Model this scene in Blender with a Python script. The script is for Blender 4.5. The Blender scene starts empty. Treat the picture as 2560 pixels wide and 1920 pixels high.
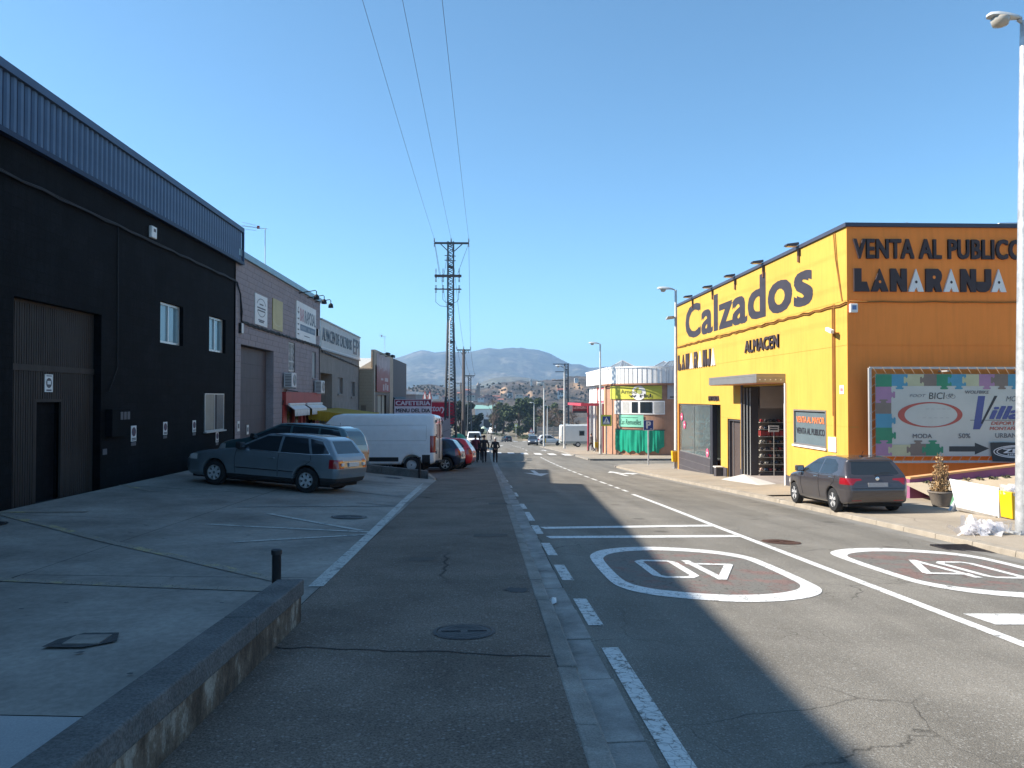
import bpy, bmesh, math, random, bisect
import numpy as np
from mathutils import Vector, Matrix
from mathutils.bvhtree import BVHTree
random.seed(7); rng = np.random.default_rng(7)
S = bpy.context.scene; COL = S.collection
PI = math.pi
# ---------------------------------------------------------------- camera, sky, sun, exposure
F = 1923.; CX, CY = 1280., 960.; VX, VY = 1210., 995.
YAW = math.atan((CX-VX)/F); PIT = math.atan((VY-CY)/F); CAMZ = 1.6
cam = bpy.data.cameras.new('camera'); camo = bpy.data.objects.new('camera', cam); COL.objects.link(camo)
cam.sensor_width = 36; cam.lens = 36*F/2560; cam.clip_start = .05; cam.clip_end = 40000
camo.location = (0, 0, CAMZ); camo.rotation_euler = (PI/2+PIT, 0, -YAW)
S.camera = camo
SUN_EL = math.radians(36.9); SUN_DIR = Vector((-.797, .012, .60)).normalized()   # towards the sun
world = bpy.data.worlds.new('World'); S.world = world; world.use_nodes = True
wn = world.node_tree; bg = wn.nodes['Background']
sky = wn.nodes.new('ShaderNodeTexSky'); sky.sky_type = 'NISHITA'; sky.sun_disc = False
sky.sun_elevation = SUN_EL; sky.sun_rotation = math.atan2(SUN_DIR.x, SUN_DIR.y)
sky.altitude = 1200; sky.air_density = .8; sky.dust_density = .2; sky.ozone_density = 5.0
tint = wn.nodes.new('ShaderNodeMix'); tint.data_type = 'RGBA'; tint.blend_type = 'MULTIPLY'; tint.inputs[0].default_value = 1; tint.inputs[7].default_value = (.85, 1.05, .92, 1)
wn.links.new(sky.outputs[0], tint.inputs[6]); wn.links.new(tint.outputs[2], bg.inputs[0]); bg.inputs[1].default_value = .12
sun = bpy.data.lights.new('sun', 'SUN'); sun.energy = 4.7; sun.angle = math.radians(.55); sun.color = (1, .93, .82)
suno = bpy.data.objects.new('sun', sun); COL.objects.link(suno); suno.location = (-30, 5, 40)
suno.rotation_euler = SUN_DIR.to_track_quat('Z', 'Y').to_euler()
S.view_settings.view_transform = 'Standard'; S.view_settings.look = 'None'
S.view_settings.exposure = 1.2; S.view_settings.gamma = 1; S.view_settings.use_curve_mapping = False
S.cycles.max_bounces = 6; S.cycles.diffuse_bounces = 3; S.cycles.glossy_bounces = 3; S.cycles.transmission_bounces = 4
S.cycles.volume_bounces = 0; S.cycles.use_denoising = True; S.cycles.caustics_reflective = False
# ---------------------------------------------------------------- ground levels and sight lines
KY = [-60, 0, 20, 50, 80, 100, 134, 192, 245, 320, 600]
KD = [-2.6, 0, .95, 2.62, 3.95, 4.85, 6.6, 9.3, 10.0, 10.2, 10.4]
_dc = {}
def D(Y):
    k = round(Y, 2)
    if k not in _dc:
        w = 4+min(12, max(0, Y-20)*.2)
        _dc[k] = float(np.interp([Y+w*i/4 for i in range(-4, 5)], KY, KD).mean())
    return _dc[k]
def road_z(X, Y):
    c = .03*max(0, min(1, (75-Y)/40))
    return -D(Y)-c*max(0, min(X-.9, 7.1))
def pave_l(X, Y): return road_z(0, Y)+.10
def pave_r(X, Y): return road_z(8, Y)+.11+.01*(X-8)
def fore(X, Y):
    zw = -.367-.010*(Y-13.5); ze = pave_l(-1.7, max(Y, 6.3))
    t = max(0, min(1, (X+8.5)/6.8)); return zw+(ze-zw)*t
def ground(X, Y):
    if X < -1.7 and Y < 27: return fore(X, Y)
    if X < .5: return pave_l(X, Y)
    if X < 8: return road_z(X, Y)
    return pave_r(X, Y)
def ray(px, py):
    v = Vector(((px-CX)/F, -(py-CY)/F, -1)); return camo.rotation_euler.to_matrix() @ v
def at_x(px, py, X):
    d = ray(px, py); t = X/d.x; return Vector((X, d.y*t, CAMZ+d.z*t))
def at_y(px, py, Y):
    d = ray(px, py); t = Y/d.y; return Vector((d.x*t, Y, CAMZ+d.z*t))
def at_g(px, py, g=ground, dz=0):
    d = ray(px, py); lo = t = .5; hi = 600
    while t < 600:
        if CAMZ+d.z*t < g(d.x*t, d.y*t)+dz: hi = t; break
        lo = t; t *= 1.03
    for _ in range(30):
        m = (lo+hi)/2
        if CAMZ+d.z*m < g(d.x*m, d.y*m)+dz: hi = m
        else: lo = m
    return Vector((d.x*lo, d.y*lo, CAMZ+d.z*lo))
# ---------------------------------------------------------------- materials
MATS = {}
def nd(nt, typ, **kw):
    n = nt.nodes.new('ShaderNode'+typ)
    for k, v in kw.items():
        if k in n.inputs: n.inputs[k].default_value = v
        else: setattr(n, k, v)
    return n
def mixc(nt, fac, a, b, blend='MIX'):
    m = nt.nodes.new('ShaderNodeMix'); m.data_type = 'RGBA'; m.blend_type = blend
    for i, v in ((0, fac), (6, a), (7, b)):
        if hasattr(v, 'is_linked') or hasattr(v, 'links'): nt.links.new(v, m.inputs[i])
        elif i == 0: m.inputs[0].default_value = v
        else: m.inputs[i].default_value = (*v[:3], 1)
    return m.outputs[2]
def ramp(nt, src, stops):
    r = nt.nodes.new('ShaderNodeValToRGB'); nt.links.new(src, r.inputs[0]); e = r.color_ramp.elements
    while len(e) < len(stops): e.new(.5)
    for i, (p, c) in enumerate(stops):
        e[i].position = p; e[i].color = (c, c, c, 1) if not hasattr(c, '__len__') else (*c, 1)
    return r.outputs[0]
def mat(name, col=(.5, .5, .5), rough=.75, var=.15, scale=2.5, bump=0., bscale=60, metal=0., spec=.4, coat=0., fine=.0, fscale=90, streak=0., emit=0., extra=None):
    if name in MATS: return MATS[name]
    m = bpy.data.materials.new(name); m.use_nodes = True; MATS[name] = m; nt = m.node_tree; b = nt.nodes['Principled BSDF']
    b.inputs['Roughness'].default_value = rough; b.inputs['Metallic'].default_value = metal
    b.inputs['Specular IOR Level'].default_value = spec; b.inputs['Coat Weight'].default_value = coat
    b.inputs['Coat Roughness'].default_value = .06
    tc = nd(nt, 'TexCoord'); co = tc.outputs['Object']
    if var > 0:
        n = nd(nt, 'TexNoise', Scale=scale, Detail=7., Roughness=.62); nt.links.new(co, n.inputs['Vector'])
        f = ramp(nt, n.outputs['Fac'], [(.3, 0.), (.7, 1.)])
        out = mixc(nt, f, [c*(1-var) for c in col], [min(1, c*(1+var)) for c in col])
    else:
        r = nd(nt, 'RGB'); r.outputs[0].default_value = (*col, 1); out = r.outputs[0]
    if fine > 0:
        n = nd(nt, 'TexNoise', Scale=float(fscale), Detail=3., Roughness=.7); nt.links.new(co, n.inputs['Vector'])
        f = ramp(nt, n.outputs['Fac'], [(.36, 1-fine), (.64, 1+fine)]); out = mixc(nt, 1., out, f, 'MULTIPLY')
    if streak > 0:
        mp = nd(nt, 'Mapping'); mp.inputs['Scale'].default_value = (5, 5, .35); nt.links.new(co, mp.inputs[0])
        n = nd(nt, 'TexNoise', Scale=1.6, Detail=5.); nt.links.new(mp.outputs[0], n.inputs['Vector'])
        f = ramp(nt, n.outputs['Fac'], [(.45, 1.), (.75, 1-streak)]); out = mixc(nt, 1., out, f, 'MULTIPLY')
    if extra: out = extra(nt, co, out, b)
    nt.links.new(out, b.inputs['Base Color'])
    if bump > 0:
        n = nd(nt, 'TexNoise', Scale=float(bscale), Detail=5.); nt.links.new(co, n.inputs['Vector'])
        bp = nd(nt, 'Bump', Strength=bump, Distance=.02); nt.links.new(n.outputs['Fac'], bp.inputs['Height']); nt.links.new(bp.outputs[0], b.inputs['Normal'])
    if emit:
        nt.links.new(out, b.inputs['Emission Color']); b.inputs['Emission Strength'].default_value = emit
    return m
def agg(dens, scale, col, strength=.8):
    """light or dark stone chips showing in the surface"""
    def fn(nt, co, out, b):
        v = nd(nt, 'TexVoronoi', Scale=float(scale)); nt.links.new(co, v.inputs['Vector'])
        w = nd(nt, 'SeparateColor'); nt.links.new(v.outputs['Color'], w.inputs[0])
        f1 = ramp(nt, w.outputs[0], [(1-dens, 0.), (min(1., 1-dens+.12), strength)])
        f2 = ramp(nt, v.outputs['Distance'], [(.25, 1.), (.5, 0.)])
        m = nd(nt, 'Math', operation='MULTIPLY'); nt.links.new(f1, m.inputs[0]); nt.links.new(f2, m.inputs[1])
        return mixc(nt, m.outputs[0], out, col)
    return fn
def cracks(scale, width, thresh, mscale=.35, dark=.35, stretch=(1, 1, 1), also=None):
    def fn(nt, co, out, b):
        if also: out = also(nt, co, out, b)
        n = nd(nt, 'TexNoise', Scale=2.2, Detail=5.); nt.links.new(co, n.inputs['Vector'])
        va = nd(nt, 'VectorMath', operation='MULTIPLY_ADD'); nt.links.new(n.outputs['Color'], va.inputs[0]); va.inputs[1].default_value = (.3, .3, .3); nt.links.new(co, va.inputs[2])
        mp = nd(nt, 'Mapping'); mp.inputs['Scale'].default_value = stretch; nt.links.new(va.outputs[0], mp.inputs[0])
        v = nd(nt, 'TexVoronoi', Scale=float(scale), feature='DISTANCE_TO_EDGE'); nt.links.new(mp.outputs[0], v.inputs['Vector'])
        e = ramp(nt, v.outputs['Distance'], [(width*.3, 1.), (width, 0.)])
        k = nd(nt, 'TexNoise', Scale=mscale, Detail=3.); nt.links.new(co, k.inputs['Vector'])
        kk = ramp(nt, k.outputs['Fac'], [(thresh, 0.), (thresh+.08, 1.)])
        m = nd(nt, 'Math', operation='MULTIPLY'); nt.links.new(e, m.inputs[0]); nt.links.new(kk, m.inputs[1])
        f = ramp(nt, m.outputs[0], [(0, 1.), (1, dark)])
        return mixc(nt, 1., out, f, 'MULTIPLY')
    return fn
# ---------------------------------------------------------------- mesh building
ORG = {}
def tag(o, label=None, cat=None, group=None, kind=None):
    if label: o['label'] = label
    if cat: o['category'] = cat
    if group: o['group'] = group
    if kind: o['kind'] = kind
    return o
def thing(name, label, cat, loc=(0, 0, 0), group=None, rotz=None):
    o = bpy.data.objects.new(name, None); COL.objects.link(o); o.location = loc; o.empty_display_size = .2
    if rotz is not None: o.rotation_euler = (0, 0, rotz)
    ORG[o.name] = Vector((0, 0, 0)) if rotz is not None else Vector(loc)
    return tag(o, label, cat, group)
def link(name, me, parent=None):
    o = bpy.data.objects.new(name, me); COL.objects.link(o)
    if parent is not None: o.parent = parent; ORG[o.name] = ORG.get(parent.name, Vector())
    else: ORG[o.name] = Vector()
    return o
class MB:
    def __init__(s): s.v = []; s.f = []; s.m = []; s.k = 0
    def mi(s, k): s.k = k; return s
    def add(s, vs, fs):
        n = len(s.v); s.v += [tuple(v) for v in vs]; s.f += [tuple(n+i for i in f) for f in fs]; s.m += [s.k]*len(fs); return s
    def hexa(s, p): return s.add(p, [(0, 3, 2, 1), (4, 5, 6, 7), (0, 1, 5, 4), (1, 2, 6, 5), (2, 3, 7, 6), (3, 0, 4, 7)])
    def box(s, x0, x1, y0, y1, z0, z1):
        x0, x1 = sorted((x0, x1)); y0, y1 = sorted((y0, y1)); z0, z1 = sorted((z0, z1))
        return s.hexa([(x0, y0, z0), (x1, y0, z0), (x1, y1, z0), (x0, y1, z0), (x0, y0, z1), (x1, y0, z1), (x1, y1, z1), (x0, y1, z1)])
    def bar(s, p0, p1, w, h=None):
        p0, p1 = Vector(p0), Vector(p1); h = h or w; d = (p1-p0).normalized()
        u = d.cross(Vector((0, 0, 1)));
        if u.length < 1e-4: u = Vector((1, 0, 0))
        u = u.normalized()*w/2; v = u.cross(d).normalized()*h/2
        return s.hexa([p0-u-v, p0+u-v, p0+u+v, p0-u+v, p1-u-v, p1+u-v, p1+u+v, p1-u+v])
    def tube(s, pts, r, n=6, cap=True):
        pts = [Vector(p) for p in pts]; rs = r if hasattr(r, '__len__') else [r]*len(pts); vs = []; up = None
        for i, p in enumerate(pts):
            d = (pts[min(i+1, len(pts)-1)]-pts[max(i-1, 0)]).normalized()
            if up is None: up = Vector((0, 0, 1)) if abs(d.z) < .9 else Vector((1, 0, 0))
            a = d.cross(up).normalized(); b = a.cross(d).normalized(); up = b
            vs += [p+(a*math.cos(2*PI*k/n)+b*math.sin(2*PI*k/n))*rs[i] for k in range(n)]
        fs = [(i*n+k, i*n+(k+1) % n, (i+1)*n+(k+1) % n, (i+1)*n+k) for i in range(len(pts)-1) for k in range(n)]
        if cap: fs += [tuple(range(n-1, -1, -1)), tuple((len(pts)-1)*n+k for k in range(n))]
        return s.add(vs, fs)
    def lathe(s, prof, c=(0, 0, 0), ax='z', n=24, cap=True):
        vs = []
        for r, h in prof:
            for k in range(n):
                a = 2*PI*k/n; x, y = r*math.cos(a), r*math.sin(a)
                p = (x, y, h) if ax == 'z' else ((x, h, y) if ax == 'y' else (h, x, y))
                vs.append((p[0]+c[0], p[1]+c[1], p[2]+c[2]))
        fs = [(i*n+k, i*n+(k+1) % n, (i+1)*n+(k+1) % n, (i+1)*n+k) for i in range(len(prof)-1) for k in range(n)]
        if cap: fs += [tuple(range(n-1, -1, -1)), tuple((len(prof)-1)*n+k for k in range(n))]
        return s.add(vs, fs)
    def prism(s, poly, fn, t0, t1):
        n = len(poly); vs = [fn(a, b, t0) for a, b in poly]+[fn(a, b, t1) for a, b in poly]
        return s.add(vs, [tuple(range(n-1, -1, -1)), tuple(range(n, 2*n))]+[(i, (i+1) % n, n+(i+1) % n, n+i) for i in range(n)])
    def sheet(s, xs, ys, zf):
        n = len(ys); vs = [(x, y, zf(x, y)) for x in xs for y in ys]
        return s.add(vs, [(i*n+j, (i+1)*n+j, (i+1)*n+j+1, i*n+j+1) for i in range(len(xs)-1) for j in range(n-1)])
    def mesh(s, name, mats, off=Vector((0, 0, 0)), smooth=False):
        me = bpy.data.meshes.new(name); me.from_pydata([(v[0]-off[0], v[1]-off[1], v[2]-off[2]) for v in s.v], [], s.f)
        for m in (mats if isinstance(mats, (list, tuple)) else [mats]): me.materials.append(m)
        if max(s.m, default=0) > 0: me.polygons.foreach_set('material_index', s.m)
        bm = bmesh.new(); bm.from_mesh(me); bmesh.ops.recalc_face_normals(bm, faces=bm.faces); bm.to_mesh(me); bm.free()
        if smooth:
            me.polygons.foreach_set('use_smooth', [True]*len(me.polygons))
            if smooth is not True: me.set_sharp_from_angle(angle=math.radians(smooth))
        me.update(); return me
    def build(s, name, mats, parent=None, smooth=False, bevel=0, world=True):
        off = ORG.get(parent.name, Vector()) if (parent is not None and world) else Vector()
        o = link(name, s.mesh(name, mats, off, smooth), parent)
        if bevel:
            b = o.modifiers.new('bevel', 'BEVEL'); b.width = bevel; b.segments = 2; b.limit_method = 'ANGLE'; b.angle_limit = .6
        return o
def B(*a): return MB().box(*a)
def lerp(a, b, t): return a+(b-a)*t
# ---------------------------------------------------------------- lettering (the built-in font, fitted to a rectangle)
_tc = {}; _tz = {}
def glyphs(body, bold=.0, space=1., shear=0.):
    k = (body, bold, space, shear)
    if k in _tc: return _tc[k]
    cu = bpy.data.curves.new('lettering', 'FONT'); cu.body = body; cu.space_character = space; cu.shear = shear; cu.resolution_u = 3
    o = bpy.data.objects.new('lettering', cu); COL.objects.link(o); dg = bpy.context.evaluated_depsgraph_get()
    me = o.evaluated_get(dg).to_mesh(); vs = [tuple(v.co)[:2] for v in me.vertices]; fs = [tuple(p.vertices) for p in me.polygons]
    o.evaluated_get(dg).to_mesh_clear(); bpy.data.objects.remove(o); bpy.data.curves.remove(cu)
    zs = [0]*len(vs)
    if bold > 0:   # heavier strokes: shifted copies of every letter
        v0, f0 = vs, fs; vs, fs, zs = [], [], []
        for q, (dx, dy) in enumerate(((0, 0), (1, .7), (-1, .7), (1, -.7), (-1, -.7))):
            fs += [tuple(i+len(vs) for i in f) for f in f0]; zs += [q*.0006]*len(v0); vs += [(x+dx*bold, y+dy*bold) for x, y in v0]
    x0 = min(v[0] for v in vs); x1 = max(v[0] for v in vs); y0 = min(v[1] for v in vs); y1 = max(v[1] for v in vs)
    _tc[k] = ([((x-x0)/(x1-x0), (y-y0)/(y1-y0)) for x, y in vs], fs); _tz[k] = zs; return _tc[k]
def text(mb, body, o, u, v, depth=.01, bold=.0, space=1., shear=0.):
    """writes body into the parallelogram o, o+u, o+v, raised by depth along u x v"""
    vs, fs = glyphs(body, bold, space, shear); o, u, v = Vector(o), Vector(u), Vector(v); n = u.cross(v).normalized()
    N = len(vs); zs = _tz[(body, bold, space, shear)]; A = [o+u*x+v*y+n*(depth+e) for (x, y), e in zip(vs, zs)]
    ed = {}
    for f in fs:
        for i in range(len(f)): e = (f[i], f[(i+1) % len(f)]); ed[tuple(sorted(e))] = None if tuple(sorted(e)) in ed else e
    fs2 = list(fs)
    if depth > .004:
        A += [o+u*x+v*y for x, y in vs]
        for e in ed.values():
            if e: fs2.append((e[1], e[0], e[0]+N, e[1]+N))
    mb.add(A, fs2); return mb
def rect_x(X, pl, pr):
    """lower-left pixel, upper-right pixel on the plane x = X"""
    return at_x(*pl, X), at_x(*pr, X)
# ---------------------------------------------------------------- walls with openings; block walls
def cells(us, vs, holes):
    us = sorted(set(us)); vs = sorted(set(vs)); out = []
    for i in range(len(us)-1):
        for j in range(len(vs)-1):
            u, v = (us[i]+us[i+1])/2, (vs[j]+vs[j+1])/2
            if not any(h[0] < u < h[1] and h[2] < v < h[3] for h in holes): out.append((us[i], us[i+1], vs[j], vs[j+1]))
    return out
def wall(mb, ax, p0, p1, u0, u1, v0, v1, holes=(), ju=(), jv=(), gap=.014):
    """a slab between p0 and p1 on axis ax, u along the wall, v up; ju, jv: panel joints left open"""
    us = [u0, u1]+[h[k] for h in holes for k in (0, 1)]+list(ju); vs = [v0, v1]+[h[k] for h in holes for k in (2, 3)]+list(jv)
    us = [u for u in us if u0 <= u <= u1]; vs = [v for v in vs if v0 <= v <= v1]
    for a, b, c, d in cells(us, vs, holes):
        a += gap/2 if a in ju else 0; b -= gap/2 if b in ju else 0; c += gap/2 if c in jv else 0; d -= gap/2 if d in jv else 0
        if ax == 'x': mb.box(p0, p1, a, b, c, d)
        else: mb.box(a, b, p0, p1, c, d)
    if ju or jv:
        q = p0+(p1-p0)*.12
        for a, b, c, d in cells([u0, u1]+[h[k] for h in holes for k in (0, 1)], [v0, v1]+[h[k] for h in holes for k in (2, 3)], holes):
            a, b, c, d = max(a, u0), min(b, u1), max(c, v0), min(d, v1)
            if b-a > .01 and d-c > .01:
                if ax == 'x': mb.box(p0+(p1-p0)*.03, q, a, b, c, d)
                else: mb.box(a, b, p0+(p1-p0)*.03, q, c, d)
    return mb
def block_wall(parent, ax, p, nrm, u0, u1, v0, v1, bw, bh, holes, m, most=280, thick=.02, jit=.003, near=min):
    """courses of blocks standing proud of the mortar; p is the mortar plane"""
    full = {}; fulls = []; rest = MB(); r = random.Random(3); g = .008
    row = 0; v = v0
    while v < v1-.03:
        w = min(v+bh, v1); u = u0-(bw/2 if row % 2 else 0)
        while u < u1-.03:
            a, b = max(u, u0), min(u+bw, u1)
            bits = [(a, b, v, w)]
            for h in holes:
                nb = []
                for (a1, b1, c1, d1) in bits:
                    if h[0] >= b1 or h[1] <= a1 or h[2] >= d1 or h[3] <= c1: nb.append((a1, b1, c1, d1)); continue
                    if a1 < h[0]: nb.append((a1, h[0], c1, d1))
                    if b1 > h[1]: nb.append((h[1], b1, c1, d1))
                    a2, b2 = max(a1, h[0]), min(b1, h[1])
                    if c1 < h[2]: nb.append((a2, b2, c1, h[2]))
                    if d1 > h[3]: nb.append((a2, b2, h[3], d1))
                bits = nb
            for (a1, b1, c1, d1) in bits:
                if b1-a1 < .03 or d1-c1 < .03: continue
                if abs(b1-a1-bw) < 1e-6 and abs(d1-c1-bh) < 1e-6: fulls.append((a1, c1))
                else:
                    t = thick+r.uniform(-jit, jit)
                    if ax == 'x': rest.box(p, p+nrm*t, a1+g/2, b1-g/2, c1+g/2, d1-g/2)
                    else: rest.box(a1+g/2, b1-g/2, p, p+nrm*t, c1+g/2, d1-g/2)
            u += bw
        v = w; row += 1
    fulls.sort(key=lambda q: q[0]*(1 if near is min else -1)); off = ORG.get(parent.name, Vector())
    if ax == 'x': me = B(0, nrm*thick, g/2, bw-g/2, g/2, bh-g/2).mesh('block', m)
    else: me = B(g/2, bw-g/2, 0, nrm*thick, g/2, bh-g/2).mesh('block', m)
    for i, (a, c) in enumerate(fulls):
        t = r.uniform(-jit, jit)
        if i < most:
            o = link('block', me, parent); o.location = (Vector((p+t, a, c)) if ax == 'x' else Vector((a, p+t, c)))-off
        elif ax == 'x': rest.box(p, p+nrm*(thick+t), a+g/2, a+bw-g/2, c+g/2, c+bh-g/2)
        else: rest.box(a+g/2, a+bw-g/2, p, p+nrm*(thick+t), c+g/2, c+bh-g/2)
    if rest.v: tag(rest.build('block_courses', m, parent), kind='stuff')
def window(parent, ax, p, nrm, u0, u1, v0, v1, mf, mg, nx=2, fw=.05, depth=.05, nz=1, name='window'):
    """frame bars with glass panes just behind; p is the outer face of the frame"""
    f = MB(); q = p-nrm*depth
    def bx(mb, a, b, c, d, e, g):
        return mb.box(e, g, a, b, c, d) if ax == 'x' else mb.box(a, b, e, g, c, d)
    bx(f, u0, u1, v0, v0+fw, q, p); bx(f, u0, u1, v1-fw, v1, q, p)
    bx(f, u0, u0+fw, v0+fw, v1-fw, q, p); bx(f, u1-fw, u1, v0+fw, v1-fw, q, p)
    for i in range(1, nx): u = lerp(u0, u1, i/nx); bx(f, u-fw/2, u+fw/2, v0+fw, v1-fw, q, p-nrm*.004)
    for i in range(1, nz): v = lerp(v0, v1, i/nz); bx(f, u0+fw, u1-fw, v-fw/2, v+fw/2, q, p-nrm*.006)
    w = f.build(name, mf, parent)
    for i in range(nx):
        a, b = lerp(u0, u1, i/nx)+fw/2, lerp(u0, u1, (i+1)/nx)-fw/2
        bx(MB(), a, b, v0+fw/2, v1-fw/2, q+nrm*.012, q+nrm*.02).build('pane', mg, w)
    return w
# ---------------------------------------------------------------- rounded bodies: signed distance fields made into surfaces
def surfnet(f, lo, hi, h):
    n = [int(math.ceil((hi[i]-lo[i])/h))+1 for i in range(3)]
    ax = [lo[i]+h*np.arange(n[i]) for i in range(3)]
    V = f(ax[0][:, None, None], ax[1][None, :, None], ax[2][None, None, :]); V = np.broadcast_to(V, n).astype(np.float64)
    s = V < 0; C = [(i, j, k) for i in (0, 1) for j in (0, 1) for k in (0, 1)]
    def sl(A, c): return A[c[0]:n[0]-1+c[0], c[1]:n[1]-1+c[1], c[2]:n[2]-1+c[2]]
    cnt = sum(sl(s, c).astype(np.int8) for c in C); mixed = (cnt > 0) & (cnt < 8)
    I, J, K = np.nonzero(mixed); base = np.stack([I, J, K], 1).astype(float)
    acc = np.zeros((len(I), 3)); num = np.zeros(len(I))
    for a in C:
        for d in range(3):
            if a[d]: continue
            b = list(a); b[d] = 1
            va = V[I+a[0], J+a[1], K+a[2]]; vb = V[I+b[0], J+b[1], K+b[2]]; cr = (va < 0) != (vb < 0)
            t = np.where(cr, va/np.where(va == vb, 1, va-vb), 0); p = np.tile(np.array(a, float), (len(I), 1)); p[:, d] = t
            acc += p*cr[:, None]; num += cr
    P = (base+acc/num[:, None])*h+np.array([ax[0][0], ax[1][0], ax[2][0]])
    idx = -np.ones([m-1 for m in n], int); idx[I, J, K] = np.arange(len(I))
    Q = []
    for d in range(3):
        e1, e2 = [(1, 2), (2, 0), (0, 1)][d]
        A = [slice(None)]*3; Bq = [slice(None)]*3; A[d] = slice(0, -1); Bq[d] = slice(1, None)
        cr = s[tuple(A)] != s[tuple(Bq)]; pts = np.argwhere(cr)
        pts = pts[(pts[:, e1] > 0) & (pts[:, e2] > 0) & (pts[:, e1] < n[e1]-1) & (pts[:, e2] < n[e2]-1)]
        def g(o1, o2): q = pts.copy(); q[:, e1] -= o1; q[:, e2] -= o2; return idx[q[:, 0], q[:, 1], q[:, 2]]
        q = np.stack([g(1, 1), g(0, 1), g(0, 0), g(1, 0)], 1); fl = ~s[pts[:, 0], pts[:, 1], pts[:, 2]]; q[fl] = q[fl][:, ::-1]; Q.append(q)
    Q = np.concatenate(Q); Q = Q[(Q >= 0).all(1)]
    return P, Q
def poly_sdf(poly, x, z):
    P = np.array(poly, float); d = np.full(np.broadcast(x, z).shape, 1e9); ins = np.zeros(d.shape, bool); m = len(P)
    for i in range(m):
        a, b = P[i], P[(i+1) % m]; ex, ez = b-a; wx, wz = x-a[0], z-a[1]
        t = np.clip((wx*ex+wz*ez)/(ex*ex+ez*ez+1e-12), 0, 1); d = np.minimum(d, (wx-ex*t)**2+(wz-ez*t)**2)
        c = ((a[1] <= z) & (b[1] > z)) | ((b[1] <= z) & (a[1] > z))
        ins ^= c & (x < a[0]+(z-a[1])/(ez if abs(ez) > 1e-9 else 1e-9)*ex)
    return np.where(ins, -1, 1)*np.sqrt(d)
def smax(a, b, k): h = np.clip(.5+.5*(a-b)/k, 0, 1); return b+(a-b)*h+k*h*(1-h)
def smin(a, b, k): return -smax(-a, -b, k)
def capsule(x, y, z, a, b, r0, r1):
    a, b = np.array(a, float), np.array(b, float); d = b-a
    t = np.clip(((x-a[0])*d[0]+(y-a[1])*d[1]+(z-a[2])*d[2])/(d@d+1e-12), 0, 1)
    return np.sqrt((x-a[0]-d[0]*t)**2+(y-a[1]-d[1]*t)**2+(z-a[2]-d[2]*t)**2)-(r0+(r1-r0)*t)
def inpoly(p, poly):
    c = False; x, y = p; n = len(poly)
    for i in range(n):
        (x0, y0), (x1, y1) = poly[i], poly[(i+1) % n]
        if (y0 > y) != (y1 > y) and x < (x1-x0)*(y-y0)/(y1-y0)+x0: c = not c
    return c
# ---------------------------------------------------------------- leaves and twigs
def leaf_cloud(blobs, n, size, rnd, flat=.4):
    mb = MB(); tot = sum(b[1]**3 for b in blobs)
    for (c, r, sq) in [(b[0], b[1], b[2] if len(b) > 2 else 1.) for b in blobs]:
        for _ in range(max(3, int(n*r**3/tot))):
            d = Vector((rnd.gauss(0, 1), rnd.gauss(0, 1), rnd.gauss(0, 1))).normalized()*r*(rnd.random()**.45)
            p = Vector(c)+Vector((d.x, d.y, d.z*sq)); s = size*rnd.uniform(.5, 1.3)
            a = Vector((rnd.gauss(0, 1), rnd.gauss(0, 1), rnd.gauss(0, flat))).normalized()*s
            b = a.cross(Vector((rnd.gauss(0, 1), rnd.gauss(0, 1), rnd.gauss(0, 1)))).normalized()*s*.55
            mb.k = rnd.choice((0, 0, 1, 1, 2)); mb.add([p-a-b*.3, p-b, p+a, p+b], [(0, 1, 2, 3)])
    return mb
# ---------------------------------------------------------------- the ground
m_terr = mat('dry_ground', (.16, .135, .09), .95, .3, .25, fine=.25, fscale=3)
def tyre_streaks(nt, co, out, b):
    out = agg(.32, 55, (.33, .315, .285), .7)(nt, co, out, b)
    mp = nd(nt, 'Mapping'); mp.inputs['Scale'].default_value = (1.5, .06, 1); nt.links.new(co, mp.inputs[0])
    n = nd(nt, 'TexNoise', Scale=1.1, Detail=4.); nt.links.new(mp.outputs[0], n.inputs['Vector'])
    f = ramp(nt, n.outputs['Fac'], [(.3, .8), (.7, 1.16)]); out = mixc(nt, 1., out, f, 'MULTIPLY')
    # oil spots
    v = nd(nt, 'TexVoronoi', Scale=1.25); nt.links.new(co, v.inputs['Vector']); w = nd(nt, 'SeparateColor'); nt.links.new(v.outputs['Color'], w.inputs[0])
    n2 = nd(nt, 'TexNoise', Scale=9., Detail=3.); nt.links.new(co, n2.inputs['Vector'])
    s = nd(nt, 'Math', operation='MULTIPLY_ADD'); nt.links.new(n2.outputs['Fac'], s.inputs[0]); s.inputs[1].default_value = .10; nt.links.new(v.outputs['Distance'], s.inputs[2])
    f2 = ramp(nt, s.outputs[0], [(.17, 1.), (.24, 0.)]); f1 = ramp(nt, w.outputs[0], [(.72, 0.), (.74, .6)])
    m = nd(nt, 'Math', operation='MULTIPLY'); nt.links.new(f1, m.inputs[0]); nt.links.new(f2, m.inputs[1])
    return mixc(nt, m.outputs[0], out, (.07, .063, .055))
m_asph = mat('road_asphalt', (.19, .173, .147), .9, .18, .9, .35, 120, spec=.2, fine=.34, fscale=110, extra=cracks(2.1, .007, .57, .5, .55, also=cracks(.6, .0045, .47, .25, .4, also=tyre_streaks)))
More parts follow.
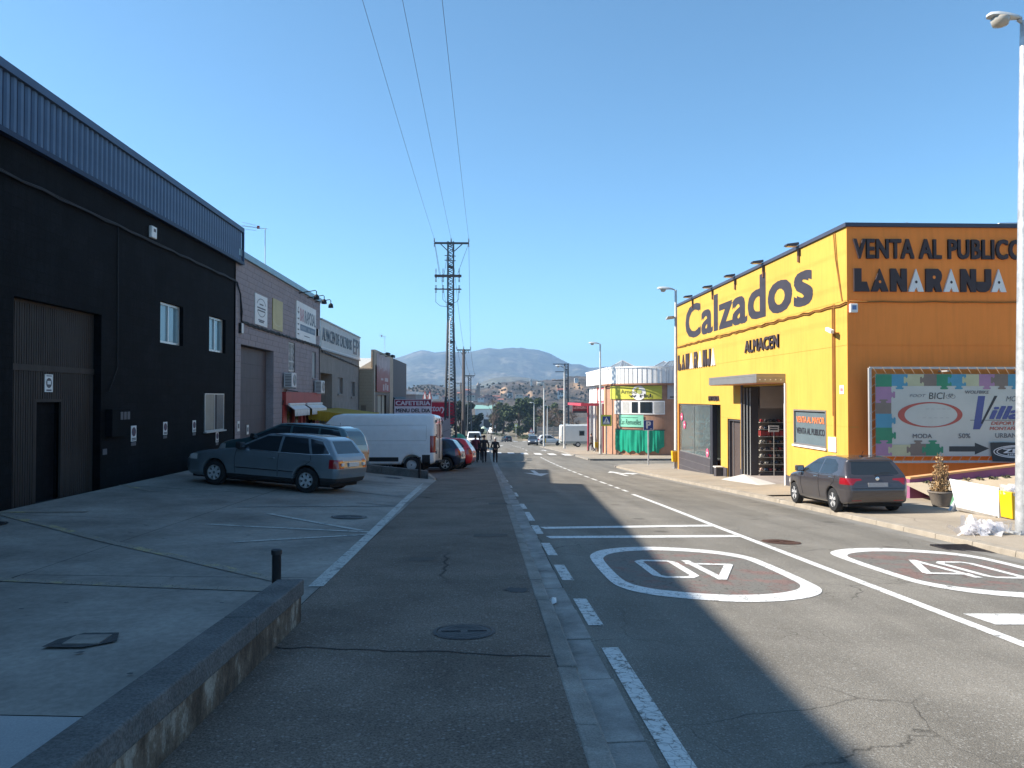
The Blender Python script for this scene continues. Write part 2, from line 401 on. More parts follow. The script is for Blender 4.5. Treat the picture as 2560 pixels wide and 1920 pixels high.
def paint(col, wear, scale=9, base=(.17, .158, .138)):
    def fn(nt, co, out, b):
        n = nd(nt, 'TexNoise', Scale=float(scale), Detail=9., Roughness=.75); nt.links.new(co, n.inputs['Vector'])
        f = ramp(nt, n.outputs['Fac'], [(wear, 1.), (wear+.07, 0.)])
        out = mixc(nt, f, out, base)
        v = nd(nt, 'TexVoronoi', Scale=14., feature='DISTANCE_TO_EDGE'); nt.links.new(co, v.inputs['Vector'])
        f = ramp(nt, v.outputs['Distance'], [(.015, .55), (.05, 1.)]); return mixc(nt, 1., out, f, 'MULTIPLY')
    return fn
m_wht = mat('road_paint_white', (.74, .73, .70), .7, .06, 3, extra=paint(0, .36)); m_wht2 = mat('road_paint_worn', (.62, .61, .58), .75, .08, 3, extra=paint(0, .40, 14))
m_red = mat('road_paint_red', (.205, .13, .112), .85, .2, 3, extra=paint(0, .5, 2.5))
m_pav = mat('washed_aggregate', (.185, .148, .12), .9, .28, 1.1, .6, 90, spec=.15, fine=.42, fscale=80, extra=cracks(.28, .006, .52, .2, .3, also=agg(.25, 40, (.37, .335, .30), .5)))
m_pav2 = mat('reddish_tarmac', (.17, .125, .108), .92, .2, .8, .3, 90, fine=.2, fscale=110)
m_kerb = mat('kerb_concrete', (.26, .235, .205), .9, .35, 2.5, .4, 60, fine=.22, streak=.0)
m_gut = mat('gutter_concrete', (.29, .27, .245), .9, .45, 2.2, .3, 70, fine=.15)
m_fore = mat('forecourt_concrete', (.27, .245, .215), .8, .4, .6, .15, 60, spec=.25, fine=.12, fscale=14, extra=cracks(.35, .004, .6, .3, .5))
m_rpav = mat('pale_pavement', (.33, .275, .21), .9, .16, .8, .25, 90, fine=.2, fscale=70, extra=cracks(.4, .008, .52, .3, .6))
m_dark = mat('black_rubber', (.012, .012, .013), .8, .1)
m_iron = mat('cast_iron', (.045, .04, .042), .55, .25, 8, .3, 60, metal=.6)
m_rust = mat('rusty_iron', (.10, .05, .035), .7, .3, 8, .3, 60, metal=.4)
m_ypaint = mat('yellow_paint_worn', (.44, .36, .19), .85, .15, 3, extra=paint(0, .52, 2.2, (.28, .25, .21)))
Ys = list(np.arange(-10, 30, .5))+list(np.arange(30, 80, 1.))+list(np.arange(80, 330, 4.))
def terr(x, y):
    z = -D(y)-lerp(.9, .06, max(0, min(1, (y-60)/40)))
    if y > 330: z = -10.3
    return z
tx = [-5500, -3000, -1500, -700, -300, -150, -80, -40, -20, -9, 0, 9, 20, 40, 80, 150, 300, 700, 1500, 3000, 5500]
ty = [-3000, -800, -200, -60]+list(np.arange(-40, 100, 5.))+list(np.arange(100, 340, 10.))+[400, 500, 700, 1000, 1500, 2500, 4800]
tag(MB().sheet(tx, ty, terr).build('terrain', m_terr, smooth=True), kind='structure')
road = MB().sheet([.83, .9, 2, 3.2, 4.4, 5.6, 6.8, 8.0], Ys, road_z)
road.sheet([8, 9, 12, 18, 26, 40], list(np.arange(42, 57, 1.)), lambda x, y: road_z(8, y)-.004)
road.sheet(list(np.arange(-30, 40, 3.)), list(np.arange(140, 190, 3.)), lambda x, y: road_z(8, y)-.006)
ROAD = tag(road.build('road', m_asph, smooth=True), kind='structure')
def onroad(pts, name, m, dz=.005, parent=None, z=road_z):
    return MB().add([(x, y, z(x, y)+dz) for x, y in pts], [tuple(range(len(pts)))]).build(name, m, parent or ROAD)
def ribbon(pts, w, mb=None, dz=.005, z=road_z, step=1.):
    mb = mb or MB(); P = []
    for i in range(len(pts)-1):
        a, b = Vector(pts[i]), Vector(pts[i+1]); n = max(1, int((b-a).length/step))
        P += [a.lerp(b, k/n) for k in range(n)]
    P.append(Vector(pts[-1])); vs = []
    for i, p in enumerate(P):
        d = (P[min(i+1, len(P)-1)]-P[max(i-1, 0)]).normalized(); q = Vector((-d.y, d.x))*w/2
        vs += [(p.x-q.x, p.y-q.y, z(p.x-q.x, p.y-q.y)+dz), (p.x+q.x, p.y+q.y, z(p.x+q.x, p.y+q.y)+dz)]
    return mb.add(vs, [(2*i, 2*i+1, 2*i+3, 2*i+2) for i in range(len(P)-1)])
# painted lines
ribbon([(4.42, 2), (4.36, 6), (4.28, 14), (4.27, 22)], .13, step=.5).build('centre_line', m_wht, ROAD)
y = 23.2
while y < 62: ribbon([(4.33+.006*(y-22), y), (4.33+.006*(y-22), y+(1.5 if y > 26 else .8))], .11).build('centre_dash', m_wht, ROAD); y += 2.35 if y > 26 else 1.4
y = 84
while y < 140: ribbon([(4.7, y), (4.7, y+3)], .12).build('centre_dash', m_wht, ROAD); y += 7
for a, b in ((2.4, 5.78), (6.45, 7.5), (8.45, 9.45), (10.2, 11.35), (12.4, 13.55), (14.3, 15.9), (16.6, 17.8), (20, 21.4), (23.6, 24.8), (27, 28.4), (31, 32)):
    ribbon([(.985-.007*a, a), (.985-.007*b, b)], .13).build('edge_dash', m_wht2, ROAD)
ribbon([(1.0, 13.2), (4.22, 14.2)], .26, step=.4).build('stop_bar', m_wht, ROAD); ribbon([(1.0, 12.0), (4.22, 12.72)], .26, step=.4).build('stop_bar', m_wht, ROAD)
OUT = [(1.38, 9.9), (1.46, 10.4), (1.66, 10.78), (2.0, 11.06), (2.45, 11.2), (2.95, 11.12), (3.35, 10.9), (3.62, 10.5), (3.69, 9.9), (3.7, 8.7), (3.64, 8.2), (3.4, 7.85), (3.0, 7.6), (2.5, 7.5), (2.03, 7.6), (1.66, 7.79), (1.45, 8.1), (1.38, 8.6)]
def ovalmark(T, name):
    P = []
    n = len(OUT)
    for i in range(n):
        p0, p1, p2, p3 = [Vector(OUT[(i+k) % n]) for k in (-1, 0, 1, 2)]
        for t in (0, .25, .5, .75): P.append(.5*((2*p1)+(p2-p0)*t+(2*p0-5*p1+4*p2-p3)*t*t+(3*p1-p0-3*p2+p3)*t**3))
    c = Vector((2.54, 9.35)); inn = [c+Vector(((p.x-c.x)*.865, (p.y-c.y)*.82)) for p in P]
    A = [T(p) for p in P]; Bq = [T(p) for p in inn]; N = len(A)
    vs = [(p[0], p[1], road_z(*p)+.005) for p in A+Bq]
    MB().add(vs, [(i, (i+1) % N, N+(i+1) % N, N+i) for i in range(N)]).build(name, m_wht, ROAD)
    mid = [T(c+Vector(((p.x-c.x)*.5, (p.y-c.y)*.5))) for p in P]; cc = T(c)
    vs = [(p[0], p[1], road_z(*p)+.003) for p in Bq+mid+[cc]]
    MB().add(vs, [(i, (i+1) % N, N+(i+1) % N, N+i) for i in range(N)]+[(N+i, N+(i+1) % N, 2*N) for i in range(N)]).build('red_field', m_red, ROAD)
    w = .108
    z = MB()
    O = [(1.98, 9.84), (2.06, 9.92), (2.36, 9.92), (2.42, 9.84), (2.45, 8.9), (2.37, 8.78), (2.08, 8.76), (2.0, 8.86)]
    O = [Vector(T(Vector(p))) for p in O]; ribbon([(p.x, p.y) for p in O+O[:1]], w, z, .007, step=.12)
    for a, b in (((2.62, 9.98), (2.71, 8.66)), ((2.71, 8.70), (3.12, 9.74)), ((3.16, 9.74), (2.56, 9.74))):
        a, b = T(Vector(a)), T(Vector(b)); ribbon([tuple(a), tuple(b)], w, z, .008+.002*(a[0] < b[0]), step=.3)
    z.build('speed_figures', m_wht, ROAD)
ovalmark(lambda p: (p[0], p[1]), 'speed_ring')
ovalmark(lambda p: (4.93+(3.7-p[0]), 7.95+(11.2-p[1])), 'speed_ring')
ribbon([(4.56, 6.97), (7.6, 7.2)], .42, step=.5).build('stop_bar', m_wht, ROAD)
def arrow(pts, x, y, sc, flip=1): onroad([(x+a*sc, y+flip*b*sc) for a, b in pts], 'lane_arrow', m_wht)
AR = [(-.08, -2.2), (.08, -2.2), (.08, .2), (.42, .0), (0, 2.2), (-.42, .0), (-.08, .2)]
arrow([(-.09, 2.6), (.09, 2.6), (.09, -.3), (.5, .1), (0, -2.6), (-.5, .1), (-.09, -.3)], 2.4, 35.2, 1.15)
arrow([(-.09, -2.4), (.09, -2.4), (.09, -.6), (.55, -.3), (.55, -.8), (1.1, .4), (.55, 1.2), (.55, .6), (.09, .0), (.09, .8), (.4, .6), (0, 2.4), (-.4, .6), (-.09, .8)], 6.5, 37.2, 1.0)
arrow(AR, 6.6, 84, 1.1)
for i in range(8):
    x = -.1+1.2*i; onroad([(x, 75.6-.95*(x-2.4)), (x+.62, 75.2-.95*(x-2.4)), (x+.55, 70.8-.95*(x-2.4)), (x-.07, 71.2-.95*(x-2.4))], 'crossing_bar', m_wht, .008, z=lambda X, Y: max(road_z(X, Y), pave_l(X, Y) if X < .6 else -99))
for i in range(12): onroad([(-6+2.2*i, 186), (-5+2.2*i, 186), (-5+2.2*i, 190), (-6+2.2*i, 190)], 'crossing_bar', m_wht, .02, z=lambda X, Y: road_z(8, Y))
onroad([(2.3, 118), (2.5, 118), (3.3, 132), (3.1, 132)], 'give_way_line', m_wht, .01)
def manhole(x, y, rx, z, m, label, dz=.006, square=False):
    t = thing('manhole_cover', label, 'manhole cover', (x, y, z(x, y)+dz-.002)); c = (x, y, z(x, y)+dz)
    sl = Vector((1, 0, (z(x+.3, y)-z(x-.3, y))/.6)), Vector((0, 1, (z(x, y+.3)-z(x, y-.3))/.6))
    def pt(r, a, h): return Vector(c)+sl[0]*r*math.cos(a)+sl[1]*r*math.sin(a)+Vector((0, 0, h))
    def disc(r0, r1, h0, h1, name, mm):
        n = 28; vs = [pt(r0, 2*PI*k/n, h0) for k in range(n)]+[pt(r1, 2*PI*k/n, h1) for k in range(n)]
        fs = [(k, (k+1) % n, n+(k+1) % n, n+k) for k in range(n)]
        if r1 < .02: fs = [tuple(range(n))]
        MB().add(vs, fs).build(name, mm, t)
    disc(rx, rx*.88, 0, .005, 'frame_ring', m); disc(rx*.85, .01, .002, 0, 'lid', m)
    for r_ in (.7, .5, .3): disc(rx*r_, rx*r_*.88, .003, .004, 'tread_ring', m)
    q = MB()
    for k in (0,):
        w = math.sqrt(max(0, .7-(k/4.)**2))*rx*.85
        for s_ in (-1, 1): q.bar(Vector(c)+sl[0]*s_*w*.15+sl[1]*k*rx*.2+Vector((0, 0, .004)), Vector(c)+sl[0]*s_*w+sl[1]*k*rx*.2+Vector((0, 0, .004)), .025, .008)
    q.build('tread_bars', m, t)
# ---- left pavement with kerb and gutter
pv = MB().sheet([-1.612, -1.0, -.4, .1, .475], [v for v in Ys if v < 112], pave_l)
PAVL = tag(pv.build('pavement_left', m_pav, smooth=True), kind='structure')
def kdrop(y): return -.045*max(0, min(1, (y-8.5)/1.5))*max(0, min(1, (40-y)/4))
kb = MB(); gb = MB()
for i in range(-3, 100):
    y0, y1 = i*1.0+.004, i*1.0+.994
    r = random.Random(i); e = r.uniform(-.006, .006); x0, x1 = .475+e, .605+e+r.uniform(-.004, .004)
    h = MB() if i < 60 else kb
    tz = [pave_l(0, y)+kdrop(y)+r.uniform(-.003, .006)+.004 for y in (y0, y1)]
    h.hexa([(x0, y0, tz[0]-.22), (x1+.02, y0, tz[0]-.22), (x1+.02, y1, tz[1]-.22), (x0, y1, tz[1]-.22), (x0, y0, tz[0]), (x1, y0, tz[0]-.006), (x1, y1, tz[1]-.006), (x0, y1, tz[1])])
    if i < 60: h.build('kerb_stone', m_kerb, PAVL, bevel=.012 if i < 14 else 0)
    g0 = MB() if i < 60 else gb; e = r.uniform(-.012, .01); q = [road_z(.7, y)+r.uniform(.0, .012) for y in (y0, y1)]
    xe = .83+r.uniform(-.02, .015)
    g0.hexa([(.61, y0, q[0]-.2), (xe, y0, q[0]-.2), (xe, y1, q[1]-.2), (.61, y1, q[1]-.2), (.61, y0, q[0]), (xe, y0, q[0]+.006), (xe, y1, q[1]+.006), (.61, y1, q[1])])
    if i < 60: g0.build('gutter_slab', m_gut, PAVL)
tag(kb.build('far_kerb_run', m_kerb, PAVL), kind='stuff'); tag(gb.build('far_gutter_run', m_gut, PAVL), kind='stuff')
tag(MB().sheet([.6, .72, .86], [v for v in Ys if v < 105], lambda x, y: road_z(x, y)-.012).build('gutter_bed', mat('gutter_dirt', (.06, .055, .05), .95, .3, 6, .4, 50), PAVL))
manhole(-.15, 5.9, .24, pave_l, m_iron, 'round iron manhole cover in the near pavement')
manhole(4.72, 12.1, .3, road_z, m_rust, 'rusty round manhole cover in the road right of the centre line', .008)
gg = thing('drain_grate', 'iron drain grate against the kerb at the right edge of the road', 'drain', (7.42, 11.7, road_z(7.42, 11.7)))
f = MB(); z0 = road_z(7.42, 11.7)+.010; gx = -.27
for k in range(9): f.box(7.45+gx, 7.95+gx, 11.42+k*.07, 11.455+k*.07, z0-.02, z0)
f.build('bars', m_iron, gg); B(7.42+gx, 7.98+gx, 11.36, 11.40, z0-.02, z0+.003).box(7.42+gx, 7.98+gx, 12.06, 12.10, z0-.02, z0+.003).box(7.40+gx, 7.44+gx, 11.36, 12.1, z0-.02, z0+.004).box(7.96+gx, 8.0+gx, 11.36, 12.1, z0-.02, z0+.004).build('frame', m_iron, gg)
rk = random.Random(2); ribbon([(-1.6+2.05*k/24, 5.55-.32*k/24+rk.uniform(-.03, .03)) for k in range(25)], .016, dz=.004, z=pave_l, step=9).build('crack', m_dark, PAVL)
ribbon([(-1.6+2.05*k/16, 11.6+rk.uniform(-.03, .03)) for k in range(17)], .012, dz=.004, z=pave_l, step=9).build('crack', m_dark, PAVL)
for (x, y, w, h) in ((-.15, 11.3, .5, .35), (.1, 16.5, .4, .5), (-.9, 9.2, .3, .3)): MB().add([(x+a*w, y+b*h, pave_l(x, y+b*h)+.004) for a, b in ((0, 0), (1, .1), (1, 1), (0, .9))], [(0, 1, 2, 3)]).build('repair_patch', mat('patch_tarmac', (.11, .095, .08), .95, .2, 4, .4, 80, fine=.3), PAVL)
# dark repair patch and stain on pavement
def blot(cx, cy, r, z, name, m, parent, dz=.004, seed=1):
    q = random.Random(seed); n = 22; pts = [(cx+r*math.cos(2*PI*k/n)*q.uniform(.6, 1.2), cy+r*1.1*math.sin(2*PI*k/n)*q.uniform(.6, 1.2)) for k in range(n)]
    return MB().add([(x, y, z(x, y)+dz) for x, y in pts], [tuple(range(n))]).build(name, m, parent)
blot(.32, 7.45, .13, pave_l, 'tar_stain', mat('tar', (.03, .03, .032), .7, .2), PAVL)
# ---- first forecourt: concrete slabs with open joints
jx = [-8.42, -5.0, -1.615]; jy = [-6, -.5, 4.78, 8.55, 13.1, 17.8, 22.4, 26.95]
FORE = tag(MB().sheet([-9.2, -7, -5, -3, -1.62], list(np.arange(-6, 27.2, 1.)), lambda x, y: fore(x, y)-.05).build('forecourt_near', m_dark), kind='structure')
for i in range(2):
    for j in range(len(jy)-1):
        sk = .07*(1 if i else 1.0)
        mb = MB(); xs = np.linspace(jx[i]+.007, jx[i+1]-.007, 5); ys = np.linspace(jy[j]+.007, jy[j+1]-.007, 7)
        off = random.Random(i*9+j).uniform(-.003, .002)
        def zz(x, y): return fore(x, y)+off
        n = len(ys); vs = [(x-.0*y, y-.11*(x+5), zz(x, y-.11*(x+5))) for x in xs for y in ys]
        if j == len(jy)-2: vs = [(a, min(b, 26.95), c) for a, b, c in vs]
        mb.add(vs, [(p*n+q, (p+1)*n+q, (p+1)*n+q+1, p*n+q+1) for p in range(4) for q in range(n-1)])
        mb.build('concrete_slab', m_fore if j > 1 else mat('forecourt_concrete_pale', (.36, .36, .355), .85, .15, .6, .15, 60, fine=.1), FORE, smooth=True)
def onfore(pts, w, m, name='bay_line'): ribbon(pts, w, dz=.006, z=fore, step=.5).build(name, m, FORE)
m_bay = mat('bay_paint_white', (.50, .49, .45), .8, .12, 3, extra=paint(0, .40, 6, (.22, .215, .2))); m_bayf = mat('bay_paint_faint', (.34, .335, .32), .85, .15, 2, extra=paint(0, .50, 3, (.225, .22, .21)))
onfore([(-1.66, 7.7), (-1.70, 11.8), (-1.80, 18), (-1.86, 26.6)], .15, m_bay, 'edge_line')
for p in ([(-3.9, 14.2), (-1.91, 12.15)], [(-4.49, 12.65), (-3.03, 12.27), (-1.72, 11.95)], [(-3.45, 10.79), (-1.75, 11.65)]): onfore(p, .11, m_bay)
for p in ([(-3.17, 19.37), (-1.9, 18.5)], [(-2.76, 16.68), (-1.85, 16.3)], [(-4.79, 15.14), (-1.85, 16.2)]): onfore(p, .09, m_bayf)
for p in ([(-8.24, 13.46), (-6.7, 12.19), (-5.04, 10.71), (-3.87, 9.71), (-2.14, 8.08)], [(-6.2, 8.6), (-5.07, 8.29), (-3.6, 7.92), (-1.8, 7.5)], [(-8.4, 13.6), (-7.0, 13.9)], [(-8.4, 18.2), (-7.3, 17.3)], [(-8.3, 13.4), (-9.0, 12.4)]): onfore(p, .15, m_ypaint)
manhole(-2.42, 13.95, .32, fore, m_iron, 'round iron manhole cover among the bay lines of the forecourt', .014)
manhole(-2.97, 25.4, .3, fore, m_iron, 'dark round cover beside the low wall and the white van', .014)
manhole(-7.75, 12.3, .3, fore, m_iron, 'dark round cover by the gate of the black building', .014)
cs = thing('chamber_cover', 'broken square chamber cover sunk in the near forecourt concrete', 'manhole cover', (-2.98, 5.87, fore(-2.98, 5.87)))
cz = fore(-2.98, 5.87)+.016
MB().add([(-3.2, 5.72, cz), (-2.9, 5.7, cz), (-2.72, 5.84, cz), (-2.8, 6.05, cz), (-3.06, 6.05, cz), (-3.18, 5.9, cz)], [tuple(range(6))]).build('rough_edge', mat('crumbled_concrete', (.07, .07, .07), .95, .4, 20, .5, 60), cs)
B(-3.08, -2.82, 5.77, 5.98, cz, cz+.008).build('lid', m_fore, cs)
rr = random.Random(5)
for k in range(22):
    x, y = rr.uniform(-6, -1.9), rr.uniform(4, 14); w = rr.uniform(.015, .05)
    MB().add([(x+math.cos(a)*w*rr.uniform(.5, 1.2), y+math.sin(a)*w*.5, fore(x, y)+.0135) for a in np.arange(0, 6.2, .9)], [tuple(range(7))]).build('pit', mat('pitted', (.09, .09, .09), .95, .3, 9), FORE)
# ---- second forecourt, beyond the low wall
tag(MB().sheet([-9.2, -6, -3, -1.62], [v for v in Ys if 27.2 <= v < 112], lambda x, y: pave_l(x, y)-.004).build('forecourt_far', m_pav2, smooth=True), kind='structure')
# ---- right pavement
PY = [v for v in Ys if v < 43]; m_kerbp = mat('pale_kerb', (.30, .26, .21), .9, .2, 3, .3, 80, fine=.14)
KX = 7.76
mb = MB().sheet([KX+.14, 9, 10.0, 10.8, 14, 20, 30], [v for v in Ys if v < 21.5], pave_r).sheet([KX+.14, 9, 10.0, 10.8], [21.5]+[v for v in PY if v > 21.5]+[43], pave_r)
mb.sheet([10.0, 11, 12], [43, 45, 47.4], pave_r)
arc = [(10-(9.86-KX)*math.cos(a), 45.2+2.3*math.sin(a)) for a in np.linspace(0, PI/2, 9)]
mb.add([(KX+.14, 43, pave_r(8.14, 43)), (10, 43, pave_r(10, 43))]+[(x, y, pave_r(x, y)) for x, y in reversed(arc)], [tuple(range(2+len(arc)))])
PAVR = tag(mb.build('pavement_right', m_rpav), kind='structure')
for i in range(2, 45):
    y0, y1 = i+.004, i+.994; r = random.Random(i+50)
    if i >= 45: break
    tz = [pave_r(8.1, y)+r.uniform(0, .006)+.003 for y in (y0, y1)]
    MB().hexa([(KX-.02, y0, tz[0]-.2), (KX+.15, y0, tz[0]-.2), (KX+.15, y1, tz[1]-.2), (KX-.02, y1, tz[1]-.2), (KX, y0, tz[0]-.015), (KX+.15, y0, tz[0]), (KX+.15, y1, tz[1]), (KX, y1, tz[1]-.015)]).build('kerb_stone', m_kerbp, PAVR, bevel=.012 if i < 20 else 0)
for i in range(len(arc)-1):
    a, b = arc[i], arc[i+1]; c = (10.1, 45.2)
    def sc(p, k, z): return (c[0]+(p[0]-c[0])*k, c[1]+(p[1]-c[1])*k, z)
    za, zb = pave_r(*a)+.004, pave_r(*b)+.004
    MB().hexa([sc(a, 1.08, za-.2), sc(b, 1.08, zb-.2), sc(b, .98, zb-.2), sc(a, .98, za-.2), sc(a, 1.07, za), sc(b, 1.07, zb), sc(b, .98, zb), sc(a, .98, za)]).build('kerb_stone', m_kerb, PAVR)
tag(MB().sheet([KX-.36, KX+.02], [v for v in Ys if v < 44], lambda x, y: road_z(x, y)+.004).build('gutter_strip', mat('pale_gutter', (.22, .205, .18), .9, .2, 2, fine=.15), PAVR))
pf = MB().sheet([7.9, 8.6, 9.5, 11, 14, 20, 40], [v for v in Ys if 56.5 <= v < 108], lambda x, y: pave_r(8, y)-.0*x)
PAVF = tag(pf.build('pavement_far_right', m_rpav), kind='structure')
pk = MB()
for i in range(57, 107): pk.hexa([(7.72, i, pave_r(8, i)-.2), (7.92, i, pave_r(8, i)-.2), (7.92, i+.99, pave_r(8, i+1)-.2), (7.72, i+.99, pave_r(8, i+1)-.2), (7.75, i, pave_r(8, i)+.004), (7.92, i, pave_r(8, i)+.004), (7.92, i+.99, pave_r(8, i+1)+.004), (7.75, i+.99, pave_r(8, i+1)+.004)])
tag(pk.box(7.75, 30, 56.3, 56.5, pave_r(8, 56.4)-.2, pave_r(8, 56.4)+.005).build('far_kerb_run', m_kerb, PAVF), kind='stuff')
# ---- near retaining wall at the pavement's edge
m_cap = mat('wall_cap_concrete', (.12, .115, .11), .95, .3, 3, .6, 60, fine=.3, fscale=60)
def rot(nt, co, out, b):
    mp = nd(nt, 'Mapping'); mp.inputs['Scale'].default_value = (1, 1.2, .8); nt.links.new(co, mp.inputs[0])
    n = nd(nt, 'TexNoise', Scale=3.2, Detail=9., Roughness=.7); nt.links.new(mp.outputs[0], n.inputs['Vector'])
    k = ramp(nt, n.outputs['Fac'], [(.36, (.05, .036, .028)), (.48, (.12, .085, .06)), (.56, (.2, .15, .11)), (.62, (.38, .33, .27))]); return mixc(nt, 1., k, out, 'MULTIPLY')
m_stain = mat('stained_render', (1., .98, .95), .9, .1, 2.0, .4, 40, fine=.2, streak=.5, extra=rot)
W1 = thing('retaining_wall', 'low stained concrete wall running along the near pavement edge', 'wall', (-1.6, 4, pave_l(-1.6, 4)))
ys = list(np.arange(-4, 6.3, .5))+[6.3]
def run(mb, x0, x1, zb, zt, ys):
    for a, b in zip(ys[:-1], ys[1:]): pass
    n = len(ys); vs = []
    for y_ in ys: vs += [(x0, y_, zb(y_)), (x1, y_, zb(y_)), (x1, y_, zt(y_)), (x0, y_, zt(y_))]
    fs = [(4*i+k, 4*i+(k+1) % 4, 4*(i+1)+(k+1) % 4, 4*(i+1)+k) for i in range(n-1) for k in range(4)]+[(3, 2, 1, 0), tuple(4*(n-1)+k for k in range(4))]
    return mb.add(vs, fs)
run(MB(), -1.645, -1.475, lambda y: pave_l(0, y)-.5, lambda y: pave_l(0, y)+.205, ys).build('wall_face', m_stain, W1)
for a, b in ((-4, 2.2), (2.2, 5.02), (5.02, 6.32)):
    run(MB(), -1.67, -1.455, lambda y: pave_l(0, y)+.206, lambda y: pave_l(0, y)+.335, list(np.linspace(a+.004, b-.004, 6))).build('cap_stone', m_cap, W1, bevel=.012)
W2 = thing('divider_wall', 'low worn concrete wall between the two forecourts in front of the white van', 'wall', (-4.5, 27.05, fore(-4.5, 27)))
def zf2(x): return fore(x, 26.9)
for a, b in zip(np.linspace(-8.4, -1.95, 5)[:-1], np.linspace(-8.4, -1.95, 5)[1:]):
    h0, h1 = .26, .26
    MB().hexa([(a+.005, 26.96, zf2(a)-.3), (b-.005, 26.96, zf2(b)-.3), (b-.005, 27.18, zf2(b)-.6), (a+.005, 27.18, zf2(a)-.9), (a+.005, 26.96, zf2(a)+h0), (b-.005, 26.96, zf2(b)+h1), (b-.005, 27.18, zf2(b)+h1), (a+.005, 27.18, zf2(a)+h0)]).build('wall_section', m_cap, W2, bevel=.015)
zc = zf2(-1.85); MB().hexa([(-1.94, 26.7, zc-.2), (-1.6, 26.62, zc-.2), (-1.6, 27.1, zc-.2), (-1.94, 27.2, zc-.2), (-1.94, 26.8, zc+.17), (-1.72, 26.8, zc+.04), (-1.7, 27.05, zc+.04), (-1.94, 27.15, zc+.2)]).build('broken_end', m_kerb, W2, bevel=.03)
def bollard(x, y, z, label, h=.44):
    t = thing('bollard', label, 'bollard', (x, y, z), 'black steel bollards on the forecourt')
    m = mat('black_paint', (.012, .013, .016), .45, .2, 6, spec=.5)
    MB().lathe([(.042, -.1), (.042, h-.05), (.044, h-.045)], (x, y, z), n=18).build('post', m, t, smooth=40)
    MB().lathe([(.05, h-.05), (.05, h-.012), (.035, h), (.001, h+.002)], (x, y, z), n=18).build('cap', m, t, smooth=40)
bollard(-1.93, 7.27, fore(-1.93, 7.2), 'black bollard standing at the end of the near retaining wall')
bollard(-2.23, 26.78, fore(-2.23, 26.8), 'black bollard beside the white van at the low divider wall', .73)
# ---------------------------------------------------------------- left side: warehouses in the shade
WX = -8.5
def courses(nt, co, out, b):
    s = nd(nt, 'SeparateXYZ'); nt.links.new(co, s.inputs[0]); c = nd(nt, 'CombineXYZ'); nt.links.new(s.outputs[1], c.inputs[0]); nt.links.new(s.outputs[2], c.inputs[1])
    k = nd(nt, 'TexBrick', Scale=1.); k.inputs['Brick Width'].default_value = .42; k.inputs['Row Height'].default_value = .21; k.inputs['Mortar Size'].default_value = .006
    for i, v in ((1, .85), (2, 1.25), (3, .45)): k.inputs[i].default_value = (v, v, v, 1)
    nt.links.new(c.outputs[0], k.inputs[0]); return mixc(nt, 1., out, k.outputs[0], 'MULTIPLY')
m_black = mat('black_wall_paint', (.0055, .006, .0072), .8, .4, .9, .3, 30, spec=.12, fine=.25, fscale=12, streak=.4, extra=courses)
m_navy = mat('navy_steel', (.009, .02, .055), .5, .12, 2, spec=.3, metal=.1)
m_navy2 = mat('blue_grey_steel', (.06, .10, .17), .5, .1, 2, spec=.3, metal=.1)
m_navy3 = mat('steel_blue_rib', (.085, .135, .215), .5, .1, 2, spec=.3, metal=.1)
m_alu = mat('aluminium', (.55, .55, .54), .35, .08, 5, metal=.6)
m_white = mat('white_paint', (.72, .72, .70), .5, .08, 3)
m_glass = mat('window_glass', (.035, .06, .075), .04, 0, spec=1.)
m_bglass = mat('pale_blind_glass', (.16, .27, .32), .05, .06, 2, spec=.9)
m_gate = mat('brown_steel_gate', (.045, .036, .032), .6, .15, 1.2, spec=.2, streak=.3)
m_cable = mat('black_cable', (.012, .012, .014), .6, .2)
m_sgrey = mat('sign_grey', (.10, .10, .11), .6, .1); m_sred = mat('sign_red', (.35, .03, .03), .5, .1)
m_print = mat('print_dark', (.03, .03, .04), .6, .1)
BB = thing('black_warehouse', 'black painted warehouse with ribbed blue steel fascia on the left', 'building', (WX, 8, -.4))
holes = [(14.2, 17.4, -1.5, 3.45), (20.5, 22.03, 3.06, 4.17), (24.1, 25.6, 3.06, 4.17), (23.72, 25.4, .6, 1.72)]
w = wall(MB(), 'x', WX, WX-.3, -10, 26.6, -1.5, 6.32, holes); w.box(WX-.3, WX-.32, -10, 26.6, -1.5, 6.32)
w.box(WX-16, WX, 26.45, 26.6, -1.5, 6.32).box(WX-.002, WX-.25, -10.2, -10, -1.5, 6.3)
w.build('wall', m_black, BB); B(WX-16, WX-.33, -10, 26.4, 6.2, 6.6).build('roof', m_navy2, BB)
fb = B(-8.46, -8.44, -10, 26.98, 6.32, 7.46); fb.box(-24, -8.46, 26.9, 26.96, 6.32, 7.4); fb.box(-8.47, -8.33, -10, 27.02, 6.22, 6.32)
fb.build('fascia_backing', m_navy, BB)
rib = MB().hexa([(-8.439, 0, 6.325), (-8.439, .15, 6.325), (-8.439, .15, 7.34), (-8.439, 0, 7.34), (-8.40, .035, 6.325), (-8.40, .115, 6.325), (-8.40, .115, 7.34), (-8.40, .035, 7.34)]).mesh('fascia_rib', m_navy3, ORG[BB.name])
yy = 11.0
ribs = 0
while yy < 26.85: o = link('fascia_rib', rib, BB); o.location = (0, yy, 0); yy += .21
yy = 10.79; far = MB()
while yy > -10: far.hexa([(-8.439, yy, 6.325), (-8.439, yy+.15, 6.325), (-8.439, yy+.15, 7.34), (-8.439, yy, 7.34), (-8.40, yy+.035, 6.325), (-8.40, yy+.115, 6.325), (-8.40, yy+.115, 7.34), (-8.40, yy+.035, 7.34)]); yy -= .21
tag(far.build('fascia_rib_run', m_navy3, BB), kind='stuff')
B(-8.60, -8.34, -10, 27.02, 7.345, 7.50).box(-8.43, -8.34, 26.98, 27.02, 6.325, 7.344).build('coping', m_navy2, BB)
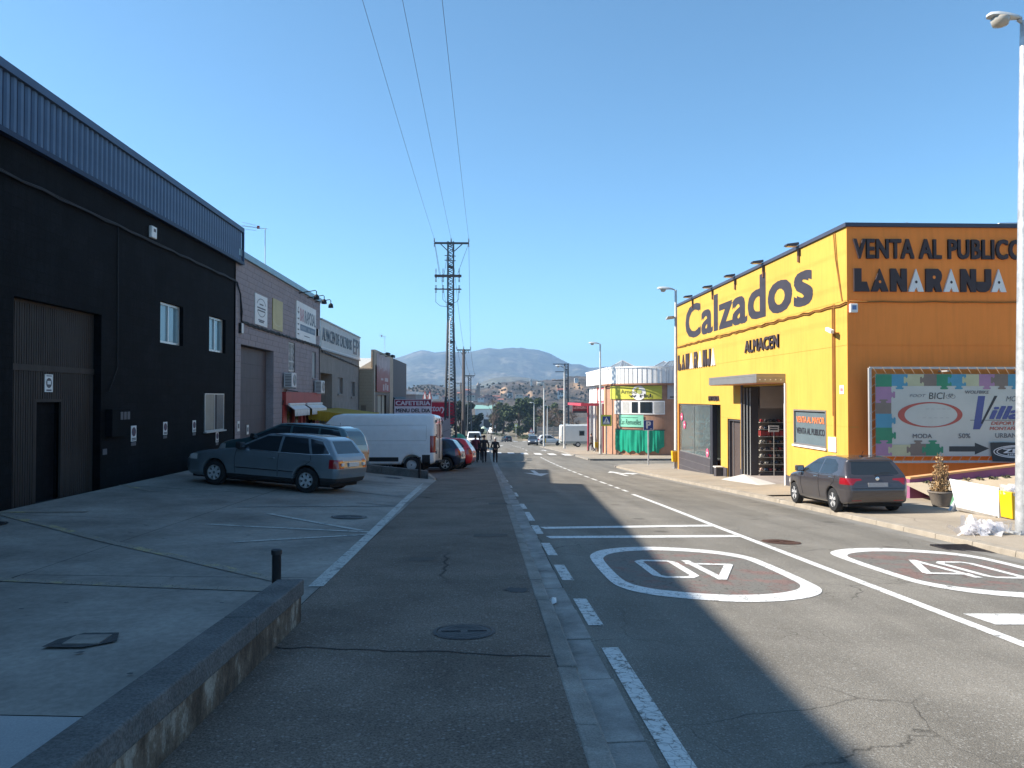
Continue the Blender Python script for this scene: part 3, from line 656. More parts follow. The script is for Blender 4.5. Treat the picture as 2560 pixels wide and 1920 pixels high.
# gate
GX = -8.7
def slats(y0, y1, z0, z1, pitch=.078):
    mb = MB(); n = int(round((y1-y0)/pitch)); p = (y1-y0)/n
    for i in range(n): mb.box(GX, GX+.03, y0+i*p+.012, y0+(i+1)*p-.012, z0, z1)
    return mb.box(GX-.02, GX-.001, y0, y1, z0, z1)
GT = B(GX-.02, GX+.05, 14.2, 17.4, 2.12, 2.24); GT.box(GX-.02, GX+.03, 14.2, 14.27, -.5, 3.45).box(GX-.02, GX+.03, 17.33, 17.4, -.5, 3.45).box(GX-.02, GX+.03, 14.27, 17.33, 3.40, 3.45).box(GX-.02, GX+.028, 15.2, 16.17, 1.52, 1.58).box(GX-.02, GX+.028, 15.2, 15.25, -.5, 1.52).box(GX-.02, GX+.028, 16.12, 16.17, -.5, 1.52)
GT = GT.build('gate', m_gate, BB)
slats(14.27, 17.33, 2.24, 3.40).build('upper_leaf', m_gate, GT)
q = slats(14.27, 15.2, -.5, 2.12); s2 = slats(16.17, 17.33, -.5, 2.12); s3 = slats(15.2, 16.17, 1.58, 2.12)
for e in (s2, s3): q.add(e.v, e.f)
q.build('lower_leaf', m_gate, GT)
B(GX-3, GX-.06, 15.25, 15.28, -.5, 1.5).box(GX-3, GX-.06, 16.1, 16.12, -.5, 1.5).box(GX-3, GX-2.95, 15.25, 16.12, -.5, 1.5).box(GX-3, GX-.06, 15.25, 16.12, 1.5, 1.54).build('doorway_interior', m_black, BB)
for (a, b) in ((20.5, 22.03), (24.1, 25.6)):
    B(WX-.32, WX-.01, a, a+.01, 3.06, 4.17).build('reveal', m_black, BB)
    window(BB, 'x', WX-.1, 1, a+.01, b-.01, 3.07, 4.16, m_alu, m_bglass, 2, .06, .06)
    B(WX-.21, WX-.2, a, b, 3.06, 4.17).build('curtain', m_black, BB)
wb = window(BB, 'x', WX+.03, 1, 23.70, 25.42, .58, 1.74, m_alu, m_print, 2, .03, .04, name='barred_window')
B(WX+.014, WX+.02, 23.74, 24.5, .62, 1.70).build('shutter', mat('beige_blind', (.30, .27, .22), .6, .12, 2), wb)
bars = MB()
for k in range(7): bars.box(WX+.034, WX+.038, 24.76+k*.09, 24.775+k*.09, .6, 1.72)
bars.build('bars', m_alu, wb); B(WX, WX+.1, 23.66, 25.46, .53, .575).build('sill', m_alu, wb)
def sag(a, b, n=20, amp=.03, seed=0):
    r = random.Random(seed); a, b = Vector(a), Vector(b)
    return [a.lerp(b, i/n)+Vector((0, 0, -abs(math.sin(i*1.3))*amp+r.uniform(-amp, amp)*.3)) for i in range(n+1)]
c = MB()
for k in range(3): c.tube(sag((WX+.03+.02*k, -10, 5.60-.025*k), (WX+.03+.02*k, 26.55, 5.64-.03*k), 60, .03, k), .014, 5)
c.tube(sag((WX+.02, 18.1, 5.6), (WX+.02, 18.12, 2.3), 14, .0, 5)+[Vector((WX+.03, 17.7, 1.75))], .012, 5)
c.build('wall_cable', m_cable, BB, smooth=True)
mb_ = thing('meter_box', 'black box of three meters on the black wall beside the gate', 'meter box', (WX, 18, .9))
B(WX, WX+.16, 17.6, 18.5, .72, 1.35).build('case', m_black, mb_, bevel=.015)
for k in range(3): B(WX+.16, WX+.172, 17.98+k*.17, 18.1+k*.17, 1.1, 1.28).build('meter_window', m_sgrey, mb_)
def plate(name, label, cat, X, y0, y1, z0, z1, m, d=.012, group=None, n=1):
    t = thing(name, label, cat, (X, (y0+y1)/2, z0), group); B(X, X+n*d, y0, y1, z0, z1).build('panel', m, t); return t
plate('intercom', 'tiny grey switch plate low on the black wall beside the gate', 'switch', WX, 17.5, 17.68, .33, .46, m_sgrey)
t = plate('warning_plate', 'small square grey plate right of the meters on the black wall', 'sign', WX, 18.5, 18.72, .78, .98, m_white); B(WX+.012, WX+.014, 18.54, 18.68, .82, .94).build('picture', m_sgrey, t)
def noparking(X, y, z, s, label, gr='no parking plates on the black wall'):
    t = thing('no_parking_sign', label, 'sign', (X, y, z), gr)
    B(X, X+.01, y-.13*s, y+.13*s, z, z+.36*s).build('panel', m_white, t)
    n = 24
    def disc(r, h, nm, m): MB().lathe([(r, 0), (r, h)], (X+.01, y, z+.22*s), 'x', n).build(nm, m, t)
    disc(.105*s, .003, 'ring', mat('faded_ring', (.16, .05, .055), .6, .2)); disc(.088*s, .005, 'disc', mat('faded_blue', (.055, .06, .10), .6, .2))
    MB().bar((X+.016, y-.07*s, z+.29*s), (X+.016, y+.07*s, z+.15*s), .003, .022*s).build('slash', mat('faded_ring', ()), t)
    for k in range(2): B(X+.01, X+.012, y-.1*s, y+.1*s, z+.02*s+.035*s*k, z+.045*s+.035*s*k).build('small_print', m_sgrey, t)
    B(X, X+.008, y-.12*s, y+.12*s, z-.1*s, z-.02*s).build('lower_plate', m_sgrey, t)
noparking(WX+.002, 19.0, .55, 1.05, 'no parking plate nearest the meters on the black wall')
noparking(WX+.002, 20.85, .62, .95, 'no parking plate second from the gate on the black wall')
noparking(WX+.002, 22.9, .60, .95, 'no parking plate just left of the barred window')
noparking(WX+.002, 24.85, .19, .9, 'no parking plate underneath the barred window')
t = plate('gate_sign', 'white notice with a round emblem on the brown steel gate', 'sign', GX+.031, 15.5, 15.78, 1.72, 2.07, m_white)
MB().lathe([(.1, 0), (.1, .002)], (GX+.043, 15.64, 1.9), 'x', 20).build('emblem', m_sgrey, t); B(GX+.0455, GX+.048, 15.58, 15.7, 1.87, 1.94).build('emblem_centre', m_white, t); B(GX+.0432, GX+.045, 15.55, 15.73, 1.74, 1.77).box(GX+.0432, GX+.045, 15.55, 15.73, 2.03, 2.05).build('small_print', m_sgrey, t)
t = thing('alarm_box', 'white alarm siren box high on the black wall below the fascia', 'alarm', (WX, 19.9, 5.7))
B(WX, WX+.09, 19.75, 20.05, 5.68, 5.98).build('case', m_white, t, bevel=.02); B(WX+.09, WX+.094, 19.84, 19.97, 5.84, 5.92).build('logo', m_sgrey, t)
# ---- grey block warehouse
m_blk = mat('grey_block', (.30, .265, .275), .9, .14, 1.5, .3, 60, fine=.12, fscale=25)
m_mort = mat('grey_mortar', (.10, .095, .10), .95, .15, 4)
GB = thing('grey_block_warehouse', 'grey concrete block warehouse with signs beside the black building', 'building', (WX, 33, -1.4))
top = 6.52
gh = [(27.2, 31.4, -2.2, 3.48), (33.8, 34.9, 2.75, 4.06), (38.4, 39.2, 2.6, 3.9), (32.75, 39.75, -2.8, 1.3)]
w = wall(MB(), 'x', WX-.02, WX-.3, 26.62, 40.2, -2.8, top, gh); w.box(WX-.35, WX-.3, 31.4, 40.2, -2.8, top); w.box(WX-.6, WX-.3, 40.0, 40.2, -2.8, top).box(WX-15, WX-.6, 40.05, 40.2, -2.8, top)
w.build('mortar_wall', m_mort, GB)
block_wall(GB, 'x', WX-.02, 1, 26.62, 40.19, -2.6, top, .42, .21, gh, m_blk, 290)
B(WX-15, WX-.3, 26.62, 40.0, 6.1, 6.3).build('roof', m_navy2, GB)
B(WX-.5, WX+.1, 26.62, 40.3, top+.002, top+.22).build('coping', mat('pale_blue_steel', (.22, .33, .38), .4, .12, 2, metal=.2), GB)
B(WX-.34, WX-.3, 27.2, 31.4, -1.6, 3.46).build('roller_door', mat('dark_door', (.085, .07, .075), .6, .12, 2, streak=.2), GB)
dl = MB()
for k in range(9): dl.box(WX-.3, WX-.292, 27.22, 31.38, -1.3+k*.52, -1.285+k*.52)
dl.build('door_grooves', m_mort, GB)
B(WX-.31, WX-.02, 31.39, 31.41, -1.6, 3.48).build('reveal', m_blk, GB)
for k, (a, b, c0, c1) in enumerate(((33.8, 34.9, 2.75, 4.06), (38.4, 39.2, 2.6, 3.9))):
    wn_ = window(GB, 'x', WX-.12, 1, a, b, c0, c1, m_white, m_glass, 2, .05, .05); g = MB()
    if k == 0:
        for i in range(8): g.tube([(WX-.06+.02*(j % 2), a+.1+i*.13+.03*math.sin(j*1.8), c0+j*.13) for j in range(11)], .012, 4)
        for z_ in (c0+.05, c0+.45, c1-.05): g.box(WX-.07, WX-.04, a, b, z_, z_+.03)
    else:
        for i in range(5): g.box(WX-.06, WX-.04, a+.08+i*.15, a+.1+i*.15, c0, c1)
    g.build('grille', m_white, wn_); B(WX-.12, WX+.05, a-.06, b+.06, c0-.06, c0).build('sill', m_blk, wn_)
c = MB()
for k in range(3): c.tube([Vector((WX+.04, 26.6, 5.58-.03*k)), Vector((WX+.07, 26.9, 5.2)), Vector((WX+.05+.02*k, 27.05, 4.6)), Vector((WX+.05, 27.1, 4.3-.02*k)), Vector((WX+.05, 27.3, 4.27-.02*k))]+sag((WX+.04, 27.8, 4.3-.03*k), (WX+.04, 40.1, 4.28-.03*k), 50, .05, 11+k), .02 if k else .03, 5)
c.tube(sag((WX+.03, 39.9, 4.2), (WX+.03, 39.95, 1.3), 12, .0, 4), .02, 5); c.build('wall_cable', m_cable, GB, smooth=True)
c = MB(); c.tube([Vector((WX+.05, 32.6, 1.32)), Vector((WX+.07, 33.2, 1.95)), Vector((WX+.07, 34.5, 1.9))]+sag((WX+.1, 35, 1.9), (WX+.06, 39.6, 1.85), 24, .06, 3), .02, 5); c.build('wire_bundle', m_cable, GB, smooth=True)
def aircon(y, z, label):
    t = thing('air_conditioner', label, 'air conditioner', (WX+.05, y, z), 'air conditioning units on the grey block wall')
    B(WX+.06, WX+.40, y, y+.82, z, z+.62).build('case', mat('aircon_white', (.6, .6, .6), .5, .1), t, bevel=.015)
    g = MB()
    for k in range(8): g.box(WX+.12, WX+.38, y-.012, y-.002, z+.06+k*.065, z+.085+k*.065)
    g.build('side_louvres', m_print, t)
    MB().lathe([(.24, 0), (.24, .012)], (WX+.40, y+.5, z+.32), 'x', 24).build('fan_grille', m_sgrey, t); g = MB()
    for k in range(1, 5): g.lathe([(.055*k, .013), (.055*k, .022), (.055*k-.01, .022), (.055*k-.01, .013)], (WX+.40, y+.5, z+.32), 'x', 20, cap=False)
    g.build('fan_rings', m_white, t); B(WX, WX+.42, y+.1, y+.14, z-.05, z-.005).box(WX, WX+.42, y+.68, y+.72, z-.05, z-.005).build('bracket', m_alu, t)
aircon(32.75, 2.05, 'large air conditioning unit below the white grille window'); aircon(38.65, 1.85, 'air conditioning unit right of the red shop front fascia')
RS = thing('red_shop_front', 'small red shop front with white awnings set in the grey block wall', 'shop front', (WX, 36.2, -1.7))
m_rshop = mat('red_shop_paint', (.33, .035, .028), .5, .15, 2)
B(WX-.02, WX+.16, 32.76, 39.74, 1.3, 1.86).build('fascia', m_rshop, RS); B(WX-.1, WX+.04, 32.76, 33.4, -2.4, 1.3).box(WX-.1, WX+.04, 36.0, 36.3, -2.4, 1.3).box(WX-.1, WX+.04, 38.9, 39.74, -2.4, 1.3).build('pillars', m_rshop, RS)
B(WX-.25, WX-.2, 33.4, 38.9, -2.4, 1.3).build('dark_glazing', mat('brown_glass', (.04, .02, .02), .15, .3, 2), RS); B(WX-.2, WX-.1, 33.4, 38.9, -.2, -.1).box(WX-.2, WX-.1, 35.2, 35.3, -2.2, 1.3).box(WX-.2, WX-.1, 37.4, 37.5, -2.2, 1.3).build('glazing_bars', m_rshop, RS)
for a, b in ((33.1, 35.9), (36.4, 39.7)):
    aw = MB().hexa([(WX+.17, a, 1.28), (WX+.45, a, 1.08), (WX+.45, b, 1.08), (WX+.17, b, 1.28), (WX+.17, a, 1.31), (WX+.46, a, 1.11), (WX+.46, b, 1.11), (WX+.17, b, 1.31)])
    aw = aw.build('awning', m_white, RS); v = MB(); n = 12
    for k in range(n): v.add([(WX+.45, lerp(a, b, k/n), 1.08), (WX+.45, lerp(a, b, (k+1)/n), 1.08), (WX+.455, lerp(a, b, (k+.85)/n), .82), (WX+.455, lerp(a, b, (k+.15)/n), .82)], [(0, 1, 2, 3)])
    v.build('valance', m_white, aw); MB().tube([(WX+.2, a-.05, 1.33), (WX+.2, b+.05, 1.33)], .05, 8).build('roller', m_white, aw)
YA = thing('yellow_awning', 'long yellow awning with scalloped edge behind the white van', 'awning', (WX, 40, .2))
m_yaw = mat('yellow_canvas', (.42, .27, .02), .8, .15, 1.5, streak=.2)
z0, z1, xo = 1.0, .72, -6.1
MB().hexa([(WX+.02, 37.5, z0), (xo, 37.5, z1), (xo, 45, z1), (WX+.02, 45, z0), (WX+.02, 37.5, z0+.03), (xo, 37.5, z1+.03), (xo, 45, z1+.03), (WX+.02, 45, z0+.03)]).build('canvas', m_yaw, YA)
v = MB(); n = 16
for k in range(n):
    xa, xb = lerp(WX+.02, xo, k/n), lerp(WX+.02, xo, (k+1)/n); za, zb = lerp(z0, z1, k/n), lerp(z0, z1, (k+1)/n)
    pts = [(xa, za), (xb, zb), (xb, zb-.36), (lerp(xa, xb, .8), zb-.42), (lerp(xa, xb, .5), zb-.45), (lerp(xa, xb, .2), zb-.42), (xa, za-.36)]
    v.add([(x, 37.49, z) for x, z in pts], [tuple(range(7))])
v.build('side_valance', m_yaw, YA)
v = MB().add([(xo+.005, 37.5, z1), (xo+.005, 45, z1), (xo+.005, 45, z1-.4), (xo+.005, 37.5, z1-.4)], [(0, 1, 2, 3)]); v.build('front_valance', m_yaw, YA)
MB().tube([(WX, 38, z0-.1), (xo, 38, z1-.04)], .03).tube([(WX, 44, z0-.1), (xo, 44, z1-.04)], .03).tube([(-6.2, 38, z1), (-6.2, 38, -2)], .035).tube([(-6.2, 44, z1), (-6.2, 44, -2.3)], .035).build('frame', m_alu, YA)
# signs on the grey wall
t = plate('wall_sign', 'white upright sign with dark arcs left of the yellow panel', 'sign', WX+.004, 28.75, 30.35, 4.35, 5.5, m_white, .03)
X = WX+.036
def arc_strip(mb, X, cy, cz, r, w, a0, a1, n=14, sz=1.):
    vs = []
    for i in range(n+1):
        a = lerp(a0, a1, i/n); vs += [(X, cy+(r-w)*math.cos(a), cz+(r-w)*math.sin(a)*sz), (X, cy+r*math.cos(a), cz+r*math.sin(a)*sz)]
    return mb.add(vs, [(2*i, 2*i+1, 2*i+3, 2*i+2) for i in range(n)])
m = arc_strip(MB(), X, 29.55, 5.05, .62, .05, .3, 2.85, sz=.52); arc_strip(m, X, 29.55, 4.95, .55, .05, 3.4, 6.0, sz=.5)
for z_, w_ in ((5.12, .5), (4.98, 1.1), (4.88, 1.0), (4.52, .8), (4.46, .6)): m.box(X-.001, X, 29.55-w_/2, 29.55+w_/2, z_, z_+.05)
m.build('print', m_sgrey, t)
t = plate('yellow_board', 'blank yellow upright panel on the grey block wall', 'sign', WX+.004, 31.15, 32.65, 4.38, 5.62, mat('yellow_panel', (.46, .37, .15), .5, .15, 1.2), .03)
m = MB(); arc_strip(m, WX+.036, 31.9, 5.0, .9, .03, 3.6, 5.2, sz=.5); m.build('pale_curve', mat('pale_yellow', (.6, .55, .35), .5, .1), t)
t = plate('lettered_sign', 'large white rectangular sign with slate lettering under three black lamps', 'sign', WX+.004, 35.0, 39.0, 4.3, 6.02, m_white, .04)
X = WX+.046
mm = text(MB(), 'RAPOSAL', (X, 36.55, 5.12), (0, 2.35, 0), (0, 0, .62), .003, .02); mm.build('word', mat('slate_print', (.10, .13, .17), .5, .1), t)
text(MB(), 'BAR', (X, 35.65, 5.15), (0, .8, 0), (0, 0, .6), .003, .015).build('word', mat('pink_print', (.5, .22, .25), .5, .1), t)
bl = B(X-.002, X, 35.7, 38.8, 4.72, 5.02).build('blue_band', mat('slate_blue', (.10, .15, .21), .5, .15, 3), t)
mm = MB()
for k in range(16):
    if k not in (6, 7, 11): mm.box(X, X+.002, 35.85+k*.175, 35.98+k*.175, 4.8, 4.93)
mm.build('band_print', mat('band_pale', (.3, .34, .38), .6, .3, 9), t)
mm = MB()
for k, z_ in enumerate((5.5, 5.2, 4.95, 4.7, 4.5)): mm.box(X-.001, X, 35.18, 35.5, z_, z_+.06)
mm.box(X-.001, X, 36.5, 37.6, 4.5, 4.54).build('small_print', m_sgrey, t); m = arc_strip(MB(), X, 35.4, 5.6, .17, .05, 1.5, 4.5); m.build('emblem', m_print, t)
for k, y_ in enumerate((35.6, 37.3, 38.9)):
    t = thing('sign_lamp', ('nearest', 'middle', 'farthest')[k]+' of the three black arm lamps over the large lettered sign', 'lamp', (WX, y_, 6.35), 'black arm lamps above the sign')
    MB().tube([(WX, y_, 6.42), (WX+.75, y_, 6.55), (WX+.8, y_, 6.5), (WX+.8, y_, 6.35)], .022, 6).build('arm', m_cable, t)
    MB().lathe([(.05, .06), (.11, .0), (.13, -.16), (.10, -.17)], (WX+.8, y_, 6.3), n=12).build('lamp_head', m_cable, t)
for y_, z_, lb in ((27.0, 3.85, 'white alarm box beside the black building above the roller door'), (39.35, 4.75, 'white alarm box right of the large lettered sign')):
    t = thing('alarm_box', lb, 'alarm', (WX, y_, z_)); B(WX+.004, WX+.1, y_, y_+.2, z_, z_+.36).build('case', m_white, t, bevel=.02); B(WX+.004, WX+.09, y_-.06, y_-.005, z_, z_+.36).build('back_plate', m_cable, t)
for y_, z_, X_, lb in ((26.85, -.15, WX+.004, 'small white notice on the narrow block pier by the black wall'), (28.85, -.35, WX-.288, 'narrow white notice on the grey roller door')):
    t = plate('notice', lb, 'sign', X_, y_, y_+.24, z_+.6, z_+.95, m_white); B(X_+.012, X_+.014, y_+.05, y_+.19, z_+.7, z_+.86).build('picture', m_sgrey, t)
def aerial(x, y, z, h, label, boom=.9, sx=-1):
    t = thing('tv_aerial', label, 'aerial', (x, y, z))
    MB().tube([(x, y, z), (x, y, z+h)], .022, 6).tube([(x-.15, y, z), (x-.02, y, z+h*.4)], .012, 4).tube([(x+.15, y+.1, z), (x+.02, y, z+h*.4)], .012, 4).build('mast', m_alu, t)
    b = MB().tube([(x+.1, y, z+h-.03), (x+sx*boom, y, z+h+.1)], .014, 5)
    for k in range(6):
        xx = x+sx*boom*(.25+.15*k); b.tube([(xx, y-.22, z+h+.02*k), (xx, y+.22, z+h+.02*k)], .008, 4)
    for d in (-.1, .12): b.tube([(x+sx*boom*.4, y, z+h+d), (x+sx*boom, y, z+h+.1+d*1.3)], .008, 4)
    b.build('boom', m_alu, t); B(x+sx*.3-.05, x+sx*.3+.05, y-.04, y+.04, z+h-.02, z+h+.1).build('amplifier', m_sred, t)
aerial(-9.6, 34.0, 6.3, 2.75, 'tall television aerial on the roof of the grey block warehouse', 1.0)
# ---- ALMACEN DE CALZADOS building
m_beige = mat('grey_render', (.26, .235, .215), .9, .14, 1.5, .25, 40, fine=.1, streak=.2)
AB = thing('shoe_warehouse', 'low grey rendered warehouse with a long white lettered sign board on top', 'building', (WX, 46, -2.3))
ah = [(40.3, 43.4, -3, 2.93), (45.1, 46.7, 1.85, 2.8), (49.6, 51.0, 1.7, 2.65)]
w = wall(MB(), 'x', WX, WX-.35, 40.21, 52.7, -3.5, 4.2, ah); w.box(WX-14, WX, 52.5, 52.69, -3.5, 4.2); w.box(WX-.8, WX-.75, 40.3, 43.4, -3, 2.93).box(WX-.76, WX-.3, 43.38, 43.42, -3, 2.93)
for a in ah[1:]: w.box(WX-.36, WX-.3, a[0], a[1], a[2], a[3])
w.build('wall', m_beige, AB); B(WX-14, WX-.36, 40.3, 52.5, 4.0, 4.2).build('roof', m_beige, AB)
for a in ah[1:]: B(WX-.1, WX+.06, a[0]-.1, a[1]+.1, a[2]-.12, a[2]).build('window_sill', m_beige, AB); window(AB, 'x', WX-.12, 1, a[0], a[1], a[2], a[3], mat('grey_frame', (.2, .2, .2), .6), mat('grey_blind', (.17, .17, .17), .4, .1), 1, .07)
sg = thing('calzados_board', 'long white ribbed sign board reading ALMACEN DE CALZADOS', 'sign', (WX, 46, 4.25))
m_ribw = mat('ribbed_white', (.62, .63, .62), .55, .08, 2)
B(WX+.002, WX+.05, 40.21, 52.72, 4.21, 5.66).build('board', m_ribw, sg); rb = MB()
for k in range(62): rb.box(WX+.05, WX+.062, 40.25+k*.2, 40.33+k*.2, 4.3, 5.6)
rb.build('board_ribs', m_ribw, sg); B(WX-.05, WX+.1, 40.21, 52.75, 5.662, 5.75).box(WX-.02, WX+.09, 40.21, 52.75, 4.12, 4.205).build('board_trim', mat('grey_trim', (.3, .31, .32), .5), sg)
m_dl = mat('sign_letters', (.07, .09, .115), .5, .1)
text(MB(), 'ALMACEN DE CALZADOS', (WX+.066, 40.4, 4.62), (0, 8.9, 0), (0, 0, .68), .01, .012).build('letters', m_dl, sg)
text(MB(), 'EPI', (WX+.066, 49.9, 4.45), (0, 2.5, 0), (0, 0, .98), .01, .012).build('letters', m_dl, sg)
c = MB()
for k in range(2): c.tube(sag((WX+.07, 40.2, 4.1-.05*k), (WX+.05, 52.6, 3.75-.03*k), 40, .06, 21+k), .02, 5)
c.build('wall_cable', m_cable, AB, smooth=True)
# ---- beige block building with poster, dark building beyond
m_cream = mat('cream_block', (.40, .33, .24), .9, .1, 2, fine=.1); m_creamm = mat('cream_mortar', (.22, .17, .12), .95)
CB = thing('cream_block_building', 'cream block building with a tall red and white poster facade', 'building', (-7.5, 58, -2.8))
B(-8.52, -7.62, 52.86, 52.95, -3.5, 3.55).build('mortar_wall', m_creamm, CB)
block_wall(CB, 'y', 52.86, -1, -8.52, -7.62, -2.6, 3.55, .3, .22, [(-8.4, -8.05, -1, 1.1)], m_cream, 200)
window(CB, 'y', 52.87, -1, -8.4, -8.05, -1, 1.1, m_alu, mat('grey_blind', ()), 1, .05)
B(-22, -8.52, 52.86, 53.0, -3.5, 3.5).box(-7.62, -7.5, 52.84, 53.4, -3.5, 4.85).box(-7.8, -7.5, 53.4, 63.8, 3.9, 4.95).box(-7.8, -7.5, 61.6, 63.8, -3.5, 3.9).box(-7.8, -7.6, 53.4, 61.6, 2.0, 3.9).box(-20, -7.8, 63.6, 63.8, -3.5, 4.8).build('wall', mat('cream_render', (.44, .36, .28), .9, .12, 1.5, streak=.15), CB)
MB().add([(-8.6, 52.8, 3.56), (-7.64, 52.8, 3.56), (-7.64, 62, 4.8), (-16, 62, 4.8), (-16, 52.8, 3.56)], [tuple(range(5))]).build('roof', mat('pale_roof', (.5, .48, .43), .5, .1), CB)
rb = MB()
for k in range(9): rb.hexa([(-8.55+k*.11, 52.79, 3.57), (-8.52+k*.11, 52.79, 3.57), (-8.52+k*.11, 61.9, 4.79), (-8.55+k*.11, 61.9, 4.79), (-8.55+k*.11, 52.79, 3.63), (-8.52+k*.11, 52.79, 3.63), (-8.52+k*.11, 61.9, 4.85), (-8.55+k*.11, 61.9, 4.85)])
rb.build('roof_seams', mat('roof_seam', (.35, .31, .25), .5), CB)
pt = thing('poster_banner', 'tall faded red and white advertising banner on the cream building', 'sign', (-7.48, 57.5, 2))
def posterfx(nt, co, out, b):
    g = nd(nt, 'SeparateXYZ'); nt.links.new(co, g.inputs[0]); r = nd(nt, 'MapRange'); nt.links.new(g.outputs[2], r.inputs[0]); r.inputs[1].default_value = .3; r.inputs[2].default_value = 2.6
    n = nd(nt, 'TexNoise', Scale=1.5, Detail=4.); nt.links.new(co, n.inputs['Vector'])
    a = nd(nt, 'Math', operation='MULTIPLY_ADD'); nt.links.new(n.outputs['Fac'], a.inputs[0]); a.inputs[1].default_value = .5; nt.links.new(r.outputs[0], a.inputs[2])
    k = ramp(nt, a.outputs[0], [(.3, (.30, .09, .085)), (.75, (.34, .17, .16)), (1., (.42, .36, .37))]); return k
B(-7.5, -7.47, 54.0, 61.4, 2.05, 4.75).build('cloth', mat('poster_print', (.4, .2, .2), .7, .1, extra=posterfx), pt)
mm = MB()
for k, (a, b, c0, c1) in enumerate(((55, 55.5, 3.9, 4.5), (55.8, 56.2, 3.7, 4.5), (56.6, 57.2, 3.8, 4.55), (57.6, 58.0, 3.6, 4.4), (58.6, 59.2, 3.7, 4.5), (56.2, 57.4, 2.9, 3.05), (58.2, 60.2, 2.85, 3.12), (57.2, 58, 2.15, 2.6), (58.6, 59.2, 2.2, 2.7), (59.6, 60.4, 2.15, 2.6))): mm.box(-7.469, -7.466, a, b, c0, c1)
mm.build('pale_shapes', mat('poster_pale', (.5, .42, .42), .7, .3, 3), pt)
for k in range(2):
    t = thing('poster_lamp', ('left', 'right')[k]+' black twin lamp above the red and white banner', 'lamp', (-7.5, 55.5+3*k, 4.6)); MB().tube([(-7.5, 55.5+3*k, 4.75), (-6.9, 55.5+3*k, 4.8)], .03).build('arm', m_cable, t); B(-7.0, -6.8, 55+3*k, 56.2+3*k, 4.68, 4.85).build('lamp_head', m_cable, t)
m_brown = mat('brown_frame', (.06, .04, .03), .5); B(-7.62, -7.55, 53.5, 61.5, -3, -2.2).box(-7.62, -7.52, 53.4, 61.6, 1.8, 2.0).box(-7.7, -7.55, 53.4, 55, -3, 1.8).box(-7.7, -7.55, 59.8, 61.6, -3, 1.8).build('shop_frame', m_brown, CB)
B(-7.75, -7.7, 55, 59.8, -3, 1.8).build('pale_shutter', mat('pale_shutter', (.33, .31, .25), .6, .1), CB); B(-7.7, -7.66, 57.8, 58.1, -3, 1.8).build('shutter_post', m_brown, CB)
DB = thing('dark_gabled_shop', 'dark grey building with black canopy and white ornamental grille', 'building', (-7.5, 69, -3.3))
B(-16, -7.5, 63.82, 74.7, -4.2, 4.88).build('wall', mat('charcoal_panel', (.085, .08, .085), .7, .1), DB)
MB().hexa([(-7.49, 63.9, .7), (-6.4, 63.9, .6), (-6.4, 73, .6), (-7.49, 73, .7), (-7.49, 63.9, 1.7), (-6.5, 63.9, .75), (-6.5, 73, .75), (-7.49, 73, 1.7)]).build('canopy', mat('black_slate', (.02, .02, .022), .6, .3), DB)
g = B(-6.6, -6.55, 63.9, 64.0, -3.5, .6); g.box(-6.62, -6.5, 63.88, 72.9, .45, .62).box(-7.4, -6.55, 63.86, 63.92, -.1, .05).build('frame', m_cable, DB)
g = MB()
for j in range(3):
    for i in range(3): g.lathe([(.13, -.012), (.16, -.012), (.16, .012), (.13, .012)], (-7.25+i*.3, 63.9, -.9+.5*j), 'y', 14, cap=False)
for i in range(4): g.box(-7.4+i*.3, -7.37+i*.3, 63.88, 63.92, -1.3, .5)
g.build('ornamental_grille', m_white, DB); B(-7.42, -6.45, 64.2, 64.25, -3.5, .5).build('porch_wall', mat('charcoal_panel', ()), DB)
aerial(-9.5, 74, 4.9, 2.6, 'thin television aerial on the far dark building', .5)
# ---- farther left side
LB = thing('low_grey_shed', 'low grey shed with a white roof edge beyond the cafeteria sign', 'building', (-9, 90, -4.4))
B(-24, -7.6, 86, 100, -5, 2.0).build('wall', mat('grey_shed', (.24, .24, .25), .8, .1), LB); MB().hexa([(-24, 85.8, 2.0), (-7.5, 85.8, 2.0), (-7.5, 100, 2.0), (-24, 100, 2.0), (-24, 85.8, 3.4), (-7.5, 85.8, 2.3), (-7.5, 100, 2.3), (-24, 100, 3.4)]).build('roof', m_white, LB)
for k, xx in enumerate((-6.42, -5.9)):
    t = thing('pyramid_kiosk_roof', ('left', 'right')[k]+' of two small steep red and white roofs beside the red billboard', 'kiosk', (xx, 84, -4.2))
    B(xx-.24, xx+.24, 83.8, 84.2, -4.3, 1.5).build('body', m_white, t)
    MB().add([(xx-.27, 83.7, 1.5), (xx+.27, 83.7, 1.5), (xx+.27, 84.3, 1.5), (xx-.27, 84.3, 1.5), (xx, 84, 2.4)], [(0, 1, 4), (1, 2, 4), (2, 3, 4), (3, 0, 4)]).build('roof', mat('red_tile', (.42, .10, .09), .7, .15), t)
    MB().add([(xx-.12, 83.69, 1.52), (xx+.12, 83.69, 1.52), (xx+.03, 83.87, 2.1), (xx-.03, 83.87, 2.1)], [(0, 1, 2, 3)]).build('white_stripe', m_white, t)
m_mar = mat('maroon_sign', (.25, .025, .07), .5, .12); m_lil = mat('lilac_sign', (.66, .6, .68), .5, .1)
CS = thing('cafeteria_sign', 'maroon and white standing sign reading CAFETERIA MENU DEL DIA', 'sign', (-4.5, 48, -2.5))
a = at_y(986, 998, 48); b = at_y(1079, 1040, 48)
x0, x1, zt = a.x, b.x, a.z; zb = zt-1.5
B(x0, x1, 48, 48.12, zb, zt).build('panel', m_mar, CS); B(x0+.03, x1-.03, 47.985, 48, zt-.94, zt-.44).build('white_band', m_lil, CS)
B(x0, x0+.03, 47.98, 47.999, zb, zt).box(x1-.03, x1, 47.98, 47.999, zb, zt).box(x0+.03, x1-.03, 47.98, 47.999, zt-.03, zt).build('edge_frame', m_lil, CS)
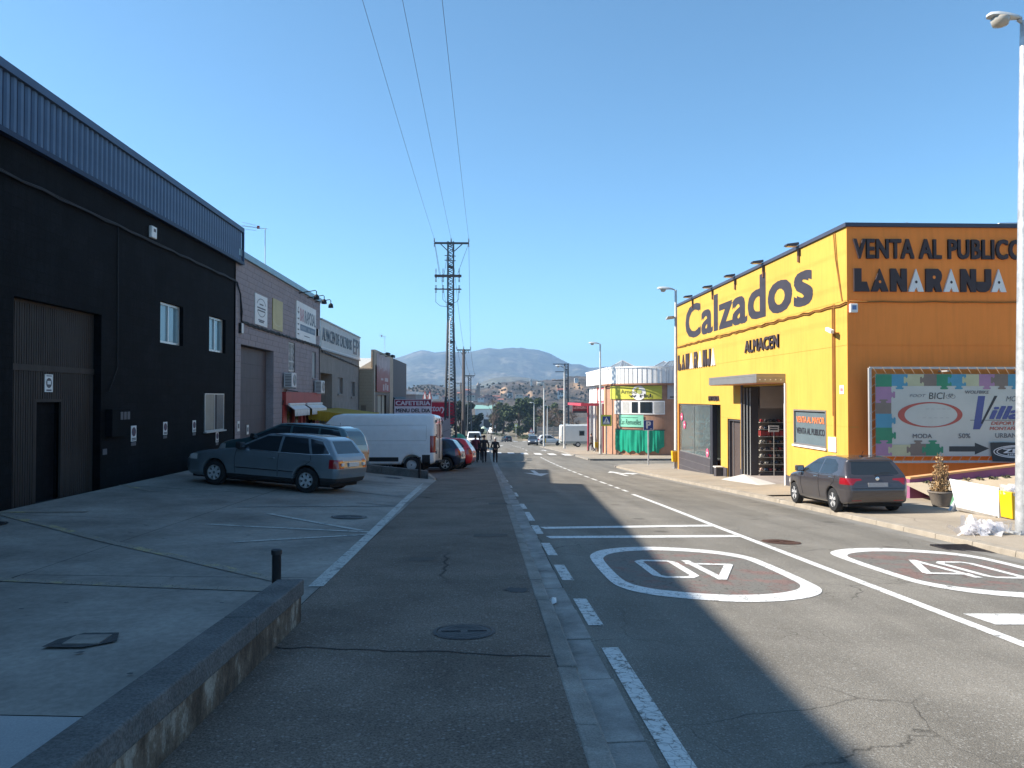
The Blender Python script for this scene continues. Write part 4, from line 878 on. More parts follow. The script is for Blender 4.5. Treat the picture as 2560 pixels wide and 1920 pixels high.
text(MB(), 'CAFETERIA', (x0+.08, 47.995, zt-.38), (x1-x0-.16, 0, 0), (0, 0, .28), .008, .035).build('cafeteria_letters', m_lil, CS)
text(MB(), 'MENU DEL DIA', (x0+.09, 47.983, zt-.82), (x1-x0-.18, 0, 0), (0, 0, .24), .008, .035).build('menu_letters', m_print, CS)
text(MB(), '/// ALMUERZOS, PINCHOS Y BOCATAS', (x0+.08, 47.995, zt-1.16), (x1-x0-.16, 0, 0), (0, 0, .16), .006, .02).build('small_letters', m_lil, CS)
B(x0+.2, x0+.3, 48.02, 48.1, -3, zb).box(x1-.3, x1-.2, 48.02, 48.1, -3, zb).build('posts', m_alu, CS)
FS = thing('factory_shop_billboard', 'crimson billboard reading Factory Shop behind the lattice pylon', 'billboard', (-5, 78, -3.9))
a = at_y(1136, 1005, 78); zt = a.z; x1 = a.x; x0 = x1-4.3; m_crim = mat('crimson_sign', (.42, .02, .05), .5, .1)
B(x0, x1, 78, 78.2, zt-2.2, zt).build('panel', m_crim, FS); B(x0-.05, x1+.05, 77.96, 77.995, zt-.06, zt+.05).build('top_rail', mat('pinkish_trim', (.5, .2, .2), .5), FS)
q = at_y(1083, 1027, 78); r_ = at_y(1111, 1012, 78)
text(MB(), 'Factory', (q.x-1.0, 77.99, q.z-.25), (2.25, 0, 0), (0, 0, .85), .01, .02, 1, .2).build('factory_letters', m_lil, FS); text(MB(), 'Shop', (q.x-.3, 77.99, q.z-1.25), (1.7, 0, 0), (0, 0, .85), .01, .02, 1, .2).build('shop_letters', m_lil, FS)
B(x0+.3, x0+.5, 78.05, 78.15, -4.2, zt-2.2).box(x1-.5, x1-.3, 78.05, 78.15, -4.2, zt-2.2).build('posts', m_alu, FS)
PW = thing('pale_hoarding', 'pale pinkish hoarding panel beyond the parked red car', 'hoarding', (-2.9, 62, -3.2))
MB().hexa([(-3.7, 62, -3.4), (-2.72, 62, -3.4), (-2.72, 62.1, -3.4), (-3.7, 62.1, -3.4), (-3.7, 62, -.5), (-2.72, 62, .05), (-2.72, 62.1, .05), (-3.7, 62.1, -.5)]).build('panel', mat('pale_pink_board', (.46, .38, .38), .7, .12, 2), PW)
for k in range(3): MB().bar((-3.68, 61.985, -2.8+.75*k), (-2.74, 61.985, -2.5+.8*k), .02, .02).build('seam', m_sgrey, PW)
BK = thing('bottle_bank', 'green domed bottle bank beside the pavement', 'recycling bin', (-2.45, 72, -3.6))
zb = pave_l(0, 72)
MB().lathe([(.62, 0), (.66, .2), (.8, .7), (.8, 1.0), (.72, 1.35), (.52, 1.62), (.25, 1.76), (.01, 1.8)], (-2.4, 72, zb), n=20).build('shell', mat('green_plastic', (.05, .30, .17), .5, .12, 2), BK, smooth=True)
MB().lathe([(.14, 0), (.14, .06), (.09, .06)], (-2.25, 71.27, zb+1.3), 'y', 12).build('bottle_hole', m_print, BK); B(-2.75, -2.1, 71.18, 71.26, zb+.1, zb+.5).build('label', m_white, BK)
# ---------------------------------------------------------------- right side: the yellow and orange shop in the sun
RX = 10.2
YC = at_x(2118, 800, RX).y; YF = at_x(1693, 800, RX).y; ZT = at_x(2118, 566, RX).z
m_yel = mat('yellow_wall', (.60, .36, .075), .85, .07, .5, .12, 30, spec=.12, streak=.12)
m_org = mat('orange_wall', (.90, .27, .06), .85, .07, .4, .12, 30, spec=.12, streak=.1)
m_brn = mat('dark_brown_letters', (.045, .03, .032), .6, .15, 3); m_brn2 = mat('grey_brown_paint', (.034, .03, .042), .7, .12, 2)
m_lw = mat('white_letters', (.72, .70, .68), .6, .06); m_slate = mat('slate_tiles', (.07, .065, .075), .5, .2, 2); m_sframe = mat('grey_steel_frame', (.30, .28, .27), .4, .1, metal=.5)
m_tarp = mat('dark_coping', (.05, .055, .085), .5, .1); m_cabo = mat('painted_cable', (.28, .12, .02), .8, .2)
SH = thing('yellow_shoe_shop', 'large yellow and orange painted shop building on the right', 'building', (RX, YC, -1.2))
def fx(px, py): return at_x(px, py, RX)
def Yx(px): return at_x(px, 900, RX).y
dY0, dY1 = Yx(1963), Yx(1857); dT = fx(1963, 905).z+.0
eY0, eY1 = Yx(1801), Yx(1773); sY1 = YF-.08; sT = fx(1773, 1011).z
mY0, mY1 = Yx(1850), Yx(1818); mT = fx(1850, 1049).z
wY0, wY1 = Yx(2065), Yx(1984); wT, wB = fx(2065, 1026).z, fx(2065, 1121).z
HOLES = [(dY0, dY1, -3, 2.05), (eY0, sY1, -4, sT), (mY0, mY1, -4, mT), (wY0, wY1, wB, wT)]
jz1 = fx(2110, 864).z; jz2 = fx(2110, 1067).z; jy1 = Yx(1751)
w = wall(MB(), 'x', RX, RX+.3, YC+.004, YF, -3.6, ZT, HOLES, [jy1], [jz1, jz2, jz1-2.3, 4.35])
w.build('front_wall', m_yel, SH)
wall(MB(), 'y', YC, YC+.3, RX+.003, 34, -2.4, ZT-.003, [], [15.5, 21], [jz1, jz2, 4.35]).build('side_wall', m_org, SH)
B(RX+.004, 34, YF-.2, YF+.001, -3.6, ZT-.1).box(33.8, 34, YC+.3, YF-.2, -3, ZT-.1).build('rear_wall', m_org, SH); B(RX+.3, 34, YC+.3, YF-.2, ZT-.5, ZT-.35).build('roof', m_tarp, SH)
B(RX-.06, RX+.34, YC-.06, YF+.05, ZT+.002, ZT+.11).box(RX+.34, 34, YC-.06, YC+.34, ZT+.002, ZT+.11).build('coping', m_tarp, SH)
B(RX-.03, RX-.002, YC-.03, dY0-.1, -3.6, pave_r(RX, 24)+.26).box(RX-.03, RX-.002, dY1+.05, mY0-.02, -3.6, pave_r(RX, 31)+.42).box(RX-.05, RX-.002, mY1+.02, eY0, -3.6, pave_r(RX, 33)+.42).build('plinth', m_slate, SH)
B(RX-.03, 30, YC-.03, YC-.002, -3, pave_r(RX, 21)+.22).build('plinth', m_slate, SH)
U = Vector((0, -1, 0)); Vz = Vector((0, 0, 1))
def onfront(body, pl, pr, ptop, name, m, depth=.03, bold=.03, space=1., XX=None):
    p, q = at_x(*pl, RX), at_x(*pr, RX); h = at_x(*ptop, RX).z-p.z
    text(MB(), body, (RX-.002, p.y, p.z), U*(p.y-q.y), Vz*h, depth, bold, space).build(name, m, SH)
# "Calzados": painted lower case word, cap height to the height of the l and d
onfront('Calzados', (1714, 850), (2033, 763), (1903, 684), 'calzados_lettering', m_brn2, .003, .03, 1.03)
onfront('ALMACEN', (1864, 883), (1949, 868), (1864, 853), 'almacen_letters', m_brn, .05, .03, 1.08)
onfront('ENTRADA', (1773, 1002), (1799, 1002), (1773, 990), 'entrada_letters', m_brn, .04, .025, 1.05)
GL = {'L': [(0, 0), (1, 0), (.81, .42), (.47, .42), (.47, 1), (0, 1)], 'A': [(0, 0), (.37, 0), (.5, .2), (.63, 0), (1, 0), (.5, 1)],
      'N': [(0, 0), (.37, 0), (.37, .5), (.68, 0), (1, 0), (1, 1), (.65, 1), (.65, .52), (.33, 1), (0, 1)],
      'R': [(0, 0), (.40, 0), (.40, .12), (.5, .24), (.64, 0), (1, 0), (.86, .38), (.97, .55), (1, .72), (.93, .88), (.75, 1), (0, 1)],
      'J': [(.0, .2), (.15, .05), (.35, 0), (.65, .0), (.85, .08), (1, .3), (1, 1), (.62, 1), (.62, .42), (.5, .44), (.0, .44)]}
SPEC = [('L', 305, 465, 0), ('A', 480, 660, 0), ('N', 680, 850, 0), ('A', 865, 1025, 1), ('R', 1047, 1215, 0), ('A', 1232, 1388, 1), ('N', 1410, 1570, 0), ('J', 1566, 1728, 0), ('A', 1728, 1885, 1)]
def wordmark(o, u, v, th, wallm, spread=1.):
    o, u, v = Vector(o), Vector(u), Vector(v); n = u.cross(v).normalized()
    for g, a, b, wh in SPEC:
        a0, b0 = (a-305)/1580, (b-305)/1580; c = (a0+b0)/2; hw = (b0-a0)/2*spread
        f = lambda x, y, t: o+u*(c-hw+2*hw*x)+v*y+n*t
        L = MB().prism(GL[g], f, .0, th).build('letter', m_lw if wh else m_brn, SH)
        if g in 'AR':
            cx, cy, r = (.5, .42, .055) if g == 'A' else (.5, .63, .065); k = 2*hw*u.length; hgt = v.length
            rr_ = r*hgt*1.0
            MB().prism([(math.cos(t)*rr_, math.sin(t)*rr_*1.15) for t in np.linspace(0, 2*PI, 15)[:-1]], lambda x, y, t: f(cx, cy, t)+u.normalized()*x+v.normalized()*y, th+.001, th+.003).build('letter_dot', (m_brn2 if wh else wallm), L)
p, q = at_y(2132, 647, YC), at_y(2556, 650, YC); hgt = at_y(2132, 597, YC).z-p.z
text(MB(), 'VENTA AL PUBLICO', (p.x, YC-.002, p.z), (q.x-p.x, 0, 0), (0, 0, hgt), .06, .032, 1.06).build('venta_letters', m_brn, SH)
p, q = at_y(2133.5, 729, YC), at_y(2513, 731, YC); hgt = at_y(2133, 671.6, YC).z-p.z
wordmark((p.x, YC-.002, p.z), (q.x-p.x, 0, 0), (0, 0, hgt), .06, m_org)
p, q = fx(1696, 926), fx(1790, 900); hgt = fx(1697, 889).z-p.z
wordmark((RX-.002, p.y, p.z), U*(p.y-q.y), Vz*hgt, .05, m_yel, .86)
# lamps on the parapet
for k, px in enumerate((1733, 1783, 1840, 1911, 2000)):
    y_ = Yx(px); t = thing('parapet_lamp', 'parapet floodlight number '+('one', 'two', 'three', 'four', 'five')[k]+' counted from the far end of the yellow shop', 'lamp', (RX, y_, ZT-.1), 'floodlights along the yellow parapet')
    B(RX-.05, RX-.003, y_-.06, y_+.06, ZT-.42, ZT+.12).build('bracket', mat('rust_brown', (.14, .06, .03), .6), t)
    MB().hexa([(RX-.46, y_-.14, ZT+.09), (RX-.05, y_-.13, ZT+.13), (RX-.05, y_+.13, ZT+.13), (RX-.46, y_+.14, ZT+.09), (RX-.44, y_-.12, ZT+.15), (RX-.05, y_-.09, ZT+.21), (RX-.05, y_+.09, ZT+.21), (RX-.44, y_+.12, ZT+.15)]).build('housing', m_print, t)
    B(RX-.42, RX-.1, y_-.11, y_+.11, ZT+.07, ZT+.086).build('glass', mat('lamp_glass', (.6, .4, .3), .2), t)
c = MB()
cz = fx(2106, 756).z
for k in range(2): c.tube(sag((RX-.03, YC, cz-.05*k), (RX-.03, YF, cz-.06*k), 46, .05, 31+k), .018, 5)
c.tube(sag((RX+.05, YC-.03, cz), (30, YC-.03, cz), 40, .03, 33), .02, 5)
c.build('wall_cable', m_cabo, SH, smooth=True)
yv = Yx(2088); c = MB().tube([(RX-.02, yv, cz), (RX-.03, yv, fx(2088, 1090).z)], .03, 6).tube([(RX-.02, yv+.12, cz), (RX-.02, yv+.12, fx(2088, 1040).z)], .02, 5).tube([(RX-.02, Yx(2087), ZT), (RX-.02, Yx(2092), ZT-.8), (RX-.02, Yx(2107), cz+.05)], .012, 4).tube([(RX-.02, Yx(2091), ZT), (RX-.02, Yx(2096), ZT-.9), (RX-.02, Yx(2108), cz+.05)], .012, 4)
c.build('conduit', m_cabo, SH)
t = thing('alarm_box', 'white alarm box at the corner of the orange wall', 'alarm', (RX+.2, YC, cz-.4)); p = at_y(2122, 782, YC); B(p.x, p.x+.22, YC-.1, YC-.003, p.z, p.z+.25).build('case', m_lw, t, bevel=.02); B(p.x+.05, p.x+.17, YC-.104, YC-.101, p.z+.08, p.z+.2).build('logo', mat('blue_logo', (.12, .2, .4), .5), t)
t = thing('security_camera', 'white security camera on a bracket near the corner of the yellow wall', 'camera', (RX, Yx(2100), 2.3)); p = fx(2092, 838)
MB().tube([(RX, p.y-.15, p.z+.05), (RX-.15, p.y-.15, p.z+.05), (RX-.2, p.y-.05, p.z+.1)], .02).build('bracket', m_cabo, t); MB().bar((RX-.22, p.y-.2, p.z+.08), (RX-.2, p.y+.2, p.z+.2), .09, .1).build('body', m_lw, t)
t = thing('meter_hatch', 'white hatch low on the yellow wall right of the shop window', 'hatch', (RX, Yx(2080), -.8)); p, q = fx(2073, 1128), fx(2092, 1094); B(RX-.03, RX-.002, q.y, p.y, p.z, q.z).build('door', m_lw, t)
t = thing('small_notice', 'small white notice on the yellow wall near the corner', 'sign', (RX, Yx(2105), .7)); p, q = fx(2100, 985), fx(2110, 963); B(RX-.012, RX-.002, q.y, p.y, p.z, q.z).build('panel', m_lw, t); B(RX-.014, RX-.0121, q.y+.04, p.y-.04, p.z+.08, q.z-.08).build('picture', mat('faint_red', (.5, .2, .2), .5), t)
# window lettered VENTA AL MAYOR
m_frost = mat('frosted_glass', (.13, .17, .19), .18, .08, 1, spec=.6)
wv = window(SH, 'x', RX-.02, -1, wY0, wY1, wB, wT, m_sframe, m_frost, 1, .05, .08, name='lettered_window')
ww = wY1-wY0; text(MB(), 'VENTA AL MAYOR', (RX+.03, wY1-.14, wT-.42), U*(ww-.34), Vz*.2, .004, .03).build('orange_words', mat('orange_vinyl', (.75, .22, .08), .5), wv); text(MB(), 'VENTA AL PUBLICO', (RX+.03, wY1-.14, wT-.78), U*(ww-.34), Vz*.2, .004, .015).build('black_words', m_print, wv)
B(RX-.06, RX-.002, wY0-.05, wY1+.05, wB-.06, wB-.003).build('sill', m_lw, wv)
# goods entrance with canopy, folded door leaves and shoe shelves
fl = pave_r(RX, 28)+.02
B(RX-1.0, RX-.002, dY0-.02, dY1+1.2, 2.12, 2.34).box(RX-1.0, RX-.94, dY0-.02, dY1+1.2, 2.345, 2.42).box(RX-.94, RX-.01, dY0-.02, dY0+.05, 2.345, 2.42).build('canopy', m_sframe, SH)
cn = B(RX-.98, RX-.05, dY0+.0, dY1+1.1, 2.10, 2.118).build('canopy_soffit', mat('copper_panel', (.42, .18, .10), .5, .15, 2), SH)
for k in range(5): B(RX-.9+.18*k, RX-.86+.18*k, dY0-.03, dY0-.021, 2.2, 2.24).build('canopy_bolt', m_lw, SH)
B(RX-.06, RX+.3, dY0-.1, dY0-.001, -3, 2.1).build('door_jamb', m_lw, SH); B(RX-.06, RX+.3, dY1+.001, dY1+.12, -3.2, 2.1).build('door_jamb', m_slate, SH)
for k in range(3):
    xa, xb = RX+.02+.05*k, RX+.42; yb = dY1-.06-.2*k
    d = B(xa, xb, yb-.05, yb, fl, 2.0).build('folded_leaf', mat('dark_leaf', (.06, .055, .058), .4, .1), SH); B(xa-.012, xa-.002, yb-.06, yb+.01, fl, 2.0).build('leaf_edge', m_alu, d)
m_int = mat('shop_inside', (.34, .29, .26), .8, .15, 1); B(RX+.3, 16, dY0-.4, dY0-.3, fl-.2, 3).box(RX+.3, 16, dY1+.3, dY1+.4, fl-.2, 3).box(15.9, 16, dY0-.3, dY1+.3, fl-.2, 3).box(RX+.3, 15.9, dY0-.3, dY1+.3, 2.9, 3).build('inner_walls', m_int, SH)
B(RX-.002, 15.9, dY0-.3, dY1+.3, fl-.2, fl+.06).build('shop_floor', m_int, SH)
MB().add([(RX-.9, dY0-.15, pave_r(9.3, 26)+.006), (RX-.9, dY1, pave_r(9.3, 30)+.006), (RX-.004, dY1, fl+.06), (RX-.004, dY0-.15, fl+.06), (RX-.004, dY0-.15, -1.6)], [(0, 1, 2, 3), (0, 3, 4)]).build('white_ramp', mat('pale_concrete', (.55, .52, .48), .85, .08), SH)
B(RX+.45, RX+3, dY1-.62, dY1-.55, fl+.06, fl+.16).build('threshold', m_print, SH); B(RX+.5, RX+3, dY1-.5, dY1-.44, 1.2, 2.05).build('hanging_panel', m_int, SH)
cols = [(.30, .04, .04), (.05, .045, .05), (.18, .10, .06), (.35, .33, .3), (.04, .06, .1), (.3, .15, .1), (.1, .09, .08), (.45, .3, .25)]
ms = [mat('shoe_colour_%s' % n_, c_, .6, .2, 6) for n_, c_ in zip(('red', 'black', 'tan', 'grey', 'navy', 'rust', 'umber', 'peach'), cols)]
rk = random.Random(9)
st = thing('shoe_rack', 'rack of shoes and red boxes just inside the tall goods door', 'shoe rack', (RX+1.6, dY1-.3, fl+.06))
B(RX+.5, RX+2.9, dY1-.09, dY1-.05, fl+.07, 1.3).build('back_panel', m_int, st)
for s_ in range(8):
    z_ = fl+.2+.27*s_; B(RX+.5, RX+2.9, dY1-.52, dY1-.1, z_, z_+.03).build('shelf', ms[3], st)
    x_ = RX+.58
    while x_ < RX+2.8:
        m = rk.choice(ms); q = MB().lathe([(.02, -.15), (.055, -.11), (.06, .0), (.05, .1), (.018, .15)], (x_, dY1-.38, z_+.085), 'y', 8)
        if s_ == 5: q = B(x_-.05, x_+.15, dY1-.5, dY1-.2, z_+.035, z_+.24)
        q.build('shoe' if s_ != 5 else 'shoe_box', ms[0] if s_ == 5 else m, st); x_ += rk.uniform(.14, .2)
for k in range(4):
    s2 = thing('wall_shelf', ('lowest', 'second', 'third', 'topmost')[k]+' shelf of dark boxes at the back of the shop', 'shelf', (15.4, (dY0+dY1)/2, fl+.9+.7*k)); B(15.3, 15.85, dY0, dY1, fl+.9+.7*k, fl+.94+.7*k).build('board', ms[3], s2)
    for j in range(8): B(15.4, 15.8, dY0+.1+.5*j, dY0+.5+.5*j, fl+.945+.7*k, fl+1.2+.7*k+rk.uniform(0, .2)).build('box', rk.choice(ms), s2)
t = thing('price_card', 'white price card in front of the shoe rack', 'sign', (RX+1.0, dY1-.7, fl+.06)); B(RX+.75, RX+1.15, dY1-.72, dY1-.7, fl+1.75, fl+2.0).build('card', m_lw, t); B(RX+.8, RX+1.1, dY1-.729, dY1-.721, fl+1.82, fl+1.86).box(RX+.8, RX+1.1, dY1-.729, dY1-.721, fl+1.9, fl+1.94).build('print', m_print, t); MB().tube([(RX+.95, dY1-.71, fl+1.75), (RX+.95, dY1-.71, fl+.06)], .012).build('stand', m_alu, t)
# small steel door
dr = B(RX+.16, RX+.2, mY0+.1, mY1-.1, -3, mT-.08).build('steel_door', mat('brown_door', (.085, .065, .06), .45, .12, 2), SH)
B(RX+.05, RX+.22, mY0, mY0+.1, -3, mT).box(RX+.05, RX+.22, mY1-.1, mY1, -3, mT).box(RX+.05, RX+.22, mY0+.1, mY1-.1, mT-.08, mT).build('door_frame', m_slate, dr); B(RX+.1, RX+.155, mY1-.42, mY1-.40, -2.2, mT-.1).build('door_edge', m_alu, dr); MB().tube([(RX+.14, mY0+.25, -1.6), (RX+.1, mY0+.25, -1.6), (RX+.1, mY0+.25, -.6), (RX+.14, mY0+.25, -.6)], .018).build('handle', m_alu, dr)
# display window and entrance
gz = fx(1773, 1145).z
B(RX+.02, RX+.3, eY1+.02, sY1, -4, gz-.05).build('window_plinth', m_slate, SH); B(RX+.01, RX+.019, eY1+.02, sY1, gz-.75, gz-.74).box(RX+.01, RX+.019, eY1+.02, sY1, gz-.4, gz-.39).build('plinth_joint', m_sframe, SH)
vw = window(SH, 'x', RX+.06, -1, eY1+.02, sY1, gz-.05, sT-.02, m_sframe, mat('shop_glass', (.5, .6, .6), .03, 0, spec=.8, extra=lambda nt, co, out, b: (b.inputs['Transmission Weight'].__setattr__('default_value', .85), out)[1]), 2, .05, .05, name='display_window')
B(RX+1.6, RX+1.65, eY1+.02, sY1, gz-.05, sT).box(RX+.3, RX+1.6, eY1+.0, eY1+.02, gz, sT).build('display_back', mat('display_green', (.16, .23, .22), .7, .2, 1), SH); B(RX+.25, RX+1.6, eY1+.03, sY1, gz-.1, gz-.05).build('display_floor', m_lw, SH)
rk = random.Random(4)
for k in range(12):
    y_ = lerp(eY1+.5, sY1-.6, k/11); z_ = gz+rk.uniform(.1, .5)
    t = thing('shoe_stand', ('first', 'second', 'third', 'fourth', 'fifth', 'sixth', 'seventh', 'eighth', 'ninth', 'tenth', 'eleventh', 'twelfth')[k]+' stand of pale shoes from the entrance behind the shop glass', 'shoe display', (RX+.7, y_, gz), 'shoe stands in the display window')
    MB().tube([(RX+.7, y_, gz-.05), (RX+.7, y_, gz+1.9)], .012).build('rod', m_alu, t)
    for j in range(6): MB().lathe([(.01, -.14), (.055, -.09), (.06, .05), (.035, .13), (.01, .15)], (RX+.66+rk.uniform(-.1, .1), y_+rk.uniform(-.12, .12), z_+.27*j), rk.choice('xz'), 8).build('shoe', rk.choice((m_lw, m_lw, ms[3], ms[1])), t)
for k, (y_, z_) in enumerate(((sY1-.55, gz+1.75), (sY1-1.1, gz+1.35), (eY1+.55, gz+.2))):
    t = thing('pink_price_disc', ('upper', 'lower', 'bottom')[k]+' pink price disc stuck on the display window', 'sticker', (RX+.1, y_, z_)); MB().lathe([(.2, 0), (.2, -.004)], (RX+.055, y_, z_), 'x', 20).build('disc', mat('pink_vinyl', (.75, .10, .2), .5), t); B(RX+.048, RX+.0505, y_-.1, y_+.1, z_-.03, z_+.03).build('print', m_lw, t)
B(RX+.03, RX+.25, eY1-.35, eY1+.019, -3.8, sT).build('entrance_pillar', m_print, SH)
ed = B(RX+.5, RX+2.5, eY0-.05, eY0-.01, -3, sT).box(RX+2.5, RX+2.6, eY0, eY1, -3, sT).build('entrance_inside', mat('orange_inside', (.30, .11, .03), .6, .3, 1.5), SH); B(RX+.3, RX+2.5, eY0, eY1, -3, pave_r(RX, 35)+.03).build('entrance_floor', m_int, SH)
for k in range(9): B(RX+2.3, RX+2.48, eY0+.1+.1*(k % 3), eY0+.35+.1*(k % 3), -1.3+.22*k, -1.14+.22*k).build('shelf_goods', rk.choice(ms), ed)
t = thing('planter_box', 'small white topped grey bin beside the small steel door', 'bin', (RX-.2, eY0-.3, pave_r(RX, 34))); zz_ = pave_r(RX, 34); B(RX-.35, RX-.06, eY0-.45, eY0-.1, zz_, zz_+.45).build('body', m_slate, t, bevel=.01); B(RX-.37, RX-.05, eY0-.47, eY0-.08, zz_+.452, zz_+.5).build('lid', m_lw, t)
aerial(14.0, 24, ZT, .55, 'small television aerial on the roof of the yellow shop', .55)
t = thing('roof_skylight', 'white sloping roof light at the right end of the orange parapet', 'roof light', (15.6, 23, ZT)); MB().hexa([(14.9, 22.5, ZT-.4), (18, 22.5, ZT-.4), (18, 26, ZT-.4), (14.9, 26, ZT-.4), (15.5, 22.5, ZT+.45), (18, 22.5, ZT+.5), (18, 26, ZT+.5), (15.5, 26, ZT+.45)]).build('hood', m_lw, t); B(15.7, 16.4, 22.48, 22.499, ZT+.1, ZT+.4).build('louvre', m_sgrey, t)
# ---- advertising canvas on a frame in front of the orange wall
YB = YC-.45
BL = thing('puzzle_banner', 'pale advertising canvas edged with coloured puzzle pieces on the orange wall', 'billboard', (12, YB, -.9))
def bp(cx, cy, d=0.): v = at_y(2160+cx/5.185, 880+cy/5.185, YB); return Vector((v.x, YB-d, v.z))
def flat(pts, d, name, m, parent=BL): return MB().add([bp(x, y, d) for x, y in pts], [tuple(range(len(pts)))]).build(name, m, parent)
m_cv = mat('canvas_print', (.50, .50, .47), .7, .07, 1.2); RE = 3300
a, b = bp(148, 285), bp(RE, 1345); B(a.x, b.x, YB, YB+.02, b.z, a.z).build('canvas', m_cv, BL)
fr = MB(); m_fr = mat('galvanised_frame', (.45, .44, .43), .5, .1, metal=.3); P0, P1 = bp(72, 205), bp(72, 1425)
fr.bar((P0.x, YB, P0.z), (P0.x, YB, P0.z-3.2), .07, .07).bar((P0.x, YB, P0.z), (b.x+.3, YB, P0.z), .05, .06).bar((P0.x, YB, P1.z), (b.x+.3, YB, P1.z), .05, .06).bar((b.x+.3, YB, P0.z), (b.x+.3, YB, P0.z-3.2), .07, .07)
fr.build('frame', m_fr, BL)
for xx in (P0.x+2.2, P0.x+4.4): B(xx, xx+.04, YB, YC-.002, P0.z-.1, P0.z-.06).build('wall_strut', m_fr, BL)
lc = MB(); rk = random.Random(8)
for k in range(26):
    x = 110+k*122; lc.tube([bp(x, 200, .03), bp(x+55, 285, .02)], .008, 4); lc.tube([bp(x+62, 1345, .02), bp(x, 1430, .03)], .008, 4)
for k in range(10): lc.tube([bp(75, 350+k*112, .03), bp(150, 300+k*112, .02)], .008, 4)
lc.build('lacing', mat('rope', (.62, .42, .28), .8), BL)
PC = dict(g=(.05, .24, .14), b=(.09, .28, .40), y=(.47, .46, .30), n=(.21, .165, .14), p=(.36, .20, .32))
pm = {k: mat('puzzle_'+n_, PC[k], .7, .1, 1.5) for k, n_ in zip('gbynp', ('green', 'blue', 'cream', 'brown', 'mauve'))}
def piece(x0, y0, x1, y1, c, tabs):
    """tabs: side letter l r t b, outward"""
    P = []
    cx, cy = (x0+x1)/2, (y0+y1)/2
    def tab(p, d, s):  # neck and head
        t = (d[1], -d[0]); q = []
        for u, v in ((-.5, 0), (-.35, .5), (-.9, .75), (-.9, 1.15), (-.4, 1.35), (.4, 1.35), (.9, 1.15), (.9, .75), (.35, .5), (.5, 0)): q.append((p[0]+(-t[0]*u*-1+d[0]*v)*s, p[1]+(t[1]*u+d[1]*v)*s))
        return q
    s = 38
    P += [(x0, y0)]+([(cx-40, y0), (cx-28, y0-18), (cx-55, y0-30), (cx-50, y0-45), (cx+50, y0-45), (cx+55, y0-30), (cx+28, y0-18), (cx+40, y0)] if 't' in tabs else [])
    P += [(x1, y0)]+([(x1, cy-40), (x1+18, cy-22), (x1+30, cy-45), (x1+50, cy-38), (x1+50, cy+38), (x1+30, cy+45), (x1+18, cy+22), (x1, cy+40)] if 'r' in tabs else [])
    P += [(x1, y1)]+([(cx+40, y1), (cx+28, y1+15), (cx+55, y1+25), (cx+45, y1+42), (cx-45, y1+42), (cx-55, y1+25), (cx-28, y1+15), (cx-40, y1)] if 'b' in tabs else [])
    P += [(x0, y1)]+([(x0, cy+40), (x0-18, cy+22), (x0-30, cy+45), (x0-50, cy+38), (x0-50, cy-38), (x0-30, cy-45), (x0-18, cy-22), (x0, cy-40)] if 'l' in tabs else [])
    global _pz; _pz = (_pz+.0004) if '_pz' in globals() else .003
    flat(P, _pz, 'puzzle_piece', pm[c])
for a in [(150, 288, 360, 450, 'g', 'br'), (358, 288, 565, 440, 'b', 'b'), (565, 288, 775, 440, 'y', 'l'), (775, 288, 940, 440, 'n', 'lr'), (940, 288, 1135, 440, 'g', 'b'), (1135, 288, 1322, 440, 'b', 'lb'), (1322, 288, 1500, 440, 'y', 'l'), (1490, 288, 1692, 440, 'p', 'b'), (1692, 288, 1880, 440, 'n', 'lb'), (1865, 288, 2060, 440, 'b', 'b'), (2060, 288, 2260, 440, 'g', 'b'), (2260, 288, 2460, 440, 'y', 'l'), (2460, 288, 2660, 440, 'p', 'b'),
          (150, 450, 352, 660, 'p', 'r'), (150, 660, 352, 800, 'n', 'tb'), (150, 800, 358, 980, 'b', 'r'), (150, 980, 362, 1185, 'g', 'r'), (150, 1190, 362, 1343, 'p', 't'), (362, 1200, 600, 1343, 'y', 'l'), (600, 1190, 800, 1343, 'n', 'tl'), (800, 1190, 975, 1343, 'g', 'tlr')]: piece(*a)
def btext(s, x0, y0, x1, y1, m, bold=.0, sh=0.): p, q = bp(x0, y1, .004), bp(x1, y0, .004); text(MB(), s, p, (q.x-p.x, 0, 0), (0, 0, q.z-p.z), .003, bold, 1., sh).build('print', m, BL)
m_gp = mat('grey_print', (.14, .14, .155), .7, .1); m_bp = mat('blue_print', (.085, .10, .26), .7, .1); m_rp = mat('red_print', (.42, .10, .08), .7, .12); m_kp = mat('black_print', (.045, .048, .05), .7, .1)
btext('BICI', 840, 525, 1045, 610, m_kp, .0, .1); btext('FOOT', 590, 547, 800, 585, m_gp, .0, .3); btext('WOLFBIKE', 1310, 500, 1620, 540, m_gp, .02, .2); btext('MO', 1838, 572, 1975, 640, m_gp, .0, .3)
btext('MODA', 630, 1060, 880, 1118, m_gp, .02); btext('50%', 1222, 1055, 1378, 1118, m_gp, .02); btext('URBAN', 1700, 1052, 1975, 1112, m_gp, .015)
btext('DEPORT', 1645, 900, 1968, 945, m_rp, .02, .2); btext('MONTAÑ', 1625, 958, 1960, 1012, m_rp, .02, .2); btext('illa', 1620, 700, 2040, 872, m_bp, .035, .3)
flat([(1478, 570), (1570, 570), (1520, 905), (1690, 570), (1728, 570), (1500, 1003), (1412, 1003)], .0045, 'big_letter', m_bp); flat([(1690, 568), (1728, 568), (1535, 930), (1510, 930)], .006, 'letter_shade', m_kp); flat([(1375, 880), (2060, 880), (2060, 888), (1375, 888)], .004, 'rule_line', m_gp)
def ell(cx, cy, rx, ry, n=48): return [(cx+rx*math.cos(2*PI*i/n), cy+ry*math.sin(2*PI*i/n)) for i in range(n)]
